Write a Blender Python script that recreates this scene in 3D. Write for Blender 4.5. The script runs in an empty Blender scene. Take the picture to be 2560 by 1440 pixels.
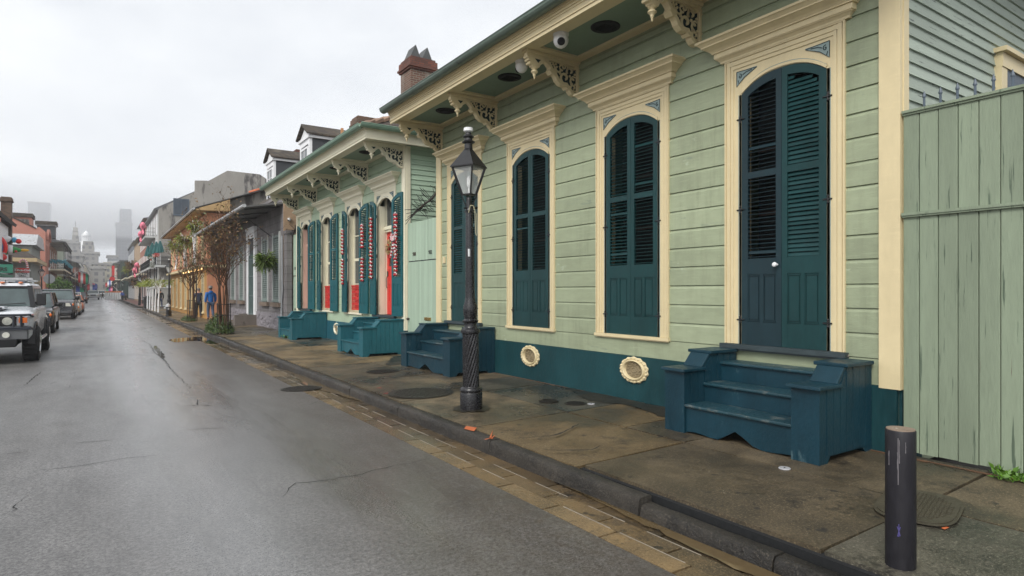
import bpy, math, random
from math import sin, cos, pi, radians
from mathutils import Vector, Matrix
random.seed(7)
RND = random.random
def U(a, b): return a + (b - a) * RND()
scene = bpy.context.scene
COL = scene.collection
ORG = {}
W3_ = (1,1,1)
# ------------------------------------------------------------------ mesh builder
class MB:
    def __init__(s): s.v = []; s.f = []; s.t = []; s.m = []; s.mi = 0; s.tint = 1.0
    def _f(s, idx): s.f.append(tuple(idx)); s.t.append(s.tint); s.m.append(s.mi)
    def poly(s, pts):
        n = len(s.v); s.v += [tuple(p) for p in pts]; s._f(range(n, n + len(pts)))
    def box(s, x0, x1, y0, y1, z0, z1):
        if x0 > x1: x0, x1 = x1, x0
        if y0 > y1: y0, y1 = y1, y0
        if z0 > z1: z0, z1 = z1, z0
        s.hexa([(x0,y0,z0),(x1,y0,z0),(x1,y1,z0),(x0,y1,z0),(x0,y0,z1),(x1,y0,z1),(x1,y1,z1),(x0,y1,z1)])
    def hexa(s, p):
        n = len(s.v); s.v += [tuple(q) for q in p]
        for f in ((0,3,2,1),(4,5,6,7),(0,1,5,4),(1,2,6,5),(2,3,7,6),(3,0,4,7)): s._f([n + i for i in f])
    def prism(s, pts, ax, a0, a1):
        k = len(pts); n = len(s.v)
        ar = sum(pts[i][0]*pts[(i+1)%k][1]-pts[(i+1)%k][0]*pts[i][1] for i in range(k))
        if (ar < 0) != (ax == 'y'): pts = pts[::-1]
        for a in (a0, a1):
            for p, q in pts:
                s.v.append({'x': (a,p,q), 'y': (p,a,q), 'z': (p,q,a)}[ax])
        if a1 < a0:
            s._f(range(n, n+k)); s._f([n+k+i for i in reversed(range(k))])
            for i in range(k):
                j = (i+1) % k; s._f((n+i, n+k+i, n+k+j, n+j))
        else:
            s._f(list(reversed(range(n, n+k)))); s._f([n+k+i for i in range(k)])
            for i in range(k):
                j = (i+1) % k; s._f((n+i, n+j, n+k+j, n+k+i))
    def strip(s, pts, w, ax, a0, a1):
        # ribbon of in-plane thickness w along 2D polyline, extruded along ax
        L = []; R_ = []
        for i, p in enumerate(pts):
            a = pts[max(i-1,0)]; b = pts[min(i+1,len(pts)-1)]
            dx, dy = b[0]-a[0], b[1]-a[1]; l = math.hypot(dx,dy) or 1
            ww = w[i] if isinstance(w, (list,tuple)) else w
            nx, ny = -dy/l*ww/2, dx/l*ww/2
            L.append((p[0]+nx,p[1]+ny)); R_.append((p[0]-nx,p[1]-ny))
        for i in range(len(pts)-1):
            s.prism([L[i],L[i+1],R_[i+1],R_[i]], ax, a0, a1)
    def tube(s, pts, r, n=8, cap=True):
        pts = [Vector(p) for p in pts]; base = len(s.v); K = len(pts)
        up = None
        for i, p in enumerate(pts):
            d = (pts[min(i+1,K-1)] - pts[max(i-1,0)])
            if d.length < 1e-9: d = Vector((0,0,1))
            d.normalize()
            if up is None:
                up = Vector((0,0,1)) if abs(d.z) < .9 else Vector((1,0,0))
            a = d.cross(up)
            if a.length < 1e-6: a = d.cross(Vector((0,1,0)))
            a.normalize(); b = a.cross(d); up = b
            rr = r[i] if isinstance(r, (list,tuple)) else r
            for j in range(n):
                t = 2*pi*j/n; q = p + a*(rr*cos(t)) + b*(rr*sin(t)); s.v.append(tuple(q))
        for i in range(K-1):
            for j in range(n):
                k = (j+1) % n
                s._f((base+i*n+j, base+(i+1)*n+j, base+(i+1)*n+k, base+i*n+k))
        if cap:
            s._f([base+j for j in range(n)]); s._f([base+(K-1)*n+j for j in reversed(range(n))])
    def lathe(s, c, prof, n=20, mat=None, cap=True, fn=None):
        base = len(s.v); c = Vector(c)
        for i, (r, z) in enumerate(prof):
            for j in range(n):
                t = 2*pi*j/n; rr = r if fn is None else fn(r, z, t)
                q = Vector((rr*cos(t), rr*sin(t), z))
                if mat is not None: q = mat @ q
                s.v.append(tuple(q + c))
        K = len(prof)
        for i in range(K-1):
            for j in range(n):
                k = (j+1) % n; s._f((base+i*n+j, base+i*n+k, base+(i+1)*n+k, base+(i+1)*n+j))
        if cap:
            s._f([base+j for j in reversed(range(n))]); s._f([base+(K-1)*n+j for j in range(n)])
    def ball(s, c, r, n=10, m=7, mat=None):
        rx, ry, rz = r if isinstance(r, (tuple,list)) else (r,r,r)
        base = len(s.v); c = Vector(c)
        for i in range(1, m):
            a = pi*i/m
            for j in range(n):
                t = 2*pi*j/n; q = Vector((rx*sin(a)*cos(t), ry*sin(a)*sin(t), -rz*cos(a)))
                if mat is not None: q = mat @ q
                s.v.append(tuple(c+q))
        for z in (-rz, rz):
            q = Vector((0,0,z)); q = mat @ q if mat is not None else q; s.v.append(tuple(c+q))
        B = len(s.v)-2
        for i in range(m-2):
            for j in range(n):
                k = (j+1) % n; s._f((base+i*n+j, base+i*n+k, base+(i+1)*n+k, base+(i+1)*n+j))
        for j in range(n):
            k = (j+1) % n; s._f((B, base+k, base+j)); s._f((B+1, base+(m-2)*n+j, base+(m-2)*n+k))
    def frustum(s, W, y0, y1, z0, z1, p0, p1, sgn=-1):
        # cornice layer: projects p from plane X=W and overhangs by p at both ends
        a = [(W, y0-p0, z0),(W, y1+p0, z0),(W+sgn*p0, y1+p0, z0),(W+sgn*p0, y0-p0, z0)]
        b = [(W, y0-p1, z1),(W, y1+p1, z1),(W+sgn*p1, y1+p1, z1),(W+sgn*p1, y0-p1, z1)]
        s.hexa([a[0],a[1],a[2],a[3],b[0],b[1],b[2],b[3]])
    def leaf(s, p, d, l, w):
        # pointed leaf face
        p = Vector(p); d = Vector(d).normalized(); a = d.cross(Vector((U(-1,1),U(-1,1),U(-1,1))))
        if a.length < 1e-4: return
        a.normalize()
        s.poly([p, p+d*l*.5+a*w*.5, p+d*l, p+d*l*.5-a*w*.5])
    def xf(s, M, i0=0):
        s.v[i0:] = [tuple(M @ Vector(q)) for q in s.v[i0:]]
    def build(s, name, mat, parent=None, smooth=False, loc=None, bevel=0):
        o_ = Vector((0,0,0))
        if parent is not None: o_ = ORG.get(parent.name, o_)
        elif loc is not None: o_ = Vector(loc)
        me = bpy.data.meshes.new(name)
        me.from_pydata([tuple(Vector(q)-o_) for q in s.v], [], s.f)
        at = me.attributes.new('tint', 'FLOAT', 'FACE'); at.data.foreach_set('value', s.t)
        for m_ in (mat if isinstance(mat, (list,tuple)) else [mat]): me.materials.append(m_)
        me.polygons.foreach_set('material_index', s.m)
        if smooth: me.polygons.foreach_set('use_smooth', [True]*len(me.polygons))
        me.update()
        o = bpy.data.objects.new(name, me); COL.objects.link(o)
        if parent is not None: o.parent = parent; ORG[o.name] = o_
        elif loc is not None: o.location = o_; ORG[o.name] = o_
        if smooth:
            try:
                me.shade_smooth() if False else None
                m2 = o.modifiers.new('es', 'EDGE_SPLIT'); m2.split_angle = radians(40)
            except Exception: pass
        if bevel:
            b = o.modifiers.new('bv', 'BEVEL'); b.width = bevel; b.segments = 2; b.limit_method = 'ANGLE'; b.angle_limit = radians(50)
        return o
def tag(o, label, cat, group=None, kind=None):
    if label: o['label'] = label
    if cat: o['category'] = cat
    if group: o['group'] = group
    if kind: o['kind'] = kind
    return o
def thing(name, label, cat, loc=(0,0,0), group=None):
    o = bpy.data.objects.new(name, None); COL.objects.link(o); o.location = loc
    o.empty_display_size = .1
    ORG[o.name] = Vector(loc); return tag(o, label, cat, group)
def copy_tree(o, loc=None, rz=None, label=None, parent=None):
    c = o.copy(); COL.objects.link(c)
    if parent is not None: c.parent = parent
    if loc is not None: c.location = loc
    if rz is not None: c.rotation_euler[2] = rz
    if label: c['label'] = label
    for ch in list(o.children):
        copy_tree(ch, parent=c)
    return c
# ------------------------------------------------------------------ materials
class NT:
    def __init__(s, name):
        s.mat = bpy.data.materials.new(name); s.mat.use_nodes = True
        s.t = s.mat.node_tree; s.b = s.t.nodes['Principled BSDF']; s.out = s.t.nodes['Material Output']
    def n(s, typ, **kw):
        nd = s.t.nodes.new(typ)
        for k, v in kw.items():
            if k in nd.inputs.keys(): nd.inputs[k].default_value = v
            else: setattr(nd, k, v)
        return nd
    def l(s, a, b): s.t.links.new(a, b)
    def pos(s, stretch=(1,1,1)):
        g = s.n('ShaderNodeNewGeometry'); m = s.n('ShaderNodeVectorMath', operation='MULTIPLY')
        s.l(g.outputs['Position'], m.inputs[0]); m.inputs[1].default_value = stretch; return m.outputs[0]
    def noise(s, scale, stretch=(1,1,1), detail=4, rough=.6, vec=None):
        nz = s.n('ShaderNodeTexNoise'); nz.inputs['Scale'].default_value = scale
        nz.inputs['Detail'].default_value = detail; nz.inputs['Roughness'].default_value = rough
        s.l(vec if vec is not None else s.pos(stretch), nz.inputs['Vector']); return nz.outputs['Fac']
    def ramp(s, fac, a, b, c0=0.0, c1=1.0):
        m = s.n('ShaderNodeMapRange'); m.inputs['From Min'].default_value = a; m.inputs['From Max'].default_value = b
        m.inputs['To Min'].default_value = c0; m.inputs['To Max'].default_value = c1; m.clamp = True
        s.l(fac, m.inputs['Value']); return m.outputs[0]
    def math(s, op, a, b=None):
        m = s.n('ShaderNodeMath', operation=op)
        for i, q in enumerate((a, b)):
            if q is None: continue
            if isinstance(q, (int, float)): m.inputs[i].default_value = q
            else: s.l(q, m.inputs[i])
        return m.outputs[0]
    def mix(s, fac, a, b, typ='MIX'):
        m = s.n('ShaderNodeMix', data_type='RGBA', blend_type=typ)
        for sock, q in ((m.inputs[0], fac), (m.inputs[6], a), (m.inputs[7], b)):
            if isinstance(q, (int, float)): sock.default_value = q
            elif isinstance(q, tuple): sock.default_value = (*q[:3], 1)
            else: s.l(q, sock)
        return m.outputs[2]
    def tinted(s, col):
        a = s.n('ShaderNodeAttribute', attribute_name='tint')
        m = s.n('ShaderNodeVectorMath', operation='SCALE'); s.l(col, m.inputs[0]); s.l(a.outputs['Fac'], m.inputs['Scale'])
        return m.outputs[0]
    def bump(s, h, strength=.3, dist=.01):
        b = s.n('ShaderNodeBump'); b.inputs['Strength'].default_value = strength; b.inputs['Distance'].default_value = dist
        s.l(h, b.inputs['Height']); return b.outputs[0]
def c_(col, k): return tuple(min(1, x*k) for x in col)
def M(name, col, rough=.6, var=.14, vs=2.5, stretch=(1,1,1), bump=.15, bs=40, wear=None, wear2=None, metal=0, coat=0, spec=.5, rv=.1, streak=0):
    t = NT(name); b = t.b
    n1 = t.noise(vs, stretch); n2 = t.noise(vs*9, stretch, 3)
    f = t.math('ADD', t.math('MULTIPLY', n1, .65), t.math('MULTIPLY', n2, .35))
    colr = t.mix(t.ramp(f, .3, .7), c_(col, 1-var), c_(col, 1+var))
    for w in (wear, wear2):
        if w:
            wc, amt, wsc, wst = w
            wn = t.noise(wsc, wst, 6, .65)
            e = .78 - amt*.45
            colr = t.mix(t.ramp(wn, e, e+.06), colr, wc)
    if streak:
        s1 = t.noise(4, (2.2,2.2,.22), 5, .7); s2 = t.noise(1.1, W3_, 4, .6)
        colr = t.mix(t.math('MULTIPLY', t.ramp(s1, .45, .7, 0, streak), t.ramp(s2, .35, .65)), colr, c_(col, .55))
        colr = t.mix(t.ramp(t.noise(26, (.5,.12,1.6), 4, .7), .56, .66, 0, streak*.7), colr, c_(col, 1.28))
    t.l(t.tinted(colr), b.inputs['Base Color'])
    t.l(t.ramp(n2, .3, .7, max(.02, rough-rv), min(1, rough+rv)), b.inputs['Roughness'])
    b.inputs['Metallic'].default_value = metal; b.inputs['Specular IOR Level'].default_value = spec
    b.inputs['Coat Weight'].default_value = coat; b.inputs['Coat Roughness'].default_value = .08
    if bump:
        bn = t.noise(bs, stretch, 3); t.l(t.bump(bn, bump, .01), b.inputs['Normal'])
    return t.mat
def BRICK(name, c1, c2, mort, bw=.22, bh=.075, ms=.012, rough=.8, dirt=None, off=.5, bump=.5):
    t = NT(name); b = t.b
    g = t.n('ShaderNodeNewGeometry'); sp = t.n('ShaderNodeSeparateXYZ'); t.l(g.outputs['Position'], sp.inputs[0])
    cb = t.n('ShaderNodeCombineXYZ'); t.l(t.math('ADD', sp.outputs[0], sp.outputs[1]), cb.inputs[0]); t.l(sp.outputs[2], cb.inputs[1])
    br = t.n('ShaderNodeTexBrick'); br.offset = off
    t.l(cb.outputs[0], br.inputs['Vector'])
    for k, v in (('Color1', (*c1,1)), ('Color2', (*c2,1)), ('Mortar', (*mort,1)), ('Scale', 1.0), ('Mortar Size', ms), ('Mortar Smooth', .2), ('Brick Width', bw), ('Row Height', bh)):
        br.inputs[k].default_value = v
    n1 = t.noise(1.3); colr = t.mix(t.ramp(n1, .3, .7, .0, .5), br.outputs['Color'], c_(mort, .8), 'MULTIPLY')
    if dirt:
        colr = t.mix(t.ramp(t.noise(1.1, (1,1,.35), 6, .7), .52, .66, 0, dirt[1]), colr, dirt[0])
    t.l(t.tinted(colr), b.inputs['Base Color']); b.inputs['Roughness'].default_value = rough
    t.l(t.bump(t.math('SUBTRACT', 1.0, br.outputs['Fac']), bump, .012), b.inputs['Normal'])
    return t.mat
def EMI(name, col, st=1.0):
    t = NT(name); t.b.inputs['Base Color'].default_value = (*col,1)
    t.b.inputs['Emission Color'].default_value = (*col,1); t.b.inputs['Emission Strength'].default_value = st
    return t.mat
def GLASS(name, col=(.02,.025,.03), rough=.05):
    t = NT(name); b = t.b
    t.l(t.mix(t.ramp(t.noise(1.5), .3, .7), col, c_(col, 2.2)), b.inputs['Base Color'])
    b.inputs['Roughness'].default_value = rough; b.inputs['Specular IOR Level'].default_value = .8
    return t.mat
W3 = (1,1,1)
wstep = M('worn_step_tread', (.012,.045,.060), .36, .3, 3, W3, .3, 40, wear=((.09,.11,.11), .50, 6, (1,.7,1)), wear2=((.34,.38,.38), .24, 18, W3))
sage = M('sage_paint', (.290,.330,.215), .55, .16, 1.2, (1,.6,2), .3, 60, streak=.5, wear=((.22,.26,.185), .30, 3, (1,.5,2)), wear2=((.44,.50,.37), .26, 2.4, (1,.6,1.5)))
sage2 = M('mint_paint', (.37,.465,.33), .55, .09, 1.2, (1,.6,2), .2, 60, streak=.4, wear=((.30,.40,.30), .12, 3, (1,.5,3)))
sideg = M('weathered_side_paint', (.34,.395,.335), .7, .14, 1.5, (.4,1,3), .4, 30, wear=((.07,.085,.08), .36, 9, (.35,1,4)), wear2=((.42,.47,.45), .22, 3, (.4,1,2)))
sideg2 = M('weathered_mint_side', (.38,.50,.38), .7, .12, 1.5, (.4,1,3), .4, 30, wear=((.11,.19,.15), .34, 9, (.3,1,4)))
cream = M('cream_paint', (.63,.53,.32), .5, .08, 2, (1,1,.5), .12, 50, streak=.22, wear=((.50,.40,.27), .10, 4, (1,1,.4)))
cream2 = M('pale_cream_paint', (.72,.68,.52), .5, .06, 2, (1,1,.5), .1, 50, wear=((.50,.46,.36), .08, 4, (1,1,.4)))
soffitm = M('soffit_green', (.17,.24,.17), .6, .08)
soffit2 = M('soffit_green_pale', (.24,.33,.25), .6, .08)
shut = M('dark_teal_paint', (.008,.040,.042), .45, .3, 2, (1,1,.4), .2, 70, spec=.28, wear=((.06,.10,.105), .12, 5, (1,1,.3)))
shutd = M('slate_teal_paint', (.011,.029,.037), .48, .28, 2, (1,1,.4), .2, 70, spec=.28, wear=((.10,.12,.13), .14, 5, (1,1,.3)))
shut2 = M('bright_teal_paint', (.003,.078,.092), .38, .15, 2, (1,1,.4), .08, 70, spec=.35)
stepm = M('blue_step_paint', (.006,.032,.048), .42, .35, 2.5, (1,1,.6), .4, 45, spec=.3, streak=.3, wear=((.045,.085,.10), .30, 5, (1,1,.5)), wear2=((.015,.03,.04), .15, 3, W3))
step2 = M('teal_step_paint', (.014,.092,.115), .5, .25, 2.5, (1,1,.35), .15, 60, spec=.3, wear=((.09,.19,.22), .3, 3, (1,1,.3)))
plinth = M('teal_plinth', (.008,.043,.050), .5, .35, 1.6, (1,1,.5), .4, 25, spec=.25, wear=((.03,.085,.085), .34, 2, (1,1,.5)), wear2=((.012,.03,.035), .25, 1.5, (1,1,.3)))
plinth2 = M('teal_plinth_streaked', (.014,.085,.115), .5, .3, 1.6, (1,2,.4), .3, 25, wear=((.12,.24,.28), .36, 2.6, (1,2,.3)))
gatem = M('green_board_paint', (.205,.25,.175), .65, .16, 2, (2,2,.3), .4, 40, wear=((.075,.105,.07), .40, 9, (3,3,.16)), wear2=((.10,.07,.05), .22, 11, (3,3,.2)))
gate2 = M('mint_board_paint', (.33,.43,.33), .6, .06, 2, (3,3,.3), .2, 40)
black = M('black_iron', (.012,.012,.013), .38, .3, 6, W3, .2, 30, wear=((.05,.05,.05), .12, 12, W3))
blackg = M('lamp_black_gloss', (.012,.012,.014), .28, .3, 5, W3, .1, 30, wear=((.07,.07,.07), .10, 14, (1,1,.4)))
bollm = M('bollard_paint', (.014,.0135,.017), .45, .5, 4, (1,1,.4), .3, 30, spec=.3, wear=((.16,.15,.18), .13, 5, (2.5,2.5,.25)), wear2=((.06,.035,.02), .14, 4, W3))
boltop = M('bollard_cap_rust', (.20,.15,.11), .7, .3, 14, W3, .3, 60, wear=((.55,.50,.42), .3, 22, W3))
dark = M('dark_void', (.006,.007,.008), .9, .1, bump=0)
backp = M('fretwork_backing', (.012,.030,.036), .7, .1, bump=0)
glass = GLASS('window_glass')
copper = M('weathered_gutter', (.115,.155,.125), .4, .35, 1.6, (1,.6,1), .2, 30, metal=.25, wear=((.045,.055,.05), .3, 3, W3))
gutg = M('green_gutter', (.20,.31,.235), .4, .15, 2, W3, .1, 30, metal=.1)
shing = BRICK('brown_shingles', (.085,.06,.045), (.05,.04,.035), (.02,.015,.012), .3, .10, .01, .85, ((.10,.10,.07), .4))
slate = BRICK('mossy_shingles', (.10,.075,.05), (.055,.045,.04), (.02,.018,.015), .3, .12, .012, .85, ((.16,.14,.10), .5))
rbrick = BRICK('red_brick', (.17,.08,.055), (.11,.055,.04), (.22,.19,.15), .21, .07, .012, .85, ((.28,.25,.21), .75))
bbrick = BRICK('brown_brick', (.17,.09,.055), (.08,.045,.03), (.16,.13,.10), .21, .07, .012, .85)
rockb = BRICK('red_cap_brick', (.23,.075,.045), (.12,.05,.035), (.10,.06,.05), .21, .07, .01, .8)
stone = BRICK('scored_grey_block', (.215,.20,.20), (.185,.172,.175), (.11,.10,.10), .62, .30, .012, .75, ((.12,.11,.11), .35), .5, .35)
rough_stone = M('rusticated_base', (.20,.185,.20), .8, .3, 4, W3, 1.0, 9, wear=((.09,.08,.09), .35, 7, W3))
stucco = M('stained_stucco', (.27,.255,.23), .85, .14, 1.2, (1,1,.5), .3, 12, wear=((.075,.068,.065), .50, .5, (1,1,.28)), wear2=((.13,.12,.11), .40, 1.6, (1,1,.3)))
plast = M('ochre_plaster', (.36,.25,.16), .85, .2, 1.5, W3, .4, 14, wear=((.14,.10,.08), .45, 1.6, W3))
peach = M('peach_stucco', (.60,.27,.15), .75, .12, 1.5, (1,1,.4), .2, 20, wear=((.40,.17,.09), .25, 2, (1,1,.3)))
yel = M('yellow_wall', (.36,.19,.05), .7, .2)
woodc = M('tan_wood', (.46,.35,.20), .6, .1)
white = M('white_paint', (.74,.75,.76), .5, .05)
greyp = M('grey_paint', (.30,.32,.33), .55, .1)
lgrey = M('light_grey_wall', (.42,.43,.42), .7, .12, 1, (1,1,.4), .2, 15, wear=((.25,.25,.24), .3, 1.2, (1,1,.3)))
darkg = M('dark_slat', (.045,.05,.055), .6, .2)
blues = M('slate_blue_shutter', (.075,.10,.13), .55, .15)
pink = M('salmon_stucco', (.44,.19,.14), .75, .10, 1, W3, .2, 18, wear=((.38,.14,.10), .25, .9, W3))
dkgreen = M('dark_green_wall', (.022,.045,.035), .5, .2)
metalr = M('silvery_tin_roof', (.44,.45,.46), .45, .2, 1.4, (3,1,1), .2, 20, metal=.3, wear=((.16,.14,.12), .42, 2.2, (3,1,1)))
greyroof = M('grey_metal_roof', (.11,.115,.12), .45, .2, 2, W3, .1, 20, metal=.2)
terra = M('terracotta_tile', (.50,.14,.06), .7, .25)
red = M('red_paint', (.55,.02,.018), .4, .1)
redd = M('coral_door_paint', (.60,.035,.03), .45, .06)
pinkd = M('pale_pink_door', (.55,.36,.29), .5, .06)
brass = M('brass', (.50,.32,.10), .3, .2, 8, W3, .1, 30, metal=.9)
rust = M('rusty_iron', (.06,.04,.03), .7, .3, 10, W3, .4, 40)
whiteg = M('white_plastic', (.72,.72,.70), .35, .04, bump=0)
greenp = M('sign_green', (.02,.17,.11), .5, .1)
bark = M('bark', (.055,.035,.022), .85, .3, 10, W3, .5, 30)
twigm = M('dry_twig', (.085,.045,.025), .85, .3, 10, W3, .3, 30)
def LEAF(name, c1, c2):
    t = NT(name); b = t.b
    colr = t.mix(t.ramp(t.noise(9, W3, 2), .3, .7), c1, c2); t.l(t.tinted(colr), b.inputs['Base Color'])
    b.inputs['Roughness'].default_value = .5
    return t.mat
leafg = LEAF('green_leaf', (.035,.075,.015), (.09,.14,.03))
leafy = LEAF('yellow_green_leaf', (.12,.16,.015), (.26,.30,.03))
leafb = LEAF('rusty_leaf', (.11,.05,.02), (.20,.12,.03))
weed = LEAF('weed_leaf', (.04,.10,.01), (.11,.24,.02))
fern = LEAF('fern_leaf', (.07,.13,.02), (.17,.24,.05))
SKYW, SUNE, EXPO, HAZE, CLD, DEN = .77, 1.5, .44, True, .010, True
# ------------------------------------------------------------------ ground
def asphalt():
    t = NT('wet_asphalt'); b = t.b
    fine = t.noise(70, W3, 4, .9); mid = t.noise(9, W3, 4); big = t.noise(.45, (1,.35,1), 4)
    g = t.n('ShaderNodeNewGeometry'); sp = t.n('ShaderNodeSeparateXYZ'); t.l(g.outputs['Position'], sp.inputs[0])
    f2_ = t.math('ADD', t.math('MULTIPLY', fine, .5), t.math('MULTIPLY', t.noise(34, W3, 3, .9), .5)); c0 = t.mix(t.ramp(f2_, .43, .60), (.014,.014,.015), (.28,.272,.262))
    c1 = t.mix(t.ramp(big, .4, .62, 0, .5), c0, (.050,.044,.038)); c1 = t.mix(t.ramp(t.noise(2.6, (1,.5,1), 6, .75), .38, .62, .42, 0), c1, (.020,.019,.018)); c1 = t.mix(t.ramp(t.noise(22, W3, 3, .8), .50, .66, 0, .5), c1, (.19,.185,.18))
    # brownish oily side towards the gutter
    c2 = t.mix(t.math('MULTIPLY', t.ramp(sp.outputs[0], .9, 2.7), t.ramp(mid, .3, .7, .25, .6)), c1, (.052,.036,.024))
    spk = t.noise(80, W3, 2, .8)
    c3 = t.mix(t.ramp(spk, .62, .70, 0, .6), c2, (.36,.35,.33))
    v = t.n('ShaderNodeTexVoronoi', feature='DISTANCE_TO_EDGE'); v.inputs['Scale'].default_value = .22
    pz = t.n('ShaderNodeVectorMath', operation='ADD'); t.l(t.pos((1,.55,1)), pz.inputs[0])
    nz = t.n('ShaderNodeTexNoise'); nz.inputs['Scale'].default_value = 2.2; nz.inputs['Detail'].default_value = 5
    sc = t.n('ShaderNodeVectorMath', operation='SCALE'); t.l(nz.outputs['Color'], sc.inputs[0]); sc.inputs['Scale'].default_value = 1.6
    t.l(sc.outputs[0], pz.inputs[1]); t.l(pz.outputs[0], v.inputs['Vector'])
    crack = t.math('MULTIPLY', t.ramp(v.outputs['Distance'], .0005, .0022, 1, 0), t.ramp(t.noise(.5), .52, .58))
    c4 = t.mix(crack, c3, (.008,.008,.008))
    t.l(c4, b.inputs['Base Color'])
    # polished tyre tracks: smoother in lengthwise bands
    band = t.noise(1.15, (1,.02,1), 2); wet = t.noise(.8, (1,.18,1), 4)
    trk = t.ramp(t.math('ABSOLUTE', t.math('SUBTRACT', sp.outputs[0], 1.2)), .45, 1.3)
    r = t.math('ADD', t.math('ADD', t.math('MULTIPLY', trk, .15), t.ramp(band, .38, .62, .22, .32)), t.ramp(wet, .35, .65, -.06, .10))
    r2 = t.math('ADD', r, t.ramp(fine, .3, .7, -.04, .06))
    t.l(r2, b.inputs['Roughness']); t.l(t.ramp(trk, 0, 1, 1.0, .5), b.inputs['Specular IOR Level']); t.l(t.ramp(trk, 0, 1, .75, .12), b.inputs['Coat Weight']); t.l(t.ramp(wet, .35, .65, .26, .40), b.inputs['Coat Roughness'])
    h = t.math('SUBTRACT', t.math('ADD', fine, t.math('MULTIPLY', mid, .6)), t.math('MULTIPLY', crack, 2.5))
    bn_ = t.n('ShaderNodeBump'); bn_.inputs['Distance'].default_value = .003; t.l(t.math('ADD', t.math('MULTIPLY', trk, .26), .06), bn_.inputs['Strength']); t.l(h, bn_.inputs['Height']); t.l(bn_.outputs[0], b.inputs['Normal'])
    return t.mat
def concrete(name, c1, c2, stain, rough=.5, wetd=.5, bs=.45, bd=.004):
    t = NT(name); b = t.b
    fine = t.noise(60, W3, 4, .85); mid = t.noise(2.2, W3, 6, .65); big = t.noise(.7, W3, 5)
    c = t.mix(t.ramp(mid, .35, .65), c1, c2)
    c = t.mix(t.ramp(big, .47, .60, 0, .85), c, stain); c = t.mix(t.ramp(t.noise(1.7, W3, 7, .8), .54, .60, 0, .75), c, stain)
    gold = t.noise(.9, (1.3,.8,1), 4)
    c = t.mix(t.ramp(gold, .56, .70, 0, .75), c, c_(c2, 1.35))
    c = t.mix(t.ramp(fine, .54, .66, 0, .75), c, c_(c2, 2.6)); c = t.mix(t.ramp(fine, .36, .46, .7, 0), c, c_(c1, .3))
    blot = t.noise(6, W3, 2)
    c = t.mix(t.ramp(blot, .66, .70, 0, .8), c, (.02,.018,.016))
    t.l(t.tinted(c), b.inputs['Base Color'])
    t.l(t.ramp(big, .42, .62, rough+.12, rough-.22), b.inputs['Roughness'])
    t.l(t.bump(t.math('ADD', fine, t.math('MULTIPLY', t.noise(14, W3, 5, .75), 1.0 if bs < .5 else 2.5)), bs, bd), b.inputs['Normal'])
    return t.mat
asph = asphalt()
walkm = concrete('damp_sidewalk', (.050,.040,.025), (.112,.086,.052), (.016,.014,.011), .46)
walkg = concrete('olive_grey_slab', (.048,.043,.032), (.095,.087,.066), (.018,.017,.014), .42)
walko = concrete('golden_damp_slab', (.105,.072,.034), (.165,.118,.060), (.040,.031,.020), .50)
gutm = concrete('wet_gutter_block', (.155,.104,.050), (.095,.068,.038), (.045,.035,.024), .24)
curbm = concrete('curb_stone', (.016,.014,.011), (.046,.039,.030), (.006,.005,.004), .55, bs=.9, bd=.012)
bwalk = BRICK('brick_pavement', (.22,.07,.05), (.15,.055,.045), (.10,.08,.07), .4, .2, .02, .5)
earth = M('earth', (.05,.045,.04), .8, .2)
def struct(mb, name, mat, label=None):
    o = mb.build(name, mat); o['kind'] = 'structure'
    if label: o['label'] = label
    return o
g = MB(); g.poly([(-2500,-200,-.05),(2500,-200,-.05),(2500,3500,-.05),(-2500,3500,-.05)]); struct(g, 'ground', earth)
CROSS0, CROSS1 = 71.0, 76.0
r = MB(); r.poly([(-3.7,-12,0),(2.87,-12,0),(2.87,900,0),(-3.7,900,0)])
r.poly([(2.87,CROSS0,0),(60,CROSS0,0),(60,CROSS1,0),(2.87,CROSS1,0)]); r.poly([(-60,64,0),(-3.7,64,0),(-3.7,71,0),(-60,71,0)])
struct(r, 'road', asph)
def zs(x): return .14 + (x-3.4)*.017
# gutter of wet blocks
gb = MB(); gbase = MB(); gbase.box(2.87,3.40,-12,70.6,-.06,-.035)
y = -8.0; row = 0
while y < 70:
    L = .66; xs = [2.872, 3.05, 3.23, 3.395]
    for k in range(3):
        oy = (.22 if k == 1 else (.0 if k == 0 else .44))
        gb.tint = U(.8, 1.2)*(1.3,.95,.72)[k]; gb.mi = 0; gb.box(xs[k]+.003, xs[k+1]-.003, y+oy+.010, y+oy+L-.010, -.03, -.001 - .003*k + U(-.002,.0015))
    gb.mi = 1; gb.tint = 1
    for k in (1,2):
        if RND() < .8: gb.box(xs[k]-.004, xs[k]+.004, y+.05+U(0,.1), y+L-U(.02,.15), -.02, (.004-.003*k))
    y += L; row += 1
struct(gbase, 'gutter_bed', dark); struct(gb, 'gutter', [gutm, M('pale_mortar', (.26,.23,.19), .5, .2)])
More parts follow.
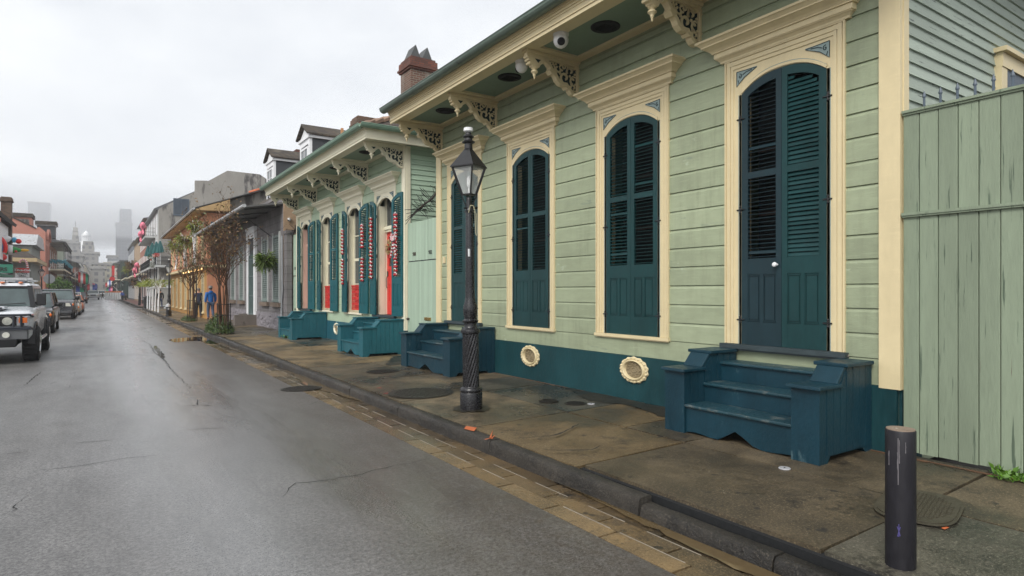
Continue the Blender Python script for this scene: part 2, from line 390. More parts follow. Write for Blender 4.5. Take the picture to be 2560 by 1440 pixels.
# kerb
def kerb(name, x0, x1, ya, yb, z, low=None, mat=curbm):
    k = MB(); y = ya
    while y < yb:
        L = U(1.5, 2.9); e = min(yb, y+L); dz = U(-.008,.006); zt = z
        if low and y < low: zt = z - .045
        if low and y < low < e: e = low
        dx = U(-.006,.006); k.tint = U(.85,1.15)
        n = max(1, int((e-y)/.10)); pr = None
        for i in range(n+1):
            yy = y + (e-y)*i/n
            if i == 0: yy += .006
            if i == n: yy -= .006
            j = U(-.004,.004); h = zt+dz+U(-.004,.003)
            sg = 1 if x1 > x0 else -1; j2 = U(-.004,.004); X_ = x0+dx+j
            cur = [(X_-.006*sg,yy,-.04),(X_-.002*sg,yy,h-.075),(X_+(.002+j2)*sg,yy,h-.04),(X_+.010*sg,yy,h-.018),(X_+.025*sg,yy,h-.005),(X_+.05*sg,yy,h+j2*.4),(x1-.012*sg,yy,h+.001),(x1,yy,h-.010),(x1,yy,-.04)]
            if pr:
                b0 = len(k.v); k.v += pr + cur
                for q in range(8): k._f((b0+q, b0+q+9, b0+q+10, b0+q+1) if x0 < x1 else (b0+q, b0+q+1, b0+q+10, b0+q+9))
            else: k.poly(cur)
            pr = cur
        k.poly(pr[::-1]); y = e
    o = struct(k, name, mat); o.data.polygons.foreach_set('use_smooth', [len(p.vertices) == 4 for p in o.data.polygons]); return o
kerb('curb', 3.40, 3.535, -8, 71, .135, 3.35)
kerb('curb', 3.40, 3.56, 76.5, 420, .14)
kerb('curb', -3.70, -3.86, -8, 63, .14)
kerb('curb', -3.70, -3.86, 72, 420, .14)
# pavement slabs
sw = MB(); sb = MB(); sb.box(3.58,6.4,-8,70.9,-.04,.118)
ys = [-8,-4.2,-1.1,2.05,4.25,6.15,8.15,10.4,12.9,15.2,17.6,20.1,23,26,29,32,35,38,42,46,50,54,58,62,66,70.9]
for i in range(len(ys)-1):
    a, b_ = ys[i], ys[i+1]; xm = 4.92 + U(-.05,.05)
    cuts = [(3.62 if a < 3.3 else 3.54, xm-.011), (xm+.011, 6.25)]
    for (xa, xb) in cuts:
        parts = [(a, b_)]
        if i % 2 == 0 and xb > 5 and i < 12: parts = [(a, (a+b_)/2-.1), ((a+b_)/2-.1, b_)]
        for (p, q) in parts:
            sw.tint = U(.75,1.3); sw.mi = (0,1,2)[int(RND()*2.99)] if a > 3 else (0,0,1)[int(RND()*2.99)]; d = U(-.004,.004); sk = U(-.03,.03)
            xa2, xb2 = xa, xb
            top = [(xa2,p+.012,zs(xa2)+d),(xb2,p+.012+sk,zs(xb2)+d+U(-.003,.003)),(xb2,q-.012+sk,zs(xb2)+d),(xa2,q-.012,zs(xa2)+d+U(-.003,.003))]
            sw.hexa([(t_[0],t_[1],.10) for t_ in top]+top)
sw.mi = 0; sw.tint = .9; sw.box(3.565,6.4,76.6,420,-.04,.15)
struct(sb, 'pavement_bed', dark); struct(sw, 'pavement', [walkm, walkg, walko])
bw = MB(); bw.box(3.60,6.4,78,150,.10,.158); struct(bw, 'brick_pavement', bwalk)
lw = MB(); lw.box(-8.5,-3.88,-8,62.9,-.04,.15); lw.box(-8.5,-3.88,72.1,420,-.04,.15); struct(lw, 'pavement', walkm)
# cracks in the asphalt
def crack(pts, w=.018, z=.004, jit=.03, seed=1):
    rr = random.Random(seed); m = MB(); P = []
    for i in range(len(pts)-1):
        a, b_ = Vector(pts[i]), Vector(pts[i+1]); n = max(2, int((b_-a).length/.09))
        for k in range(n): P.append(a.lerp(b_, k/n) + Vector((rr.uniform(-jit,jit), rr.uniform(-jit,jit))))
    P.append(Vector(pts[-1])); K = len(P)
    ws = [w*(.25+.75*math.sin(pi*i/(K-1)))*rr.uniform(.4,1.3) for i in range(K)]
    L = []
    for i, p in enumerate(P):
        d = P[min(i+1,K-1)]-P[max(i-1,0)]; d.normalize(); nn = Vector((-d.y,d.x))*ws[i]/2
        L.append((p+nn, p-nn))
    for i in range(K-1):
        m.poly([(L[i][1].x,L[i][1].y,z),(L[i+1][1].x,L[i+1][1].y,z),(L[i+1][0].x,L[i+1][0].y,z),(L[i][0].x,L[i][0].y,z)])
    return struct(m, 'road_crack', dark)
def gp(px, py, z=0.0):
    f = 1540.; S_, C_ = .55525, .83168
    s = (1.7-z)*f/(py-730); u = (px-1280)/f
    return (s*(S_+C_*u), s*(C_-S_*u))
def gl(z, *pp): return [gp(a, b_, z) for a, b_ in pp]
crack(gl(0,(80,1178),(180,1168),(300,1148),(395,1138)), .012, seed=1, jit=.012)
crack(gl(0,(452,1076),(500,1073),(560,1070)), .016, seed=2, jit=.008)
crack(gl(0,(348,848),(375,862),(385,880),(410,900),(425,920),(455,950),(475,972)), .02, seed=3, jit=.03)
crack(gl(0,(710,1240),(735,1210),(800,1202),(880,1192),(960,1170),(1075,1148)), .011, seed=4, jit=.02)
crack(gl(0,(0,1290),(40,1275),(35,1262),(60,1245)), .01, seed=5, jit=.015)
crack(gl(0,(110,893),(250,890),(370,886)), .03, seed=6, jit=.02)
crack(gl(0,(460,1015),(495,1013),(495,998)), .02, seed=7, jit=.012)
crack(gl(0,(500,1013),(530,1015)), .02, seed=17, jit=.012)
crack(gl(0,(0,1137),(70,1130)), .015, seed=8, jit=.01)
crack(gl(0,(60,965),(90,940),(105,928)), .02, seed=9, jit=.02)
crack(gl(0,(770,1013),(795,1004)), .008, seed=10, jit=.01)
crack(gl(0,(185,1108),(290,1100)), .012, seed=12, jit=.01)
for k, pts in enumerate([[(1280,1102),(1390,1092),(1450,1062),(1520,1070)], [(780,910),(830,900),(870,905)], [(860,930),(900,930),(980,915)], [(1360,1130),(1480,1128),(1500,1118)]]):
    crack([gp(a,b_,.165) for a,b_ in pts], .03, z=.182, seed=20+k, jit=.02)
# water
def WATER():
    t = NT('standing_water'); b = t.b; b.inputs['Base Color'].default_value = (.015,.012,.008,1)
    b.inputs['Roughness'].default_value = .03; b.inputs['Specular IOR Level'].default_value = .6
    t.l(t.bump(t.noise(6), .05, .003), b.inputs['Normal']); return t.mat
water = WATER()
def blob(pts, z, name, mat, n=48, jit=.03):
    # smooth closed outline through pts
    K = len(pts); out = []
    for i in range(K):
        p0, p1, p2, p3 = [Vector(pts[(i+q) % K]) for q in (-1,0,1,2)]
        for k in range(n//K+1):
            t = k/(n//K+1)
            q = .5*((2*p1)+(p2-p0)*t+(2*p0-5*p1+4*p2-p3)*t*t+(3*p1-p0-3*p2+p3)*t**3)
            out.append((q.x+U(-jit,jit), q.y+U(-jit,jit), z))
    ar = sum(out[i][0]*out[(i+1)%len(out)][1]-out[(i+1)%len(out)][0]*out[i][1] for i in range(len(out)))
    if ar < 0: out.reverse()
    m = MB(); m.poly(out); return m
def wat(pts, z, m_=None): struct(blob(pts, z, '', None), 'puddle', m_ or water)
mudw = M('muddy_water', (.105,.074,.036), .08, .25, 1.5, W3, 0)
wat([gp(424,850),gp(445,846),gp(500,843),gp(530,848),gp(548,856),gp(525,860),gp(505,853),gp(470,853),gp(440,856)], .006)
wat([(3.12,24.5),(3.38,24.6),(3.385,19),(3.36,15.5),(3.30,17.5),(3.22,20)], .002, mudw)
wat([(3.12,11.6),(3.385,13.2),(3.385,9.4),(3.32,9.6),(3.2,10.6)], .002, mudw)
wat([(3.33,3.4),(3.385,4.2),(3.385,-3),(3.08,-3),(3.14,1.0),(3.25,2.4)], .002, mudw)
wat([gp(384,868),gp(392,867),gp(412,892),gp(400,893)], .006)
# manhole lids etc.
lidm = M('wet_iron_lid', (.030,.026,.022), .38, .3, 5, W3, .3, 40, wear=((.08,.06,.04), .2, 8, W3), metal=.4)
def lid(x, y, z, r, label, asp=1.0, sq=False, rot=0, lidm=lidm):
    o = thing('manhole_cover', label, 'manhole cover', (x,y,z))
    def sh(rr, n=40):
        P = []
        for i in range(n):
            t = 2*pi*i/n; e = 2.0 if not sq else 3.4
            a, b_ = abs(cos(t))**(2/e)*rr*(1 if cos(t)>0 else -1), abs(sin(t))**(2/e)*rr*asp*(1 if sin(t)>0 else -1)
            P.append((x+a*cos(rot)-b_*sin(rot), y+a*sin(rot)+b_*cos(rot)))
        return P
    m = MB(); m.prism(sh(r*1.09), 'z', z, z+.005); m.build('rim', lidm, o)
    m = MB(); m.prism(sh(r), 'z', z+.0055, z+.010)
    nb = 8
    for i in range(-nb, nb+1):
        for j in range(-nb, nb+1):
            a, b_ = i*r/nb*.93, j*r*asp/nb*.93
            if (a/r)**2+(b_/(r*asp))**2 > .78: continue
            px, py = x+a*cos(rot)-b_*sin(rot), y+a*sin(rot)+b_*cos(rot); h = r/nb*.30
            m.box(px-h, px+h, py-h*asp, py+h*asp, z+.010, z+.014)
    m.build('lid', lidm, o); return o
lid(4.08, 8.62, zs(4.08)+.004, .46, 'large round iron manhole cover in the sidewalk left of the near lamp post')
lid(2.93, 11.05, .003, .32, 'round iron manhole cover half in the road, at the gutter edge', asp=.9)
lid(4.87, 2.05, zs(4.87)+.004, .37, 'rounded rectangular meter cover in the sidewalk behind the bollard', asp=.62, sq=True, rot=.25, lidm=M('brown_meter_lid', (.050,.043,.028), .5, .3, 6))
lid(4.55, 11.3, zs(4.55)+.004, .30, 'small dark oval cover in the sidewalk before the middle green steps', asp=.8)
lid(*gp(1372,1002,.18), zs(5.5)+.001, .13, 'left one of two small dark oval valve covers below the house vents')
lid(*gp(1438,1008,.18), zs(5.4)+.001, .14, 'right one of two small dark oval valve covers below the house vents')
fl_ = MB()
for k in range(140):
    yy = -1+.1*k; a_ = .02+.03*RND(); fl_.poly([(6.15-a_-.02,yy,zs(6.1)+.003),(6.15,yy,zs(6.15)+.003),(6.15,yy+.1,zs(6.15)+.003),(6.15-a_-.02*RND(),yy+.1,zs(6.1)+.003)][::-1])
struct(fl_, 'rusty_dirt', M('rusty_dirt', (.11,.055,.026), .8, .4, 6))
def disc(x, y, label):
    m = MB(); m.lathe((x,y,zs(x)+.003), [(.05,0),(.05,.006),(.045,.009)], 20)
    o = m.build('marker_disc', M('disc_metal', (.5,.5,.52), .35, .1, metal=.3), loc=(x,y,zs(x))); tag(o, label, 'marker disc')
    q = MB(); q.lathe((x,y,zs(x)+.012), [(.008,0),(.008,.003)], 8); q.build('screw', dark, o)
disc(4.93, 3.13, 'pale round metal disc set in the sidewalk before the nearest blue steps')
disc(5.53, 6.35, 'pale round metal disc set in the sidewalk below the house vents')
# fluorescent marks
orange = M('orange_paint_mark', (.50,.13,.045), .6, .2)
om = MB()
for p in ([(1165,1066),(1192,1070),(1185,1079),(1160,1073)],):
    om.poly([(*gp(a,b_,.145), .150) for a,b_ in p][::-1])
for (a0,b0,a1,b1) in ((1225,1098,1232,1076),(1212,1100,1240,1092),(1228,1098,1238,1088)):
    x0,y0 = gp(a0,b0,.145); x1,y1 = gp(a1,b1,.145); d = Vector((x1-x0,y1-y0)).normalized()*.012
    om.poly([(x0+d.y,y0-d.x,.151),(x1,y1,.151),(x0-d.y,y0+d.x,.151)])
x, yv = gp(2362,1324,.15); om.poly([(x-.03,yv-.012,.162),(x+.03,yv-.014,.162),(x+.034,yv+.004,.162),(x,yv+.012,.162),(x-.025,yv+.012,.162)])
struct(om, 'pavement_marking', orange)
redm = M('red_paint_mark', (.5,.06,.05), .6, .2); om = MB()
for (xx,yy) in ((3.72,9.45),(3.62,8.9),(4.5,8.05)): om.poly([(xx-.05,yy-.01,.156+.017*(xx-3.4)-.006),(xx+.05,yy-.02,.156+.017*(xx-3.4)-.006),(xx+.04,yy+.01,.157+.017*(xx-3.4)-.006)])
struct(om, 'pavement_marking', redm)
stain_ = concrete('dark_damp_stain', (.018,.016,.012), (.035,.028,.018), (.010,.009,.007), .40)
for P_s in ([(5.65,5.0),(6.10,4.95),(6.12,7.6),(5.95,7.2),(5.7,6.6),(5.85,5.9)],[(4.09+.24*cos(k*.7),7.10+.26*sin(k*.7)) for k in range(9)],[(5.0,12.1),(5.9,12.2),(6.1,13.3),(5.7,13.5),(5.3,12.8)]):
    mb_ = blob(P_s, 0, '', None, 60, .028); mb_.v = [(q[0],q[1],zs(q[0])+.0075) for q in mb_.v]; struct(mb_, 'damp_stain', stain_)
# litter on pavement and road
lit = MB(); rr = random.Random(5)
for i in range(420):
    if rr.random() < .75: xx, yy = rr.uniform(3.6,6.1), rr.uniform(1.2,22); zz = zs(xx)+.007
    else: xx, yy = rr.uniform(-2.5,2.7), rr.uniform(2.5,20); zz = .005
    s_ = rr.uniform(.004,.011); a = rr.uniform(0,pi); lit.tint = rr.uniform(.3,1.6)
    lit.poly([(xx+s_*cos(a+k*pi/2)*(1 if k%2 else .6), yy+s_*sin(a+k*pi/2)*(1 if k%2 else .6), zz) for k in range(4)])
o = lit.build('litter', M('pale_litter', (.30,.26,.19), .7, .3)); tag(o, 'tiny pale leaf and paper bits scattered over road and sidewalk', 'litter', kind='stuff')
# ------------------------------------------------------------------ shutters, casings
def arch_z(p, spring, rise): return spring + rise*(1-(1-p)**2.4)   # p: 0 at jamb, 1 at centre
def leaf_mb(w, z0, spring, rise, slat_tilt=20, rod=False, sag=None):
    """frame and louvres of one shutter leaf; a runs 0..w away from the hinge, local x = outward"""
    F = MB(); Lv = MB(); T = .040; st = .085 if w > .42 else .072; ms = w - st*.8
    top = lambda a: arch_z(a/w, spring, rise) - .006
    zr2 = z0 + (2.985-1.09); zr2b = zr2 + .075    # mid rail
    zl = z0 + (2.07-1.09); zp1, zp0 = z0 + .80, z0 + .26
    def P(a, x, z): return (a, x, z)
    def bx(mb, a0, a1, x0, x1, za, zb): mb.box(a0, a1, x0, x1, za, zb)
    N = 7
    for (a0, a1) in ((.002, st), (w-st*.8, w-.002)):
        pts = [(a0, z0), (a1, z0)] + [(a0+(a1-a0)*k/3, top(a0+(a1-a0)*k/3)) for k in (3,2,1,0)]
        F.prism(pts, 'y', 0, T)
    inn = [st+(ms-st)*k/N for k in range(N+1)]
    F.prism([(a, top(a)-.095) for a in inn] + [(a, top(a)) for a in reversed(inn)], 'y', .001, T-.001)
    F.box(st, ms, .001, T-.001, zr2, zr2b); F.box(st, ms, .001, T-.001, zp1, zl); F.box(st, ms, .001, T-.001, z0, zp0)
    F.box(st, ms, .014, T-.014, zp0, zp1)
    mid = (st+ms)/2; F.box(mid-.022, mid+.022, .001, T-.001, zp0, zp1)
    for (a0, a1) in ((st, mid-.022), (mid+.022, ms)):
        for (xa, xb) in ((T-.016, T-.003), (.003, .016)):
            m = .020
            F.box(a0+m, a1-m, xa, xb, zp0+.03, zp1-.03)
            for q in ((a0+.004,a0+.012,zp0+.010,zp1-.010),(a1-.012,a1-.004,zp0+.010,zp1-.010)): F.box(q[0],q[1],xa,xb+.001,q[2],q[3])
            F.box(a0+.004, a1-.004, xa, xb+.002, zp0+.008, zp0+.02); F.box(a0+.004, a1-.004, xa, xb+.002, zp1-.02, zp1-.008)
    pitch = .048; d = .044; th = .006
    k = 0
    for (za, zb) in ((zl+.012, zr2-.008), (zr2b+.02, 99)):
        z = za + .01
        while z < zb:
            # clip at the arch
            ok = [a for a in inn if top(a)-.097 > z+.03]
            if not ok: break
            a0 = min(ok); tl = radians(slat_tilt + U(-5,5))
            if RND() < .03 and slat_tilt < 40: tl = radians(62)
            dz = U(-.002,.002)
            if a0 > st: a0 -= (ms-st)/N*.4
            sk = U(-.003,.003) if slat_tilt < 40 else 0
            for s0 in (0,):
                hx, hz = d/2*cos(tl), d/2*sin(tl); nx, nz = th/2*sin(tl), th/2*cos(tl)
                cx = T/2; c = [(cx-hx, hz), (cx+hx, -hz)]
                A = [(c[0][0]-nx, c[0][1]-nz), (c[1][0]-nx, c[1][1]-nz), (c[1][0]+nx, c[1][1]+nz), (c[0][0]+nx, c[0][1]+nz)]
                Lv.tint = U(.85, 1.15)
                Lv.hexa([(a0,A[0][0],z+dz+A[0][1]-sk),(a0,A[1][0],z+dz+A[1][1]-sk),(ms,A[1][0],z+dz+A[1][1]+sk),(ms,A[0][0],z+dz+A[0][1]+sk),
                         (a0,A[3][0],z+dz+A[3][1]-sk),(a0,A[2][0],z+dz+A[2][1]-sk),(ms,A[2][0],z+dz+A[2][1]+sk),(ms,A[3][0],z+dz+A[3][1]+sk)])
            z += pitch; k += 1
    if rod:
        Lv.tint = 1; Lv.box(mid-.008, mid+.008, T, T+.016, zl+.06, zr2-.06); Lv.box(mid-.008, mid+.008, T, T+.016, zr2b+.06, spring-.15)
        Lv.box(mid-.008, mid+.008, -.016, 0, zl+.06, zr2-.06); Lv.box(mid-.008, mid+.008, -.016, 0, zr2b+.06, spring-.15)
    return F, Lv
def place_leaf(mb, hx, hy, near, ang):
    ph = radians(ang)
    if near: d = Vector((-sin(ph), cos(ph), 0)); n = Vector((-cos(ph), -sin(ph), 0))
    else: d = Vector((-sin(ph), -cos(ph), 0)); n = Vector((-cos(ph), sin(ph), 0))
    M4 = Matrix(((d.x, n.x, 0, hx), (d.y, n.y, 0, hy), (0, 0, 1, 0), (0, 0, 0, 1)))
    flip = (d.cross(n)).z < 0
    mb.v = [tuple(M4 @ Vector(q)) for q in mb.v]
    if flip: mb.f = [tuple(reversed(f)) for f in mb.f]
    return d, n
def shutter(house, hx, hy, near, ang, w, z0, spring, rise, mat, tilt=20, rod=False, knob=None, label=None):
    F, Lv = leaf_mb(w, z0, spring, rise, tilt, rod)
    d, n = place_leaf(F, hx, hy, near, ang); place_leaf(Lv, hx, hy, near, ang)
    o = F.build('shutter', mat, house)
    if label: o['label'] = label
    Lv.build('louvres', mat, o)
    for zz in (z0+.28, z0+1.55, z0+2.60):
        h = MB(); p = Vector((hx,hy,zz)) + n*.045 - d*.015
        h.tube([p+Vector((0,0,-.03)), p+Vector((0,0,.03))], .010, 6); h.ball(p+Vector((0,0,.035)), .013, 6, 5); h.ball(p+Vector((0,0,-.035)), .013, 6, 5)
        h.tube([p-d*.04, p+d*.055], .009, 5)
        h.build('hinge', black, o)
    if knob:
        k = MB(); p = Vector((hx,hy,z0+.90)) + d*(w-.05) + n*.04
        M4 = Matrix.Rotation(-pi/2, 4, 'Y'); k.lathe(p, [(.012,0),(.010,.03),(.024,.038),(.028,.052),(.022,.066),(.008,.072)], 14, M4)
        k.build('door_knob', white, o, smooth=True)
    return o
def casing(house, W, y0, y1, yi0, yi1, z0, z1, spring, rise, mat, sill_mat=None, accent=None, wide_sill=False):
    """stepped casing with an arched head and a bracketed cornice; returns casing mesh"""
    c = MB()
    for (ya, yb) in ((y0, yi0), (yi1, y1)):
        s = 1 if ya == y0 else -1; oy = ya if s == 1 else yb; wd = yb-ya
        st_ = [(0,.018,.045),(.018,.030,.030),(.030,.075,.040),(.075,.085,.030),(.085,.12,.036),(.12,wd,.026)]
        for (p, q, h) in st_:
            if p >= wd: continue
            q = min(q, wd); a, b_ = oy+s*p, oy+s*q; c.box(W-h, W+.02, a, b_, z0, z1-.02)
        # reveal
        e = yi0 if s == 1 else yi1
        c.box(W-.026, W+.16, e-.001*s, e-s*.03, z0, spring)
    N = 20; ymid, hw = (yi0+yi1)/2, (yi1-yi0)/2
    arc = []
    for i in range(N+1):
        yy = yi0+(yi1-yi0)*i/N; p = 1-abs(yy-ymid)/hw; arc.append((yy, arch_z(p, spring, rise)))
    c.prism(arc + [(y1-.12, arc[-1][1]), (y1-.12, z1-.03), (y0+.12, z1-.03), (y0+.12, arc[0][1])], 'x', W-.024, W+.02)
    for (p, h, k) in ((0,.045,.018),(.018,.030,.012),(.030,.040,.045),(.075,.030,.01),(.085,.036,.035)):
        c.box(W-h-.0005, W+.02, y0+p, y1-p, z1-p-k, z1-p)
    # arch moulding
    c.strip([(y, z+.022) for y, z in arc], .03, 'x', W-.036, W-.02)
    c.strip([(y, z+.055) for y, z in arc], .016, 'x', W-.031, W-.02)
    o = c.build('door_casing' if wide_sill else 'window_casing', mat, house)
    if accent:
        a = MB(); a.strip([(y, z+.041) for y, z in arc], .010, 'x', W-.030, W-.019)
        for s in (1, -1):
            e = (y0+.16) if s == 1 else (y1-.16); zt = z1-.16
            tri = [(e, zt), (e, zt-.20), (e+s*.30, zt)]
            tri = [(e, zt), (e, zt-.17), (e+s*.10, zt-.085), (e+s*.26, zt-.015), (e+s*.26, zt)]
            a.prism(tri, 'x', W-.030, W-.02)
            ee = yi0-.036 if s == 1 else yi1+.036
            a.box(W-.0285, W-.02, ee-.004, ee+.004, z0, spring)
        a.build('inlay', accent, o)
        for s in (1, -1):
            a = MB(); e = (y0+.16) if s == 1 else (y1-.16); zt = z1-.16
            sp = [(e+s*(.045+.028*k/9*cos(k*.9)), zt-.06+.032*k/9*sin(k*.9)) for k in range(10)]
            a.strip(sp, .009, 'x', W-.034, W-.0295)
            a.strip([(e+s*.08, zt-.05),(e+s*.12, zt-.03),(e+s*.20, zt-.022)], .009, 'x', W-.034, W-.0295)
            a.strip([(e+s*.02, zt-.10),(e+s*.03, zt-.14)], .007, 'x', W-.034, W-.0295)
            a.strip([(e, zt),(e,zt-.17),(e+s*.10,zt-.085),(e+s*.26,zt-.012),(e,zt)], .008, 'x', W-.0335, W-.0295)
            a.build('scrollwork', backp, o)
    k = MB()
    L = [(z1-.005,z1+.015,.05,.055),(z1+.015,z1+.045,.055,.085),(z1+.045,z1+.055,.095,.095),(z1+.055,z1+.115,.105,.105),(z1+.115,z1+.125,.125,.125),
         (z1+.125,z1+.150,.125,.150),(z1+.150,z1+.185,.150,.205),(z1+.185,z1+.20,.215,.215),(z1+.20,z1+.235,.215,.250),(z1+.235,z1+.262,.262,.262)]
    for (a, b_, p, q) in L: k.frustum(W, y0, y1, a, b_, p, q)
    # make the cornice thinner in projection than the solid frustum by leaving it as is
    k.build('cornice', mat, house)
    s = MB()
    if wide_sill: s.box(W-.10, W+.16, y0-.03, y1+.03, z0-.055, z0-.002); s.box(W-.08, W-.004, y0-.01, y1+.01, z0-.075, z0-.055)
    else: s.box(W-.065, W+.16, y0-.012, y1+.012, z0-.045, z0-.002); s.box(W-.05, W-.004, y0+.004, y1-.004, z0-.06, z0-.045)
    s.build('sill', sill_mat or mat, house)
    return o
SCROLLS = None
def bracket_mesh():
    """one carved eave bracket: x = distance out from the wall (built to -x), z down from soffit"""
    def X(p): return -p
    A = MB(); y = .05
    A.box(0, X(1.02), -.062, .062, -.045, -.004)
    A.box(0, X(1.0), -.045, .045, -.085, -.045)
    A.box(-.002, X(.055), -y, y, -.50, -.085)
    A.box(-.002, X(.075), -.055, .055, -.115, -.085)
    # outer stem
    path = [(.68,-.085),(.61,-.12),(.565,-.165),(.54,-.215),(.50,-.225),(.485,-.265),(.45,-.30),(.425,-.345),(.37,-.385),(.30,-.395),(.255,-.385),(.235,-.415),(.20,-.42),(.185,-.465),(.145,-.50),(.09,-.515),(.05,-.51)]
    A.strip([(X(a), b) for a, b in path], [.05,.05,.05,.06,.06,.05,.05,.055,.06,.06,.05,.05,.05,.05,.05,.045,.03], 'y', -.045, .045)
    A.strip([(X(a), b) for a, b in ((.55,-.20),(.575,-.235),(.545,-.265),(.51,-.26))], .04, 'y', -.058, .058)
    A.strip([(X(a), b) for a, b in ((.25,-.40),(.27,-.425),(.24,-.445))], .035, 'y', -.056, .056)
    # tip console
    A.prism([(X(a), b) for a, b in ((1.0,-.085),(1.0,-.11),(.965,-.125),(.975,-.155),(.94,-.165),(.95,-.20),(.91,-.215),(.90,-.235),(.78,-.235),(.755,-.19),(.70,-.155),(.66,-.115),(.66,-.085))], 'y', -.042, .042)
    for (a, b, r) in ((.985,-.105,.022),(.965,-.145,.02),(.94,-.19,.022)):
        A.tube([(X(a), -.052, b), (X(a), .052, b)], r, 8)
    def arc(cx, cz, r0, r1, a0, a1, n=12, w=.026):
        P = []
        for i in range(n+1):
            t = a0+(a1-a0)*i/n; r = r0+(r1-r0)*i/n; P.append((X(cx+r*cos(t)), cz+r*sin(t)))
        A.strip(P, w, 'y', -.026, .026)
    arc(.275,-.285,.105,.02, -.6*pi, 1.35*pi, 18, .034)
    arc(.17,-.17,.075,.015, -.2*pi, 1.4*pi, 12)
    arc(.42,-.165,.07,.015, -pi, .5*pi, 12)
    arc(.30,-.12,.05,.012, .2*pi, 2.2*pi, 10, .02)
    arc(.12,-.30,.06,.015, -.5*pi, .9*pi, 10)
    arc(.11,-.41,.05,.012, 0, 1.5*pi, 9, .02)
    arc(.10,-.11,.035,.01, 0, 1.6*pi, 8, .02)
    arc(.52,-.115,.035,.01, 0, 1.5*pi, 8, .018)
    for a, b, r in ((.215,-.125,.022),(.36,-.10,.018),(.37,-.23,.02),(.18,-.24,.018),(.08,-.20,.018),(.07,-.35,.016),(.15,-.36,.018),(.45,-.11,.016),(.24,-.205,.016),(.33,-.18,.014)):
        A.tube([(X(a), -.026, b), (X(a), .026, b)], r, 6)
    for p in (((.06,-.10),(.18,-.10),(.30,-.085)),((.06,-.24),(.12,-.235),(.17,-.27)),((.30,-.085),(.38,-.13),(.36,-.17)),((.5,-.09),(.46,-.20),(.43,-.27)),((.06,-.46),(.12,-.45)),((.13,-.10),(.13,-.16))):
        A.strip([(X(a), b) for a, b in p], .018, 'y', -.022, .022)
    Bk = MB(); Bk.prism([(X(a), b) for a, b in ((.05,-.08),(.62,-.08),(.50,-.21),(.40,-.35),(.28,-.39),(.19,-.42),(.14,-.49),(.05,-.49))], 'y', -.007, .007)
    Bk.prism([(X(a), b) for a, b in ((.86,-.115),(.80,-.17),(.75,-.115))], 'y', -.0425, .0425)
    Pn = MB(); Pn.lathe((X(.84),0,0), [(.05,-.235),(.055,-.245),(.035,-.262),(.03,-.275),(.052,-.290),(.055,-.305),(.03,-.325),(.022,-.345),(.024,-.355),(.014,-.37),(.010,-.40),(.003,-.41)][::-1], 14)
    return A, Bk, Pn
def brackets(house, W, ys, zs_, mat):
    A, Bk, Pn = bracket_mesh(); first = None
    for y in ys:
        for m_ in (A, Bk, Pn): pass
        T = Matrix.Translation((W, y, zs_))
        if first is None:
            for m_ in (A, Bk, Pn): m_.xf(T)
            o = A.build('eave_bracket', mat, house); Bk.build('backing', backp, o); Pn.build('pendant', mat, o, smooth=True); first = (o, y)
        else:
            c = o.copy(); COL.objects.link(c); c.parent = house; c.location = (0, y-first[1], 0)
            for ch in list(o.children): d = ch.copy(); COL.objects.link(d); d.parent = c
def siding_rows(mb, W, spans, z0, z1, pitch, t=.022):
    z = z0
    while z < z1-.02:
        zt = min(z+pitch, z1)
        for (a, b_) in spans((z+zt)/2):
            # random butt joints
            segs = [a]; yy = a
            while b_-yy > 3.6: yy += U(1.6,3.4); segs.append(yy)
            segs.append(b_)
            for i in range(len(segs)-1):
                mb.tint = U(.92, 1.07); j = U(-.002,.002)
                mb.prism([(W-.001, z+.001+j),(W-t, z+.005+j),(W-t+U(-.0015,.0015), zt-.036+j),(W-.009, zt-.012+j),(W-.006, zt-.004+j),(W-.001, zt-.004+j)], 'y', segs[i]+.0015, segs[i+1]-.0015)
        z += pitch
def lap_side(mb, Y, x0, x1fn, z0, z1, pitch, sgn=-1):
    z = z0
    while z < z1:
        x1 = x1fn(z); mb.tint = U(.86, 1.12); j = U(-.003,.003)
        n = max(2, int((x1-x0)/1.1)); pr = None
        for i in range(n+1):
            xx = x0 + (x1-x0)*i/n; jj = j + U(-.002,.002)
            cur = [(xx, Y, z), (xx, Y+sgn*.024, z+.003+jj), (xx, Y+sgn*.020, z+.012+jj), (xx, Y+sgn*.003, z+pitch+.004)]
            if pr:
                b0 = len(mb.v); mb.v += pr+cur
                for q in range(3): mb._f((b0+q, b0+q+4, b0+q+5, b0+q+1))
            pr = cur
        z += pitch
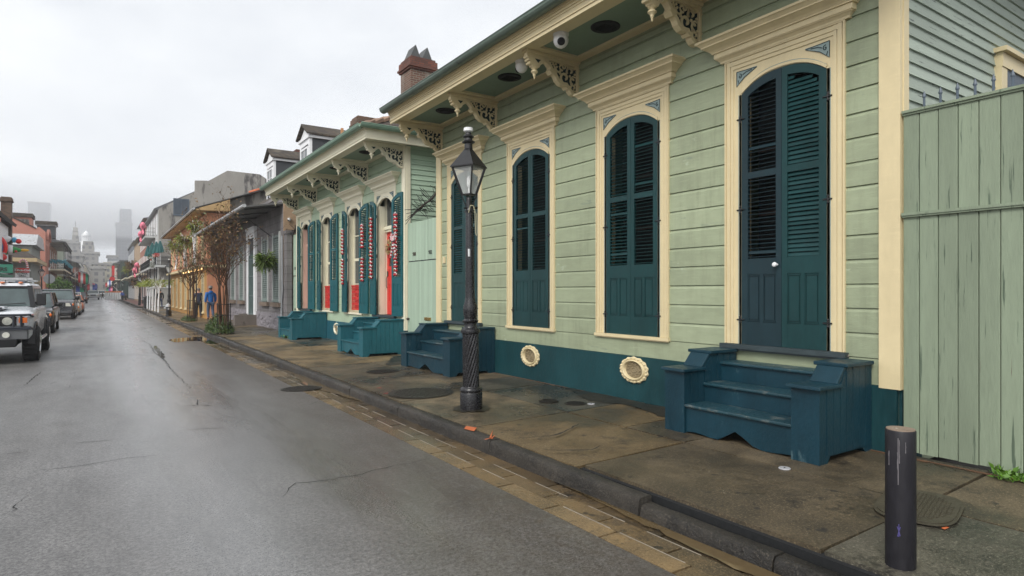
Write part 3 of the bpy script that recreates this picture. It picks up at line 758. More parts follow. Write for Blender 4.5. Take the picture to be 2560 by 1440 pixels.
def cottage(name, label, Y0, Y1, W, wallm, sidem, trim, shm, plm, ops, bys, pz, sof, gut, eav):
    org = (W, Y0, 0); H = thing(name, label, 'house', org)
    ZT = 5.27; holes = [(o['y0']+.03, o['y1']-.03) for o in ops]
    def spans(z):
        cur = Y0+.02; out = []
        if z < 1.05 or z > 4.42: return [(Y0+.02, Y1-.02)]
        for a, b_ in sorted(holes): out.append((cur, a)); cur = b_
        out.append((cur, Y1-.02)); return out
    body = MB()
    for a, b_ in spans(2.0): body.box(W, W+.14, a, b_, .05, ZT)
    for a, b_ in holes: body.box(W, W+.14, a, b_, .05, 1.06); body.box(W, W+.14, a, b_, 4.42, ZT)
    body.box(W, W+7.9, Y0, Y0+.12, .05, ZT+.02); body.box(W, W+7.9, Y1-.12, Y1, .05, ZT+.02); body.box(W+7.8, W+7.92, Y0+.12, Y1-.12, .05, ZT)
    body.box(W+1.6, W+1.7, Y0+.12, Y1-.12, .05, ZT)
    body.build('wall', wallm, H)
    s = MB(); siding_rows(s, W, spans, 1.06, ZT-.02, .24)
    s.tint = 1; s.box(W-.018, W+.001, Y0+.02, Y1-.02, pz, 1.055)
    s.build('siding', wallm, H)
    p = MB(); p.box(W-.045, W+.001, Y0+.0, Y1-.0, .04, pz-.003); p.box(W+.002, W+.4, Y0-.03, Y0-.001, .04, pz-.003); p.build('plinth', plm, H)
    ls = MB(); lap_side(ls, Y0, W+.01, lambda z: W+7.9, pz, ZT+.15, .123); ls.build('side_siding', sidem, H)
    c = MB()
    c.box(W-.05, W+.002, Y0-.035, Y0+.155, pz-.02, ZT-.01); c.box(W+.002, W+.10, Y0-.045, Y0-.002, pz-.02, ZT-.01); c.build('corner_board', trim, H)
    c = MB(); c.box(W-.05, W+.002, Y1-.19, Y1+.03, pz-.02, ZT-.01); c.build('corner_board', trim, H)
    # eave
    E0, E1 = Y0+eav[0], Y1+eav[1]; xo = W-1.10
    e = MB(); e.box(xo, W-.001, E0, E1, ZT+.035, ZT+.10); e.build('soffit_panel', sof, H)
    e = MB(); e.box(xo, xo+.24, E0, E1, ZT, ZT+.034); e.box(W-.15, W-.001, E0, E1, ZT, ZT+.034)
    for y in bys: e.box(xo+.24, W-.15, max(E0,y-.17), min(E1,y+.17), ZT+.001, ZT+.034)
    e.build('soffit_frame', trim, H)
    f = MB(); f.box(xo-.03, xo, E0, E1, ZT-.03, ZT+.13)
    for (a, b_, d) in ((.02,.035,.045),(.10,.13,.04),(.13,.16,.055),(.16,.19,.075),(.19,.215,.095)): f.box(xo-d, xo-.0295, E0-.002, E1+.002, ZT+a, ZT+b_)
    f.box(xo-.03, xo, E0-.001, E1+.001, ZT+.13, ZT+.22)
    f.build('fascia', trim, H)
    gz = ZT+.27; gx = xo-.15; G = []
    for i in range(9):
        t = pi + pi*i/8; G.append((gx+.085*cos(t), gz+.085*sin(t)))
    gm = MB(); gm.strip(G, .008, 'y', E0-.05, E1+.08); gm.prism(G, 'y', E1+.079, E1+.085); gm.prism(G, 'y', E0-.055, E0-.05)
    gm.tube([(gx-.087, E0-.05, gz+.004), (gx-.087, E1+.08, gz+.004)], .011, 6)
    yy = E0+1.2
    while yy < E1: gm.strip([(a*1.0+(a-gx)*.05, b_+(b_-gz)*.05) for a, b_ in G], .006, 'y', yy, yy+.035); yy += 2.45
    if name: gm.build('gutter', gut, H)
    # soffit light and vents
    for k in range(len(bys)-1):
        ym = (bys[k]+bys[k+1])/2; d = MB(); d.lathe((W-.5, ym, ZT+.012), [(.02,0),(.17,0),(.20,.012),(.20,.022)], 24)
        for q in range(-3,4): d.box(W-.5-.11, W-.5+.11, ym+q*.03-.006, ym+q*.03+.006, ZT+.004, ZT+.012)
        d.build('soffit_light', dark, H)
    return H, spans
def vent(H, W, y, z, mat):
    v = MB(); M4 = Matrix.Translation((0,0,0)) @ Matrix.Rotation(-pi/2, 4, 'Y')
    fn = lambda r, zz, t: r*(1+(.035*cos(14*t) if r > .165 else 0))
    v.lathe((W-.045, y, z), [(.195,0),(.202,.012),(.195,.026),(.170,.034),(.162,.026),(.154,.046),(.142,.050),(.132,.034),(.122,.0)], 56, M4, cap=False, fn=fn)
    SV = Matrix.Translation((0,y,z)) @ Matrix.Diagonal((1,1.34,.90,1)) @ Matrix.Translation((0,-y,-z)); v.xf(SV)
    o = v.build('round_vent', mat, H)
    for q in range(28):
        pass
    r_ = MB()
    for q in range(22):
        t = 2*pi*q/22; r_.ball((W-.075, y+.183*cos(t), z+.183*sin(t)), .014, 6, 4)
    r_.xf(SV); r_.build('vent_rosettes', mat, o)
    w = MB(); w.lathe((W-.02, y, z), [(.118,.0),(.124,.026)], 24, M4, cap=False); w.lathe((W-.046,y,z), [(.0,.004),(.125,.004)], 24, M4, cap=False)
    for rr in (.035,.07,.105):
        P = [(W-.054, y+rr*cos(2*pi*k/20), z+rr*sin(2*pi*k/20)) for k in range(21)]; w.tube(P, .006, 5, cap=False)
    for q in range(10):
        t = 2*pi*q/10; w.ball((W-.056, y+.088*cos(t), z+.088*sin(t)), .012, 5, 4)
    w.xf(SV); w.build('vent_grille', M('vent_grille_shaded_cream', (.24,.19,.11), .6, .3, 30), o)  # trim cream darkened: shade inside the vent recess is put into the colour
# house 1 ------------------------------------------------------------
W1 = 6.20
accent = M('blue_grey_inlay', (.22,.29,.28), .5, .1)
def OP(y0, y1, i0, i1, kind): return dict(y0=y0, y1=y1, i0=i0, i1=i1, kind=kind)
ops1 = [OP(3.26,4.68,3.45,4.46,'door'), OP(5.55,6.97,5.75,6.76,'win'), OP(7.98,9.40,8.16,9.20,'win'), OP(10.31,11.73,10.5,11.53,'door')]
b1 = [2.86, 5.08, 7.43, 9.80, 12.02]
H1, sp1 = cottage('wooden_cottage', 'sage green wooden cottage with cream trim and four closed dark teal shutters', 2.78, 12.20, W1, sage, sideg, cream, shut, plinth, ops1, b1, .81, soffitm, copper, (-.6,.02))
brackets(H1, W1, b1, 5.27, cream)
oldsill = M('peeling_sill', (.030,.045,.050), .6, .3, 8, (1,.4,1), .5, 40, wear=((.38,.30,.26), .30, 9, (1,.35,2)))
for i, o in enumerate(ops1):
    dr = o['kind'] == 'door'
    casing(H1, W1, o['y0'], o['y1'], o['i0'], o['i1'], 1.10 if not dr else 1.10, 4.42, 3.985, .17, cream, oldsill if dr else cream, accent, dr)
    w = (o['i1']-o['i0'])/2
    # near leaf (right in picture), far leaf (left)
    nt, ft = 12, (12, 24, 12, 52)[i]
    nt = (64, 10, 12, 22)[i]
    shutter(H1, W1+.012, o['i0'], True, 0, w, 1.10, 3.985, .17, shut, nt, label='dark teal shutter with closed louvres' if i == 0 else None)
    shutter(H1, W1+.012, o['i1'], False, 0, w, 1.10, 3.985, .17, shutd if i == 0 else shut, ft, knob=(i == 0), label='slate teal shutter with open louvres and white knob' if i == 0 else None)
    # window behind
    g_ = MB(); g_.box(W1+.30, W1+.34, o['i0'], o['i1'], 1.1, 4.2); wn = g_.build('window', dark, H1)
    m_ = MB()
    for zz in (1.8,2.6,3.35): m_.box(W1+.285, W1+.299, o['i0'], o['i1'], zz, zz+.04)
    m_.box(W1+.285, W1+.299, o['i0']+.02, o['i0']+.05, 1.1, 4.2)
    m_.build('sash_bars', M('brown_sash', (.04,.018,.012), .5, .2), wn)
vent(H1, W1, 8.64, .60, cream); vent(H1, W1, 6.16, .62, cream)
# doorbell box
db = MB(); db.box(W1-.045, W1-.02, 11.83, 11.93, 2.32, 2.46)
for k in range(4): db.box(W1-.048, W1-.044, 11.85, 11.91, 2.345+k*.025, 2.355+k*.025)
db.build('intercom', cream, H1)
# side window of house 1
swd = MB(); X0 = 8.42
swd.box(X0, X0+.16, 2.70, 2.79, 2.0, 4.239); swd.box(X0, X0+1.5, 2.69, 2.79, 4.24, 4.40); swd.box(X0-.04, X0+1.54, 2.64, 2.79, 4.40, 4.45); swd.box(X0+1.34, X0+1.5, 2.70, 2.79, 2.0, 4.24)
cs_ = swd.build('side_window', cream, H1)
swd = MB(); swd.box(X0+.16, X0+.24, 2.72, 2.78, 2.0, 4.0); swd.box(X0+.24, X0+1.339, 2.72, 2.78, 3.92, 3.999); swd.box(X0+.161, X0+1.339, 2.71, 2.789, 4.0, 4.238); swd.build('sash', blues, cs_)
swd = MB(); swd.box(X0+.24, X0+1.34, 2.745, 2.785, 2.0, 3.92); swd.build('pane', darkg, cs_)
rp = MB(); rp.hexa([(X0+.30,2.35,4.02),(X0+2.2,1.6,4.06),(X0+2.2,1.7,4.06),(X0+.30,2.45,4.02),(X0+.30,2.35,4.11),(X0+2.2,1.6,4.15),(X0+2.2,1.7,4.15),(X0+.30,2.45,4.11)]); rp.tube([(X0+1.0,2.2,4.05),(X0+1.0,2.7,4.10)], .03, 6); rp.build('lean_to_gutter', M('brown_gutter', (.03,.017,.012), .4, .3), H1)
# roof of house 1
rf = MB(); E0, E1 = 2.18, 12.26; xo = W1-1.25; rg = W1+4.2; zr = 7.35
rf.prism([(xo, 5.54), (xo, 5.50), (W1+9.6, 5.50), (W1+9.6, 5.54), (rg, zr)], 'y', E0, E1)
rf.build('roof', shing, H1)
fl = MB(); fl.box(W1+.02, W1+8, 2.74, 2.80, 5.30, 5.50); fl.build('rake_board', cream, H1)
# house 2 ------------------------------------------------------------
ops2 = [OP(14.50,15.95,14.78,15.72,'door'), OP(16.87,18.36,17.12,18.06,'win'), OP(19.48,20.95,19.75,20.69,'win'), OP(21.95,23.45,22.25,23.19,'door')]
b2 = [14.05, 16.50, 18.95, 21.35, 23.75]
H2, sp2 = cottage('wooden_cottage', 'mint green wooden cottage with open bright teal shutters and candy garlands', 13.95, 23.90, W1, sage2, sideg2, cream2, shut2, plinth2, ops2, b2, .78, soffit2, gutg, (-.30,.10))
brackets(H2, W1, b2, 5.27, cream2)
doors2 = []
for i, o in enumerate(ops2):
    dr = o['kind'] == 'door'
    casing(H2, W1, o['y0'], o['y1'], o['i0'], o['i1'], 1.10, 4.42, 3.985, .17, cream2, oldsill if dr else cream2, accent, dr)
    w = (o['i1']-o['i0'])/2
    shutter(H2, W1-.17, o['i0']-.33, True, 190, w, 1.10, 3.985, .17, shut2, 30, rod=True)
    shutter(H2, W1-.15, o['i1']-.10, False, 184, w, 1.10, 3.985, .17, shut2, 30, rod=True)
    i0, i1 = o['i0'], o['i1']; d = MB()
    if dr:
        # transom, recessed panelled door
        fr = MB(); fr.box(W1+.16, W1+.30, i0, i0+.04, 1.1, 4.2); fr.box(W1+.16, W1+.30, i1-.04, i1, 1.1, 4.2); fr.box(W1+.13, W1+.30, i0+.04, i1-.04, 3.36, 3.45); fr.box(W1+.16, W1+.30, i0+.04, i1-.04, 3.3, 3.36)
        fr.box(W1+.0, W1+.155, i0+.0305, i0+.05, 1.1, 4.0); fr.box(W1+.0, W1+.155, i1-.05, i1-.0305, 1.1, 4.0)
        df = fr.build('door_frame', cream2 if i == 0 else pinkd, H2)
        dm = redd if i == 0 else pinkd
        d.box(W1+.22, W1+.26, i0+.04, i1-.04, 1.1, 1.45); d.box(W1+.22, W1+.26, i0+.04, i0+.16, 1.45, 3.3); d.box(W1+.22, W1+.26, i1-.16, i1-.04, 1.45, 3.3)
        d.box(W1+.22, W1+.26, i0+.16, i1-.16, 3.18, 3.3)
        for zz in (1.9, 2.3): d.box(W1+.22, W1+.26, i0+.16, i1-.16, zz, zz+.09)
        d.box(W1+.235, W1+.25, i0+.16, i1-.16, 1.45, 2.3)
        do = d.build('door', dm, H2); doors2.append(do)
        p = MB(); p.box(W1+.236, W1+.246, i0+.16, i1-.16, 2.39, 3.18); p.build('pane', glass, do)
        hd = MB(); hd.box(W1+.20, W1+.22, i1-.13, i1-.08, 2.12, 2.26); hd.tube([(W1+.19,i1-.11,2.12),(W1+.17,i1-.11,2.05),(W1+.17,i1-.11,1.85),(W1+.19,i1-.11,1.80)], .01, 6); hd.build('door_handle', black, do)
        p = MB(); p.box(W1+.22, W1+.24, i0+.04, i1-.04, 3.45, 4.2); p.build('transom_pane', glass, H2)
    else:
        d.box(W1+.13, W1+.20, i0, i0+.06, 1.1, 4.2); d.box(W1+.13, W1+.20, i1-.06, i1, 1.1, 4.2)
        for (za, zb) in ((1.1,1.2),(2.62,2.70),(3.35,3.38),(1.92,1.95)): d.box(W1+.14, W1+.19, i0+.06, i1-.06, za, zb)
        d.box(W1+.14, W1+.19, (i0+i1)/2-.015, (i0+i1)/2+.015, 1.2, 4.2)
        wo = d.build('window', cream2, H2)
        p = MB(); p.box(W1+.16, W1+.17, i0+.06, i1-.06, 1.1, 4.2); p.build('pane', glass, wo)
        p = MB(); p.box(W1+.30, W1+.31, i0+.06, i1-.06, 1.1, 2.5); p.build('curtain', cream2, wo)
        q = MB(); q.box(W1+.04, W1+.075, i0+.032, i1-.032, 1.86, 1.90); q.box(W1+.045, W1+.07, i0+.032, i1-.032, 1.17, 1.195); q.box(W1+.045,W1+.07,i0+.032,i1-.032,1.80,1.815)
        yy = i0+.06
        while yy < i1-.03: q.tube([(W1+.057, yy, 1.18), (W1+.057, yy, 1.87)], .008, 5); yy += .055
        for zz in (1.35,1.52,1.70):
            yy = i0+.09
            while yy < i1-.05:
                q.tube([(W1+.052, yy+.025*cos(2*pi*k/8), zz+.03*sin(2*pi*k/8)) for k in range(9)], .006, 4, cap=False); yy += .055
        q.lathe((W1+.052,(i0+i1)/2,1.52), [(.02,0),(.075,.01),(.02,.02)], 10, Matrix.Rotation(-pi/2,4,'Y'))
        q.build('window_guard', red, H2)
vent(H2, W1, 19.1, .55, cream2)
pp = MB(); pp.tube([(W1-.09,18.55,.15),(W1-.09,18.55,.42),(W1-.04,18.55,.45)], .035, 8); pp.build('drain_pipe', plinth2, H2)
# hip roof of house 2
xo = W1-1.22; za = 5.53; sl = .52; ya, yb = 13.68, 24.05; hw = 5.6
P_ = {'a': (xo,ya,za), 'b': (xo,yb,za), 'c': (xo+2*hw,yb,za), 'd': (xo+2*hw,ya,za), 'r': (xo+hw,ya+hw,za+sl*hw), 's': (xo+hw,yb-hw*.8,za+sl*hw)}
rf = MB(); rf.poly([P_['a'],P_['r'],P_['s'],P_['b']][::1]); rf.poly([P_['d'],P_['r'],P_['a']]); rf.poly([P_['c'],P_['s'],P_['r'],P_['d']]); rf.poly([P_['b'],P_['s'],P_['c']]); rf.poly([P_['a'],P_['b'],P_['c'],P_['d']])
ro = rf.build('roof', shing, H2)
cp_ = MB()
for k in range(16):
    a = Vector(P_['a']).lerp(Vector(P_['r']), k/16); b_ = Vector(P_['a']).lerp(Vector(P_['r']), (k+1)/16); n_ = Vector((.0,0,1)); sd = (b_-a).cross(n_).normalized()*.13; cp_.tint = U(.7,1.3); lift = Vector((0,0,.03)); l2 = Vector((0,0,.075))
    cp_.hexa([a+sd-lift, a-sd-lift, b_-sd-lift+l2*.2, b_+sd-lift+l2*.2, a+sd*.9+lift, a-sd*.9+lift, b_-sd*.9+l2, b_+sd*.9+l2])
cp_.build('hip_cap', M('weathered_cap_shingle', (.20,.12,.075), .8, .35, 6, W3, .3, 20), ro)
# side fascia and gutter (near end)
f = MB(); f.box(W1-1.13, W1+8.2, 13.622, 13.646, 5.235, 5.535)
for (a, b_, d) in ((.10,.13,.04),(.13,.16,.055),(.16,.19,.075),(.19,.215,.095),(.215,.26,.035)): f.box(W1-1.1-d, W1+8.2, 13.65-d+.03, 13.6495, 5.27+a, 5.27+b_)
f.box(W1, W1+8.2, 13.68, 13.93, 5.285, 5.32); f.build('side_fascia', cream2, H2)
G = [(13.53+.085*cos(pi+pi*i/8), 5.54+.085*sin(pi+pi*i/8)) for i in range(9)]
gm = MB(); gm.strip(G, .008, 'x', W1-1.32, W1+8); gm.tube([(W1-1.3,13.443,5.544),(W1+8,13.443,5.544)], .011, 6); gm.build('side_gutter', gutg, H2)
# chimneys -----------------------------------------------------------
def chimney(x, y, w, d, z0, z1, mat, capm, parent, vents=False):
    m = MB(); m.box(x-w/2, x+w/2, y-d/2, y+d/2, z0, z1-.40)
    o = m.build('chimney', mat, parent)
    m = MB(); k = z1-.40
    for (a, b_, e) in ((0,.06,.05),(.06,.12,.09),(.12,.32,.05),(.32,.40,.0)): m.box(x-w/2-e, x+w/2+e, y-d/2-e, y+d/2+e, k+a, k+b_)
    m.build('chimney_cap', capm, o)
    if vents:
        v = MB()
        for s in (-.25,.25):
            cx = x+s*w*.95; hw_ = w*.22
            v.hexa([(cx-hw_,y-d*.33,z1),(cx+hw_,y-d*.33,z1),(cx+hw_,y+d*.33,z1),(cx-hw_,y+d*.33,z1),(cx-.01,y-d*.33,z1+.42),(cx+.01,y-d*.33,z1+.42),(cx+.01,y+d*.33,z1+.42),(cx-.01,y+d*.33,z1+.42)])
        v.build('chimney_hood', M('slate_hood', (.07,.075,.075), .6, .3), o)
    return o
chimney(8.6, 18.4, .86, .8, 5.8, 9.2, rbrick, rockb, H2, True)
chimney(8.9, 24.2, .75, .7, 5.5, 8.75, bbrick, bbrick, H2)
# ------------------------------------------------------------------ stoops
def stoop(y0, y1, X, W, z0, mat, label, pil=.26, group='box steps at the cottage doors'):
    S = thing('wooden_steps', label, 'steps', (X, y0, z0), group)
    zl, zh = z0+.66, z0+.835; xa = X+.33; xb = X+.46; e = .028
    for (a, b_) in ((y0, y0+pil), (y1-pil, y1)):
        m = MB()
        # boarded side: outer and inner skins with a cut-out foot
        prof = [(X, z0), (X+.13, z0), (X+.17, z0+.06), (W-.22, z0+.06), (W-.15, z0), (W-.05, z0), (W-.05, zh), (xb, zh), (xa, zl), (X, zl)]
        m.prism(prof, 'y', a, b_)
        xx = X+.11
        while xx < W-.1:   # board grooves as thin proud boards
            for yy, s in ((a, -1), (b_, 1)):
                zt = zl if xx < xa else (zh if xx > xb else zl+(xx-xa)/(xb-xa)*(zh-zl))
                m.box(xx+.003, min(xx+.105, W-.052), yy, yy+s*.006, z0+.07, (zl if xx+.1 < xa else min(zt, zh))-.004)
            xx += .11
        sp_ = m.build('side_panel', mat, S)
        c = MB(); c.hexa([(X-.045,a-e,zl),(xa+.02,a-e,zl),(xa+.02,b_+e,zl),(X-.045,b_+e,zl),(X-.04,a-e,zl+.034),(xa+.0,a-e,zl+.034),(xa+.0,b_+e,zl+.034),(X-.04,b_+e,zl+.034)])
        c.hexa([(xa-.01,a+.004,zl+.002),(xb+.0,a+.004,zh-.004),(xb+.0,b_-.004,zh-.004),(xa-.01,b_-.004,zl+.002),(xa-.04,a+.004,zl+.038),(xb-.02,a+.004,zh+.03),(xb-.02,b_-.004,zh+.03),(xa-.04,b_-.004,zl+.038)])
        c.box(xb-.05, W-.053, a-e, b_+e, zh, zh+.036)
        c.build('cap_board', mat, sp_, bevel=.008)
    a, b_ = y0+pil, y1-pil; tz = [z0+.285, z0+.495, z0+.71]; tx = [X+.03, X+.33, X+.62]
    for k in range(3):
        m = MB(); m.box(tx[k]-.03, (tx[k+1]+.02 if k < 2 else W-.052), a+.002, b_-.002, tz[k], tz[k]+.032); m.build('tread', wstep if mat is stepm else mat, S, bevel=.010)
        m = MB()
        if k == 0:
            ym = (a+b_)/2; n = []
            for q in range(13):
                t = q/12; yy = a+.004+(b_-a-.008)*t; d = abs(t-.5); zz = z0+.015+ (.105*max(0,1-d/.18) if d < .18 else 0) + .012*cos(t*14)
                n.append((yy, zz))
            m.prism(n + [(b_-.004, tz[0]-.001), (a+.004, tz[0]-.001)], 'x', tx[0], tx[0]+.02)
        else: m.box(tx[k], tx[k]+.02, a+.004, b_-.004, tz[k-1]+.034, tz[k]-.001)
        m.build('riser', mat, S)
    return S
stoop(3.00, 4.78, 5.25, W1, .172, stepm, 'dark blue box steps at the nearest shuttered door, beside the bollard', .27)
stoop(9.80, 11.95, 5.20, W1, .172, stepm, 'dark blue box steps behind the near lamp post', .27)
stoop(13.98, 15.85, 5.12, W1, .170, step2, 'teal box steps below the red door')
stoop(20.15, 21.95, 5.05, W1, .170, step2, 'teal box steps farthest down the street, next to the grey stone house')
# ------------------------------------------------------------------ board gates
def boards(mb, X, y0, y1, z0, z1, pitch, th=.02):
    y = y0
    while y < y1-.005:
        b_ = min(y+pitch, y1); mb.tint = U(.88,1.10); d = U(-.0015,.0015)
        mb.prism([(X+.0, y+.003),(X-th+.004+d, y+.003),(X-th+d, y+.008),(X-th+d, b_-.008),(X-th+.004+d, b_-.003),(X+.0, b_-.003)], 'z', z0+U(-.004,.004), z1)
        y = b_
G1 = thing('board_gate', 'tall weathered sage green board gate at the right edge, iron spikes on top', 'gate', (W1, 2.74, .2))
m = MB(); boards(m, W1, -1.2, 2.735, .235, 2.385, .152); boards(m, W1, -1.2, 2.735, 2.43, 3.325, .152)
m.tint = 1; m.box(W1+.001, W1+.05, -1.2, 2.735, .235, 3.325); m.build('board_panel', gatem, G1)
m = MB(); m.box(W1-.045, W1+.03, -1.2, 2.735, 2.386, 2.402); m.box(W1-.055, W1-.001, -1.2, 2.735, 2.402, 2.428); m.build('mid_rail', gatem, G1)
m = MB(); m.box(W1-.035, W1+.12, -1.2, 2.735, 3.326, 3.345); m.box(W1-.05, W1+.13, -1.2, 2.735, 3.345, 3.368); m.build('top_cap', gatem, G1)
y = 2.60
while y > .4:
    m = MB(); m.tube([(W1+.08,y,3.368),(W1+.08,y,3.49)], .011, 6); m.lathe((W1+.08,y,3.485), [(.016,0),(.017,.01),(.002,.06)], 6); m.build('spike', blues, G1); y -= .132
G2 = thing('board_gate', 'pale mint board gate with a brass mail slot between the two green cottages', 'gate', (W1, 12.3, .2))
m = MB(); boards(m, W1+.02, 12.28, 13.86, .24, 2.42, .085, .012)
m.build('board_panel', gate2, G2)
m = MB(); boards(m, W1+.02, 12.28, 13.86, 2.445, 3.36, .085, .012); m.build('upper_panel', gate2, G2)
m = MB(); m.box(W1-.0, W1+.05, 12.222, 12.278, .2, 3.45); m.build('gate_post', gate2, G2)
m = MB(); m.box(W1+.03, W1+.08, 12.28, 13.86, .3, 3.3); m.build('backing_board', darkg, G2)
m = MB(); m.box(W1-.008, W1+.009, 12.60, 12.92, 1.05, 1.12); 
m.build('mail_slot', brass, G2); m = MB(); m.box(W1-.012, W1-.006, 12.64, 12.88, 1.065, 1.105); m.build('mail_flap', brass, G2)
m = MB(); m.ball((W1-.03,13.78,1.05), .035, 10, 7); m.tube([(W1+.01,13.78,1.05),(W1-.03,13.78,1.05)], .014, 8); m.build('door_knob', rust, G2)
def text(txt, size, mat, name, M4, parent=None, shear=0, ext=.004, ax='CENTER', bold=0):
    cu = bpy.data.curves.new(name, 'FONT'); cu.body = txt; cu.size = size; cu.extrude = ext; cu.align_x = ax; cu.align_y = 'CENTER'; cu.shear = shear; cu.offset = bold
    t = bpy.data.objects.new(name, cu); COL.objects.link(t); bpy.context.view_layer.update()
    me = bpy.data.meshes.new_from_object(t.evaluated_get(bpy.context.evaluated_depsgraph_get())); bpy.data.objects.remove(t)
    o_ = ORG.get(parent.name, Vector((0,0,0))) if parent else Vector((0,0,0))
    me.transform(Matrix.Translation(-o_) @ M4)
    at = me.attributes.new('tint','FLOAT','FACE'); at.data.foreach_set('value', [1.0]*len(me.polygons))
    me.materials.clear(); me.materials.append(mat)
    o = bpy.data.objects.new(name, me); COL.objects.link(o); o.parent = parent
    ORG[o.name] = o_
    return o
def face_mx(x, y, z):   # text readable from -X side
    return Matrix.Translation((x,y,z)) @ Matrix(((0,0,-1,0),(-1,0,0,0),(0,1,0,0),(0,0,0,1)))
def face_my(x, y, z):   # readable from -Y side
    return Matrix.Translation((x,y,z)) @ Matrix(((1,0,0,0),(0,0,-1,0),(0,1,0,0),(0,0,0,1)))
text('922', .12, black, 'house_number', face_mx(W1-.0, 12.62, 2.60), G2, bold=.0)
text('928', .12, rust, 'house_number', face_mx(W1-.0, 13.48, 2.60), G2, bold=.0)
G3 = thing('board_gate', 'narrow mint board gate left of the mint cottage', 'gate', (W1, 24.0, .2))
m = MB(); boards(m, W1, 23.94, 24.50, .22, 2.3, .1, .012); boards(m, W1, 23.94, 24.50, 2.33, 3.9, .1, .012); m.build('board_panel', gate2, G3)
m = MB(); m.ball((W1-.04,24.1,1.05), .03, 8, 6); m.build('door_knob', rust, G3)
text('11', .16, black, 'house_number', face_mx(W1-.022, 24.2, 2.6), G3, bold=.004)
# spiked wire barriers
def barb(p0, p1, n, label, sd):
    rr = random.Random(sd); o = thing('spiked_barrier', label, 'barrier', p0)
    p0, p1 = Vector(p0), Vector(p1); m = MB(); m.tube([p0.lerp(p1, k/8)+Vector((0,0,rr.uniform(-.02,.02))) for k in range(9)], .022, 6); m.build('branch', rust, o)
    m = MB()
    for i in range(n):
        c = p0.lerp(p1, rr.random()); d = Vector((rr.uniform(-1,1), rr.uniform(-.7,.7), rr.uniform(-1,1))).normalized(); l = rr.uniform(.22,.38)
        m.tube([c-d*l, c+d*l], .0065, 4)
    m.build('iron_spikes', black, o)
barb((6.25,13.80,3.52), (6.3,12.30,3.98), 34, 'spiky iron wire barrier over the mint gate between the cottages', 3)
barb((6.2,24.4,4.1), (6.6,25.0,4.0), 30, 'spiky iron wire barrier by the old plaster wall', 4)
# ------------------------------------------------------------------ security cameras
def seccam(x, y, z, look, label, s=1.0):
    o = thing('security_camera', label, 'security camera', (x,y,z), 'security cameras under the eave')
    m = MB(); m.lathe((x,y,z-.05*s), [(.075*s,0),(.085*s,.02*s),(.085*s,.05*s)], 20); m.build('mount', whiteg, o, smooth=True)
    m = MB(); m.ball((x,y,z-.075*s), (.082*s,.082*s,.09*s), 20, 12); m.build('housing', whiteg, o, smooth=True)
    d = Vector(look).normalized(); c = Vector((x,y,z-.09*s))+d*.066*s
    m = MB(); q = d.to_track_quat('Z','Y').to_matrix().to_4x4(); m.lathe(c, [(.042*s,0),(.040*s,.014*s),(.030*s,.020*s)], 18, q); l = m.build('lens', dark, o)
    return o
seccam(5.30, 6.72, 5.29, (-.5,-.7,-.35), 'white dome security camera with its lens towards the street, near the middle bracket', 1.3)
seccam(5.42, 7.85, 5.29, (-.3,.9,-.3), 'white dome security camera half hidden behind a carved bracket', 1.2)
seccam(6.15, 24.95, 4.6, (-.8,-.4,-.3), 'small white security camera on the grey stone house corner', .8)
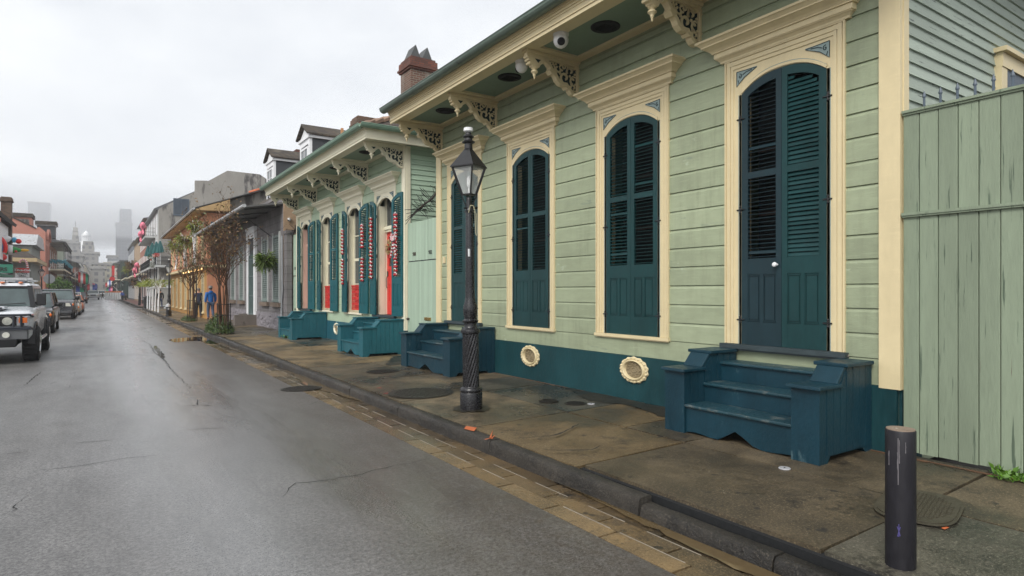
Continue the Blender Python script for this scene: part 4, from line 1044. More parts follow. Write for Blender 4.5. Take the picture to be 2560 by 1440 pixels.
# ------------------------------------------------------------------ lamp post
def lamp_post(label, group='street lamp posts', lift=0):
    o = thing('street_lamp', label, 'street lamp', (0,0,0), group)
    m = MB(); m.lathe((0,0,0), [(.148,0),(.150,.02),(.148,.21),(.140,.23),(.150,.245),(.150,.27),(.135,.29),(.120,.30),(.118,.305)], 28); m.build('base', blackg, o, smooth=True)
    m = MB(); n = 96; fn = lambda r, z, t: r*(1+.045*cos(16*(t - z*3.2)))
    m.lathe((0,0,0), [(.104,.30+.7*k/26) for k in range(27)], n, fn=fn); m.build('twisted_shaft', blackg, o, smooth=False)
    m = MB(); m.lathe((0,0,0), [(.106,1.0),(.125,1.01),(.13,1.03),(.122,1.06),(.095,1.075),(.082,1.10),(.085,1.14),(.105,1.16),(.108,1.175),(.085,1.19),(.078,1.20),(.088,1.23),(.098,1.29),(.094,1.36),(.072,1.43),(.064,1.5),(.060,1.7),(.047,2.6),(.043,2.62)], 24); m.build('column', blackg, o, smooth=True)
    m = MB(); m.lathe((0,0,0), [(.05,2.60),(.055,2.63),(.042,2.66),(.034,2.78),(.030,2.80)], 14)
    m.tube([(-.09,0,2.655),(.0,0,2.66),(.13,0,2.675)], .012, 6); m.ball((.13,0,2.675), .018, 6, 5); m.tube([(0,-.09,2.62),(0,.09,2.62)], .011, 6)
    # cradle arms
    for k in range(4):
        t = pi/4 + k*pi/2 + .3; m.tube([(.03*cos(t),.03*sin(t),2.66),(.09*cos(t),.09*sin(t),2.80),(.235*cos(t),.235*sin(t),3.215)], .008, 6)
    m.build('cradle', black, o)
    zt, zb, R, r = 3.20, 2.90, .215, .085; n = 4; off = pi/4+.3
    zb = 2.84
    fr = MB()
    for k in range(4):
        t = off+k*pi/2; t2 = t+pi/2
        a, b_ = Vector((r*cos(t),r*sin(t),zb)), Vector((R*cos(t),R*sin(t),zt)); fr.tube([a,b_], .011, 6)
        a2, b2 = Vector((r*cos(t2),r*sin(t2),zb)), Vector((R*cos(t2),R*sin(t2),zt)); fr.tube([a,a2], .011, 6); fr.tube([b_,b2], .014, 6)
    fr.prism([(r*1.1*cos(off+k*pi/2), r*1.1*sin(off+k*pi/2)) for k in range(4)], 'z', zb-.012, zb+.004)
    fr.build('lantern_frame', black, o)
    gp_ = MB()
    for k in range(4):
        t = off+k*pi/2; t2 = t+pi/2; gp_.poly([(r*cos(t),r*sin(t),zb),(r*cos(t2),r*sin(t2),zb),(R*cos(t2),R*sin(t2),zt),(R*cos(t),R*sin(t),zt)])
    gt = bpy.data.materials.get('lantern_glass')
    if not gt:
        tt = NT('lantern_glass'); b = tt.b; b.inputs['Base Color'].default_value = (.75,.78,.76,1); b.inputs['Alpha'].default_value = .32; b.inputs['Roughness'].default_value = .12; gt = tt.mat
    gp_.build('lantern_glass', gt, o)
    rfm = MB(); R2 = R+.03; pts = [(R2*cos(off+k*pi/2), R2*sin(off+k*pi/2), zt+.01) for k in range(4)]; q = [(.055*cos(off+k*pi/2), .055*sin(off+k*pi/2), zt+.24) for k in range(4)]
    rfm.hexa(pts+q); rfm.prism([(p[0]*1.02,p[1]*1.02) for p in pts], 'z', zt-.006, zt+.0095)
    rfm.lathe((0,0,0), [(.055,zt+.24),(.052,zt+.31),(.085,zt+.325),(.088,zt+.335),(.055,zt+.355),(.050,zt+.385),(.072,zt+.395),(.074,zt+.405),(.045,zt+.43),(.035,zt+.46)], 18); rfm.build('lantern_roof', black, o)
    c = MB(); c.lathe((0,0,0), [(.03,zt+.455),(.062,zt+.475),(.064,zt+.49),(.060,zt+.495),(.062,zt+.515),(.055,zt+.52)], 18); c.build('photocell', white, o, smooth=True)
    mn = MB(); mn.tube([(0,0,zb),(0,0,zb+.10)], .012, 6); mn.lathe((0,0,zb+.10), [(.02,0),(.03,.03),(.028,.12),(.012,.15)], 10); mn.build('gas_mantle', white, o)
    return o
LP = lamp_post('nearest black cast iron lamp post, twisted shaft, bead string at its lantern')
bd = MB(); P = [(.05,-.03,2.64),(.0,-.06,2.70),(-.04,-.055,2.66),(-.02,-.065,2.55)] 
for (pa, pb) in (((-.05,-.05,2.60),(-.03,-.06,2.69)),((-.03,-.06,2.69),(.02,-.065,2.69)),((.02,-.065,2.69),(.05,-.06,2.55)),((.05,-.06,2.55),(.055,-.06,2.32)),((.055,-.06,2.32),(.075,-.055,2.30)),((.075,-.055,2.30),(.09,-.05,2.34)),((.09,-.05,2.34),(.08,-.055,2.6)),((.02,-.065,2.69),(.06,-.06,2.60)),((.06,-.06,2.60),(.085,-.055,2.55))):
    a, b_ = Vector(pa), Vector(pb); n = max(2, int((b_-a).length/.012))
    for k in range(n): bd.ball(a.lerp(b_, k/n), .0058, 5, 4)
beads = bd.build('bead_string', M('pearl_beads', (.62,.58,.38), .25, .1), LP)
st_ = MB(); st_.box(-.052,-.030,-.045,-.028,2.02,2.12); st_.build('sticker', white, LP)
lamp_spots = [((4.09,7.10,.148), .18), ((3.72,46.0,.145), .5), ((3.75,84,.15), .3), ((-3.95,62.0,.15), .2), ((3.75,150,.15), .1), ((-3.95,101,.15), .7)]
lab = ['', 'black lamp post beside the hydrant before the peach building', 'black lamp post on the brick pavement across the side street', 'black lamp post across the street behind the silver off-roader', 'black lamp post by the white construction barrier', 'black lamp post at the gallery house across the street']
far_src = None
for i, (p, rz) in enumerate(lamp_spots):
    if i == 0: continue
    c = copy_tree(LP, p, rz, lab[i])
    for ch in list(c.children):
        if ch.name.startswith(('bead_string','sticker')): bpy.data.objects.remove(ch)
LP.location = lamp_spots[0][0]; LP.rotation_euler = (radians(0.0), radians(-.8), .18)
# bollard
o = thing('bollard', 'dark painted pipe bollard with white drips at the lower right', 'bollard', (3.79,1.69,.147))
m = MB(); m.lathe((3.79,1.69,.14), [(.077,0),(.077,.3),(.0765,.6),(.077,.772),(.074,.778)], 40); m.build('post', bollm, o, smooth=True)
m = MB(); m.lathe((3.79,1.69,.917), [(.073,.0),(.072,.006),(.0,.006)], 40, cap=False); m.build('top_cap', boltop, o)
m = MB()
cx, cy = 3.79, 1.69
def on(t, z): return (cx+.0775*cos(t), cy+.0775*sin(t), z)
tt = -pi*.90
for (pts) in ([(tt-.10,.385),(tt+.0,.36),(tt+.08,.335)],[(tt+.09,.385),(tt,.36),(tt-.08,.33)],[(tt,.40),(tt,.33)]): m.tube([on(a,z) for a,z in pts], .0025, 4)
m.build('scribble', M('violet_ink', (.07,.06,.20), .5, .1), o)
m = MB()
for (a, z0_, z1_) in ((tt-.05,.62,.88),(tt+.03,.74,.87),(tt-.08,.70,.80),(tt+.42,.80,.86),(tt-.7,.72,.80)):
    n = 7; m.tube([on(a+U(-.01,.01), z0_+(z1_-z0_)*k/n) for k in range(n+1)], [U(.001,.0032) for k in range(n+1)], 4)
m.build('paint_drips', M('pale_drips', (.15,.14,.15), .6, .2), o)
# ------------------------------------------------------------------ garlands
candyr = M('candy_red', (.36,.010,.018), .25, .25, 30, coat=.3); candyw = M('candy_white', (.72,.68,.68), .3, .1)
def garland(hx, hy, near, ang, w, segs, label, bow=False):
    ph = radians(ang); d = Vector((-sin(ph), cos(ph)*(1 if near else -1), 0)); n = Vector((-cos(ph), -sin(ph)*(1 if near else -1), 0))
    c = Vector((hx,hy,0)) + d*w*.5 - n*.0
    o = thing('candy_garland', label, 'garland', (c.x,c.y,segs[0][1]), 'candy garlands on the teal shutters')
    for si, (z0_, z1_) in enumerate(segs):
        r_ = MB(); w_ = MB(); g_ = MB()
        z = z0_
        while z < z1_:
            for sg in (-1,1):
                r_.ball(c + d*sg*U(.022,.048) - n*.035 + Vector((0,0,z)), (.040,.040,.034), 9, 6)
                w_.ball(c + d*sg*U(.016,.026) - n*.045 + Vector((0,0,z+U(.03,.06))), (.021,.021,.019), 9, 6)
                w_.ball(c + d*sg*.055 - n*.04 + Vector((0,0,z+.012)), (.013,.013,.020), 7, 5)
            if int(z*10) % 2 == 0: g_.ball(c - n*.085 + Vector((0,0,z+.02)), .024, 8, 5)
            z += .098
        if bow:
            z = (segs[0][0]+segs[0][1])/2
            for s in (-1,1):
                for k in range(9):
                    mb = (r_, w_)[k % 2]; a = k/8
                    p0 = c - n*.10 + Vector((0,0,z+.12)); q = p0 + d*s*(.02+.10*a) + Vector((0,0,.10*sin(a*pi)))
                    mb.box(q.x-.014,q.x+.014,q.y-.014,q.y+.014,q.z-.05,q.z+.05)
                    q = p0 + d*s*(.01+.10*a) + Vector((0,0,-.10-.32*a)); mb.hexa([(q.x-.018,q.y-.018,q.z-.02),(q.x+.018,q.y-.018,q.z-.02),(q.x+.018,q.y+.018,q.z-.02),(q.x-.018,q.y+.018,q.z-.02),(q.x-.014,q.y-.014,q.z+.03),(q.x+.014,q.y-.014,q.z+.03),(q.x+.014,q.y+.014,q.z+.03),(q.x-.014,q.y+.014,q.z+.03)])
            for k in range(8): (r_, w_)[k % 2].ball(c-n*.13+d*(-.05+.014*k)+Vector((0,0,z+.12)), (.014,.014,.05), 6, 5)
        r_.build('red_sweets', candyr, o); w_.build('white_sweets', candyw, o); g_.build('gold_bells', brass, o)
wl = .47
for i, nr, segs, bow, lab_ in ((0,True,[(2.13,3.62)],True,'long red and white candy garland with a striped bow, right of the red door'),
                  (0,False,[(2.08,3.65)],False,'long candy garland on the narrow shutter left of the red door'),
                  (1,True,[(2.95,3.62),(2.02,2.70)],False,'candy garland in two lengths on the broad teal shutter two left of the red door'),
                  (1,False,[(2.85,3.60),(1.95,2.65)],False,'candy garland in two short lengths on the narrow teal shutter, leftmost garland')):
    o_ = ops2[i]; garland(W1-(.17 if nr else .15), o_['i0']-.33 if nr else o_['i1']-.10, nr, 190 if nr else 184, wl, segs, lab_, bow)
# wreath on red door
wr = MB(); o = thing('wreath', 'straw wreath with a red bow on the red door', 'wreath', (W1+.2,15.25,2.85))
for k in range(160):
    t = U(0,2*pi); p = Vector((W1+.19+U(-.04,.03),15.38+.16*cos(t),2.88+.16*sin(t))); wr.leaf(p, (U(-1,.2),U(-1,1),U(-1,1)), .09, .03)
wr.build('straw_ring', M('straw', (.42,.30,.14), .7, .3), o)
wr = MB(); wr.box(W1+.14,W1+.17,15.36,15.40,2.45,2.72); wr.box(W1+.14,W1+.17,15.28,15.48,2.60,2.72); wr.build('ribbon', red, o)
# weeds
def weeds(x, y, r, n, label, z=.18, h=.12, mat=weed):
    m = MB()
    for k in range(n):
        a = U(0,2*pi); rr_ = r*math.sqrt(RND()); p = Vector((x+rr_*cos(a), y+rr_*sin(a), z)); m.leaf(p+Vector((0,0,U(0,h))), (U(-1,1),U(-1,1),U(.0,1)), U(.04,.09), U(.02,.04))
    o = m.build('weeds', mat, loc=(x,y,z)); tag(o, label, 'weeds', kind='stuff')
weeds(6.13, 1.90, .13, 120, 'bright green weeds at the foot of the board gate', .185, .05)
weeds(5.22, 21.0, .3, 120, 'green weeds under the far teal steps', .17, .08)
# ------------------------------------------------------------------ grey masonry cottage
def win(parent, side, x, y, z, w, h, frame, pane, louv=False, dep=.04, sub=True, name='window'):
    """window on a wall. side 'x-' : plane X=x facing -x; 'x+'; 'y-': plane Y=y facing the camera"""
    m = MB(); t = min(.09, w*.12); lo = MB()
    def B(mb, a0, a1, z0_, z1_, d0, d1):
        if side == 'x-': mb.box(x-d1, x-d0, y+a0, y+a1, z0_, z1_)
        elif side == 'x+': mb.box(x+d0, x+d1, y+a0, y+a1, z0_, z1_)
        else: mb.box(x+a0, x+a1, y-d1, y-d0, z0_, z1_)
    B(m, -w/2, -w/2+t, z, z+h, -.02, dep); B(m, w/2-t, w/2, z, z+h, -.02, dep); B(m, -w/2+t, w/2-t, z+h-t, z+h, -.02, dep); B(m, -w/2+t, w/2-t, z, z+t, -.02, dep)
    B(m, -w/2-.04, w/2+.04, z-.06, z-.001, -.02, dep+.05)
    if not louv:
        B(m, -.02, .02, z+t, z+h-t, .005, dep*.8)
        for k in (1,2,3): B(m, -w/2+t, w/2-t, z+h*k/4-.015, z+h*k/4+.015, .005, dep*.75)
    else:
        B(m, -.03, .03, z+t, z+h-t, .01, dep)
        zz = z+t+.02
        while zz < z+h-t-.03:
            B(m, -w/2+t, -.03, zz, zz+.05, .006, dep*.7); B(m, .03, w/2-t, zz, zz+.05, .006, dep*.7); zz += .09
    o = m.build(name, frame, parent)
    if sub:
        B(lo, -w/2+t*.6, w/2-t*.6, z+t*.6, z+h-t*.6, .001, .005); lo.build('pane', pane, o)
    return o
W3x = 5.95
H3 = thing('masonry_cottage', 'grey scored stone cottage with white door surround, tin awning and roof dormers', 'house', (W3x, 25, 0))
m = MB(); m.box(W3x, W3x+9, 25.07, 38.4, 0, 5.6); m.build('wall', stone, H3)
m = MB(); m.box(W3x-.03, W3x-.001, 25.10, 38.4, 0, .82)
for k in range(150): 
    yy, zz = U(25.2,38.2), U(.15,.75); m.ball((W3x-.03, yy, zz), (U(.02,.05),U(.1,.22),U(.06,.12)), 6, 4)
m.build('rusticated_plinth', rough_stone, H3)
m = MB(); m.prism([(W3x-.05,5.45),(W3x+9,5.45),(W3x+4.6,9.15)], 'y', 25.3, 38.3); m.build('roof', slate, H3)
m = MB(); m.box(W3x+.002, W3x+9, 25.0, 25.069, 2.0, 5.7); m.build('side_plaster', plast, H3)
m = MB(); m.box(W3x-.001, W3x+.2, 24.52, 25.0, .1, 3.95); m.box(W3x-.03, W3x+.23, 24.50, 25.02, 3.95, 4.08); m.build('garden_wall', stone, H3)
wshut = M('grey_green_shutter', (.16,.20,.185), .6, .15)
for yy in (26.1, 28.15, 33.5, 35.9):
    o = win(H3, 'x-', W3x, yy, 1.35, 1.0, 2.65, wshut, darkg, True)
    q = MB(); q.box(W3x-.06, W3x-.001, yy-.62, yy-.52, 1.28, 4.12); q.box(W3x-.06, W3x-.001, yy+.52, yy+.62, 1.28, 4.12); q.build('window_jamb', lgrey, H3)
    q = MB(); q.box(W3x-.12, W3x-.001, yy-.70, yy+.70, 1.10, 1.27); q.build('stone_sill', M('brown_stone', (.16,.12,.09), .8, .2), H3)
m = MB(); ya = 30.9; m.box(W3x-.10, W3x-.001, ya-.95, ya-.65, .25, 4.2); m.box(W3x-.10, W3x-.001, ya+.65, ya+.95, .25, 4.2); m.box(W3x-.12, W3x-.001, ya-.95, ya+.95, 4.2, 4.62)
m.box(W3x-.16, W3x-.001, ya-1.0, ya+1.0, 4.62, 4.72); o = m.build('door_surround', white, H3)
m = MB(); m.box(W3x-.02, W3x-.0005, ya-.65, ya+.65, .6, 4.2); m.build('recess', darkg, o)
m = MB()
for k in range(9): m.tube([(W3x-.06, ya-.6+k*.15, .62), (W3x-.06, ya-.6+k*.15, 3.3)], .014, 5)
for zz in (.65,1.5,2.4,3.2): m.box(W3x-.075, W3x-.045, ya-.63, ya+.63, zz, zz+.04)
for s in (-1,1):
    for k in range(4):
        m.tube([(W3x-.06, ya+s*(.08+.14*k)+.06*cos(a*.7), 3.42-.02*k+.07*sin(a*.7)) for a in range(10)], .010, 4)
m.tube([(W3x-.06,ya,3.3),(W3x-.06,ya,3.75)], .016, 5); m.build('iron_gate', M('verdigris_iron', (.09,.13,.125), .6, .3), H3)
m = MB(); m.box(W3x-.95, W3x-.001, ya-1.0, ya+1.0, .12, .30); m.box(W3x-.6, W3x-.001, ya-.7, ya+.7, .301, .46); m.box(W3x-.3, W3x-.001, ya-.7, ya+.7, .461, .62)
m.box(W3x-.95, W3x-.001, ya-1.0, ya-.72, .301, .66); m.box(W3x-.45, W3x-.001, ya+.72, ya+1.0, .301, .66); m.build('stone_steps', M('brown_step_stone', (.13,.11,.095), .7, .25, 3, wear=((.06,.05,.04), .4, 3, W3)), H3)
m = MB(); m.tube([(W3x-.05,25.15,.55),(W3x-.05,25.12,1.3),(W3x-.05,25.0,1.7),(W3x-.05,25.05,3.9)], .035, 7); m.build('drain_pipe', greyp, H3)
# awning
AW = MB(); AW.hexa([(4.56,25.1,4.93),(W3x-.001,25.1,5.16),(W3x-.001,39.9,5.16),(4.56,39.9,4.93),(4.56,25.1,4.97),(W3x-.001,25.1,5.24),(W3x-.001,39.9,5.24),(4.56,39.9,4.97)])
o = AW.build('awning', M('tin_awning', (.12,.12,.12), .6, .25, 2, wear=((.22,.2,.18), .3, 3, W3)), H3)
m = MB(); m.tube([(4.52,25.0,4.97),(4.52,40,4.97)], .07, 8); m.build('awning_gutter', metalr, o)
m = MB(); yy = 25.6
while yy < 39.8: m.tube([(4.62,yy,4.90),(W3x,yy,5.10)], .025, 4); yy += 2.2
for yy in (27,31.5,36,39.5): m.tube([(4.75,yy,4.88),(W3x,yy,4.0)], .015, 4)
m.build('awning_brace', darkg, o)
# dormers
def dormer(parent, x, y, w, z0, zt, d, front, sidem, roofm, gable=True, fx='x-'):
    s = -1 if fx == 'x-' else 1
    xa, xb = (x, x+d) if s == -1 else (x-d, x)
    m = MB(); m.box(xa+.12, xb-.02, y+.001, y+w, z0, zt-.12); o = m.build('dormer_wall', sidem, parent)
    m = MB(); f0, f1 = (xa, xa+.12) if s == -1 else (xb-.12, xb)
    m.box(f0, f1, y-.02, y+.16, z0, zt-.12); m.box(f0, f1, y+w-.16, y+w+.02, z0, zt-.12); m.box(f0, f1, y+.16, y+w-.16, zt-.36, zt-.12)
    m.box(xa-.06, xb, y-.10, y+w+.10, zt-.119, zt-.001)
    if gable: m.prism([(y-.08, zt), (y+w+.08, zt), (y+w/2, zt+w*.30)], 'x', f0+.01, f1-.01)
    m.build('dormer_trim', front, o)
    win(parent, fx, x, y+w/2, z0+.3, w-.34, zt-z0-.75, front, glass, sub=True, dep=.03, name='dormer_window')
    m = MB(); pk = zt+w*.36
    m.hexa([(xa-.15,y-.18,zt),(xb,y-.18,zt),(xb,y+w/2,pk),(xa-.15,y+w/2,pk),(xa-.15,y-.18,zt+.07),(xb,y-.18,zt+.07),(xb,y+w/2,pk+.08),(xa-.15,y+w/2,pk+.08)])
    m.hexa([(xa-.15,y+w/2,pk),(xb,y+w/2,pk),(xb,y+w+.18,zt),(xa-.15,y+w+.18,zt),(xa-.15,y+w/2,pk+.08),(xb,y+w/2,pk+.08),(xb,y+w+.18,zt+.07),(xa-.15,y+w+.18,zt+.07)])
    m.build('dormer_roof', roofm, o); return o
dormer(H3, 7.55, 27.2, 1.5, 5.9, 8.55, 3.0, white, darkg, slate)
dormer(H3, 7.55, 33.9, 1.6, 5.9, 8.75, 3.0, white, darkg, slate)
chimney(9.6, 36.0, .9, .8, 7.5, 9.75, bbrick, rockb, H3)
m = MB(); m.box(8.9,9.0,27.0,27.1,7.8,9.0); m.build('wooden_post', M('raw_wood', (.45,.22,.09), .7, .2), H3)
# hanging ferns
def fern_ball(x, y, z, r, label, n=420, mat=fern, hook=True, name='hanging_fern', cat='hanging plant'):
    o = thing(name, label, cat, (x,y,z)); m = MB()
    for k in range(n):
        d = Vector((U(-1,1),U(-1,1),U(-.9,.8))).normalized(); l = r*U(.6,1.25); p = Vector((x,y,z)) ; q = p + d*l*.8 + Vector((0,0,-r*U(0,.5)))
        for j in range(2): m.tint = U(.6,1.2); m.leaf(p.lerp(q, U(.3,.95)), (d + Vector((U(-.5,.5),U(-.5,.5),-U(.2,1.2)))), r*U(.35,.6), r*.10)
    m.build('fronds', mat, o)
    m = MB(); m.lathe((x,y,z-r*.3), [(.02,-.1*r),(r*.42,0),(r*.5,r*.35),(r*.46,r*.36)], 10); m.build('basket', rust, o)
    if hook: m = MB(); m.tube([(x,y,z+.1),(x,y,z+r*1.5)], .008, 4); m.build('chain', black, o)
    return o
fern_ball(5.52, 26.1, 3.05, .48, 'bushy fern in a basket hanging on the grey stone cottage')
# ------------------------------------------------------------------ peach building
X4 = 5.0
H4 = thing('gallery_house', 'two storey peach and yellow house with wide eave beyond the grey cottage', 'house', (X4, 38.6, 0))
m = MB(); m.box(X4, X4+1.0, 38.6, 60, 3.25, 6.2); m.build('upper_wall', peach, H4)
m = MB(); m.box(X4+.0, X4+1.0, 38.62, 60, 0, 3.1); m.build('lower_wall', yel, H4)
m = MB(); m.box(X4+.001, X4+.999, 38.55, 38.618, 0, 3.1); m.build('side_wall', peach, H4)
m = MB(); m.box(X4-.35, X4+1.0, 38.3, 60, 3.101, 3.249); m.build('floor_ledge', cream, H4)
m = MB(); m.prism([(X4+1.0,0),(X4+9,0),(X4+9,8.0),(X4+4.2,8.25),(X4+1.0,6.85)], 'y', 38.6, 60); m.build('party_wall', stucco, H4)
m = MB(); m.hexa([(4.35,37.95,6.22),(6.1,37.95,6.30),(6.1,60.3,6.30),(4.35,60.3,6.22),(4.35,37.95,6.30),(6.1,37.95,6.95),(6.1,60.3,6.95),(4.35,60.3,6.30)]); m.build('eave', M('tan_soffit', (.42,.28,.13), .6, .1), H4)
m = MB(); m.hexa([(4.28,37.9,6.32),(9.3,38.5,8.20),(9.3,60.4,8.20),(4.28,60.4,6.32),(4.28,37.9,6.36),(9.3,38.5,8.27),(9.3,60.4,8.27),(4.28,60.4,6.36)]); o = m.build('roof', greyroof, H4)
m = MB(); m.tube([(4.26,37.85,6.30),(4.26,60.4,6.30)], .06, 6); m.build('eave_gutter', metalr, o)
m = MB()
for k in range(26):
    a = Vector((7.2,38.45,7.50)).lerp(Vector((9.9,38.45,8.6)), k/26); m.tint = U(.7,1.2); m.tube([a, a+Vector((.14,0,.055))], [.085,.11], 7)
m.build('ridge_tiles', terra, H4)
for yy in (40.2, 43.0, 46.0, 49, 52, 55, 58):
    win(H4, 'x-', X4, yy, 3.6, 1.1, 2.1, cream, blues, True); win(H4, 'x-', X4, yy, .5, 1.1, 2.3, cream, darkg, False, name='shop_window')
win(H4, 'y-', X4+.5, 38.6, 3.5, .62, 2.2, blues, darkg, True)
lit_ = EMI('warm_bulb', (1,.62,.25), 6)
for k in range(7):
    m = MB(); m.ball((X4-.2, 39.2+k*1.5, 3.02), .06, 7, 5); m.build('porch_bulb', lit_, H4)
# plants on the balcony
for (x,y,z,r,l) in ((4.45,39.2,5.5,.50,'yellow green potted palm on the peach house balcony, nearest'),(4.4,43.5,5.0,.60,'yellow green potted palm on the peach house balcony, middle'),(4.4,48.5,5.0,.6,'yellow green potted palm on the peach house balcony, farthest')):
    o = fern_ball(x,y,z,r,l,200,leafy,False,'balcony_palm','potted palm')
    m = MB(); 
    for k in range(3): m.tube([(x+U(-.1,.1),y+U(-.1,.1),3.26),(x+U(-.1,.1),y+U(-.2,.2),z-.6),(x+U(-.2,.2),y+U(-.2,.2),z)], [.05,.035,.02], 5)
    for k in range(9): m.tube([(x,y,z-.5),(x+U(-.5,.5),y+U(-.6,.6),z+U(-.1,.4))], .012, 4)
    m.build('white_stem', white, o)
# ------------------------------------------------------------------ twiggy vines on the kerb
def vine(x, y, z, H, spread, label, sd, green=.3):
    rr = random.Random(sd); o = thing('rose_vine', label, 'vine', (x,y,z)); st = MB(); lf = MB(); lb = MB()
    def grow(p, d, l, r, dep):
        pts = [p]; q = p; dd = d.copy()
        n = 4
        for k in range(n):
            dd = (dd + Vector((rr.uniform(-1,1),rr.uniform(-1,1),rr.uniform(-.5,.8)))*.22).normalized(); q = q + dd*l/n; pts.append(q)
            if rr.random() < .22 and dep < 2:
                (lf if rr.random() < green else lb).leaf(q, (rr.uniform(-1,1),rr.uniform(-1,1),rr.uniform(-.8,.4)), rr.uniform(.06,.13), .045)
        st.tube(pts, [r*(1-.6*k/n) for k in range(n+1)], 4, cap=False)
        if dep > 0:
            for k in range(rr.choice((2,3,4))):
                s = pts[rr.randint(1,n)]; nd = (dd + Vector((rr.uniform(-1,1),rr.uniform(-1,1),rr.uniform(-.35,.7)))*.85).normalized()
                grow(s, nd, l*rr.uniform(.5,.75), r*.55, dep-1)
        else:
            for k in range(rr.randint(0,1)):
                (lf if rr.random() < green else lb).leaf(q + Vector((rr.uniform(-.1,.1),)*3), (rr.uniform(-1,1),rr.uniform(-1,1),rr.uniform(-1,.3)), rr.uniform(.05,.12), .045)
    for k in range(11):
        a = rr.uniform(0,2*pi); b0 = Vector((x+.13*cos(a), y+.13*sin(a), z)); top = b0 + Vector((rr.uniform(-.1,.1), rr.uniform(-.1,.1), H*rr.uniform(.30,.42)))
        st.tube([b0, b0.lerp(top,.5)+Vector((rr.uniform(-.05,.05),rr.uniform(-.05,.05),0)), top], [.028,.022,.018], 5)
        for j in range(2):
            t = rr.uniform(0,2*pi); grow(top, Vector((cos(t)*spread, sin(t)*spread, 1)).normalized(), H*rr.uniform(.22,.32), .018, 3)
    st.build('stems', twigm, o); lf.build('green_leaves', leafg, o); lb.build('rusty_leaves', leafb, o)
    g = MB()
    for k in range(4):
        a = k*pi/2+.4; g.tube([(x+.26*cos(a), y+.26*sin(a), z),(x+.26*cos(a), y+.26*sin(a), z+1.15)], .016, 5)
    for zz in (.25,.7,1.1): g.tube([(x+.26*cos(t*pi/6), y+.26*sin(t*pi/6), z+zz) for t in range(13)], .010, 4, cap=False)
    g.build('tree_guard', black, o)
vine(3.78, 24.8, .145, 5.3, .50, 'bare twiggy vine with rusty leaves in an iron guard, nearest on the curb', 11, .12)
vine(4.0, 36.3, .15, 4.9, .5, 'greener twiggy vine behind the nearest one, beside the man in navy', 23, .45)
def bush(x, y, z, rx, ry, h, n, label, mat):
    m = MB(); st = MB()
    for k in range(n):
        a = U(0,2*pi); r = math.sqrt(RND()); hh = h*(1-r*r*.8)*RND()**.7; p = Vector((x+rx*r*cos(a), y+ry*r*sin(a), z+hh)); m.tint = U(.5,1.2)
        m.leaf(p, (U(-1,1),U(-1,1),U(0,1.2)), U(.06,.14), U(.02,.035))
    o = thing('bush', label, 'bush', (x,y,z)); m.build('leaves', mat, o)
    for k in range(24): st.tube([(x+U(-.2,.2),y+U(-.2,.2),z),(x+U(-rx,rx)*.8,y+U(-ry,ry)*.8,z+h*U(.4,1))], .007, 4)
    st.build('stems', twigm, o)
bush(3.74, 25.6, .145, .45, 1.3, .75, 2600, 'low green bush at the foot of the nearest vine', leafg)
bush(3.85, 36.5, .15, .35, .8, .30, 600, 'low green tuft at the foot of the second vine', leafg)
# ------------------------------------------------------------------ white topiary trees, bin, hydrant
for k, (x,y) in enumerate(((3.68,54.5),(3.66,57.5),(3.64,60.5),(3.62,63.5),(3.60,66.5))):
    nm = ('nearest','second','middle','fourth','farthest')[k]
    o = thing('palm_topiary', f'{nm} of the white stemmed palm topiaries on the curb before the gallery', 'topiary', (x,y,.145), 'white topiaries on the curb')
    m = MB(); m.tube([(x,y,.145),(x+.02,y,1.2),(x+.08,y,2.05)], [.065,.055,.045], 7)
    for j in range(16):
        a = U(0,2*pi); m.tube([(x+.08,y,1.9),(x+.08+.35*cos(a),y+.35*sin(a),2.35),(x+.08+.75*cos(a),y+.75*sin(a),2.6+U(-.2,.3))], [.018,.012,.005], 4)
    m.build('white_branches', white, o); m = MB()
    for j in range(260):
        a = U(0,2*pi); r = U(.2,.95); p = Vector((x+.08+r*cos(a), y+r*sin(a), 2.35+U(-.15,.35))); m.tint = U(.7,1.2); m.leaf(p, (cos(a),sin(a),U(-.9,.3)), U(.2,.35), .045)
    m.build('foliage', leafy, o)
o = thing('litter_bin', 'black litter bin on the curb before the white topiaries', 'litter bin', (3.55,68.5,.145))
m = MB(); m.lathe((3.7,68.3,.145), [(.28,0),(.31,.05),(.33,1.0),(.34,1.02)], 14); m.build('bin_body', black, o)
m = MB(); m.lathe((3.7,68.3,1.165), [(.35,0),(.35,.06),(.2,.16),(.02,.18)], 14); m.build('lid', black, o)
o = thing('fire_hydrant', 'silver capped black fire hydrant beside the second lamp post', 'hydrant', (3.66,45.3,.145))
m = MB(); m.lathe((3.6,45.2,.145), [(.17,0),(.17,.06),(.12,.08),(.12,.5),(.15,.54),(.15,.6)], 12); m.build('barrel', black, o)
m = MB(); m.lathe((3.6,45.2,.745), [(.15,0),(.14,.1),(.08,.18),(.03,.2),(.03,.26)], 12)
m.lathe((3.6,45.2,.66), [(.07,.0),(.07,.2),(.05,.22)], 10, Matrix.Rotation(-pi/2,4,'Y')); m.lathe((3.6,45.2,.62), [(.05,.0),(.05,.2)], 10, Matrix.Rotation(pi/2,4,'X')); m.build('bonnet', metalr, o)
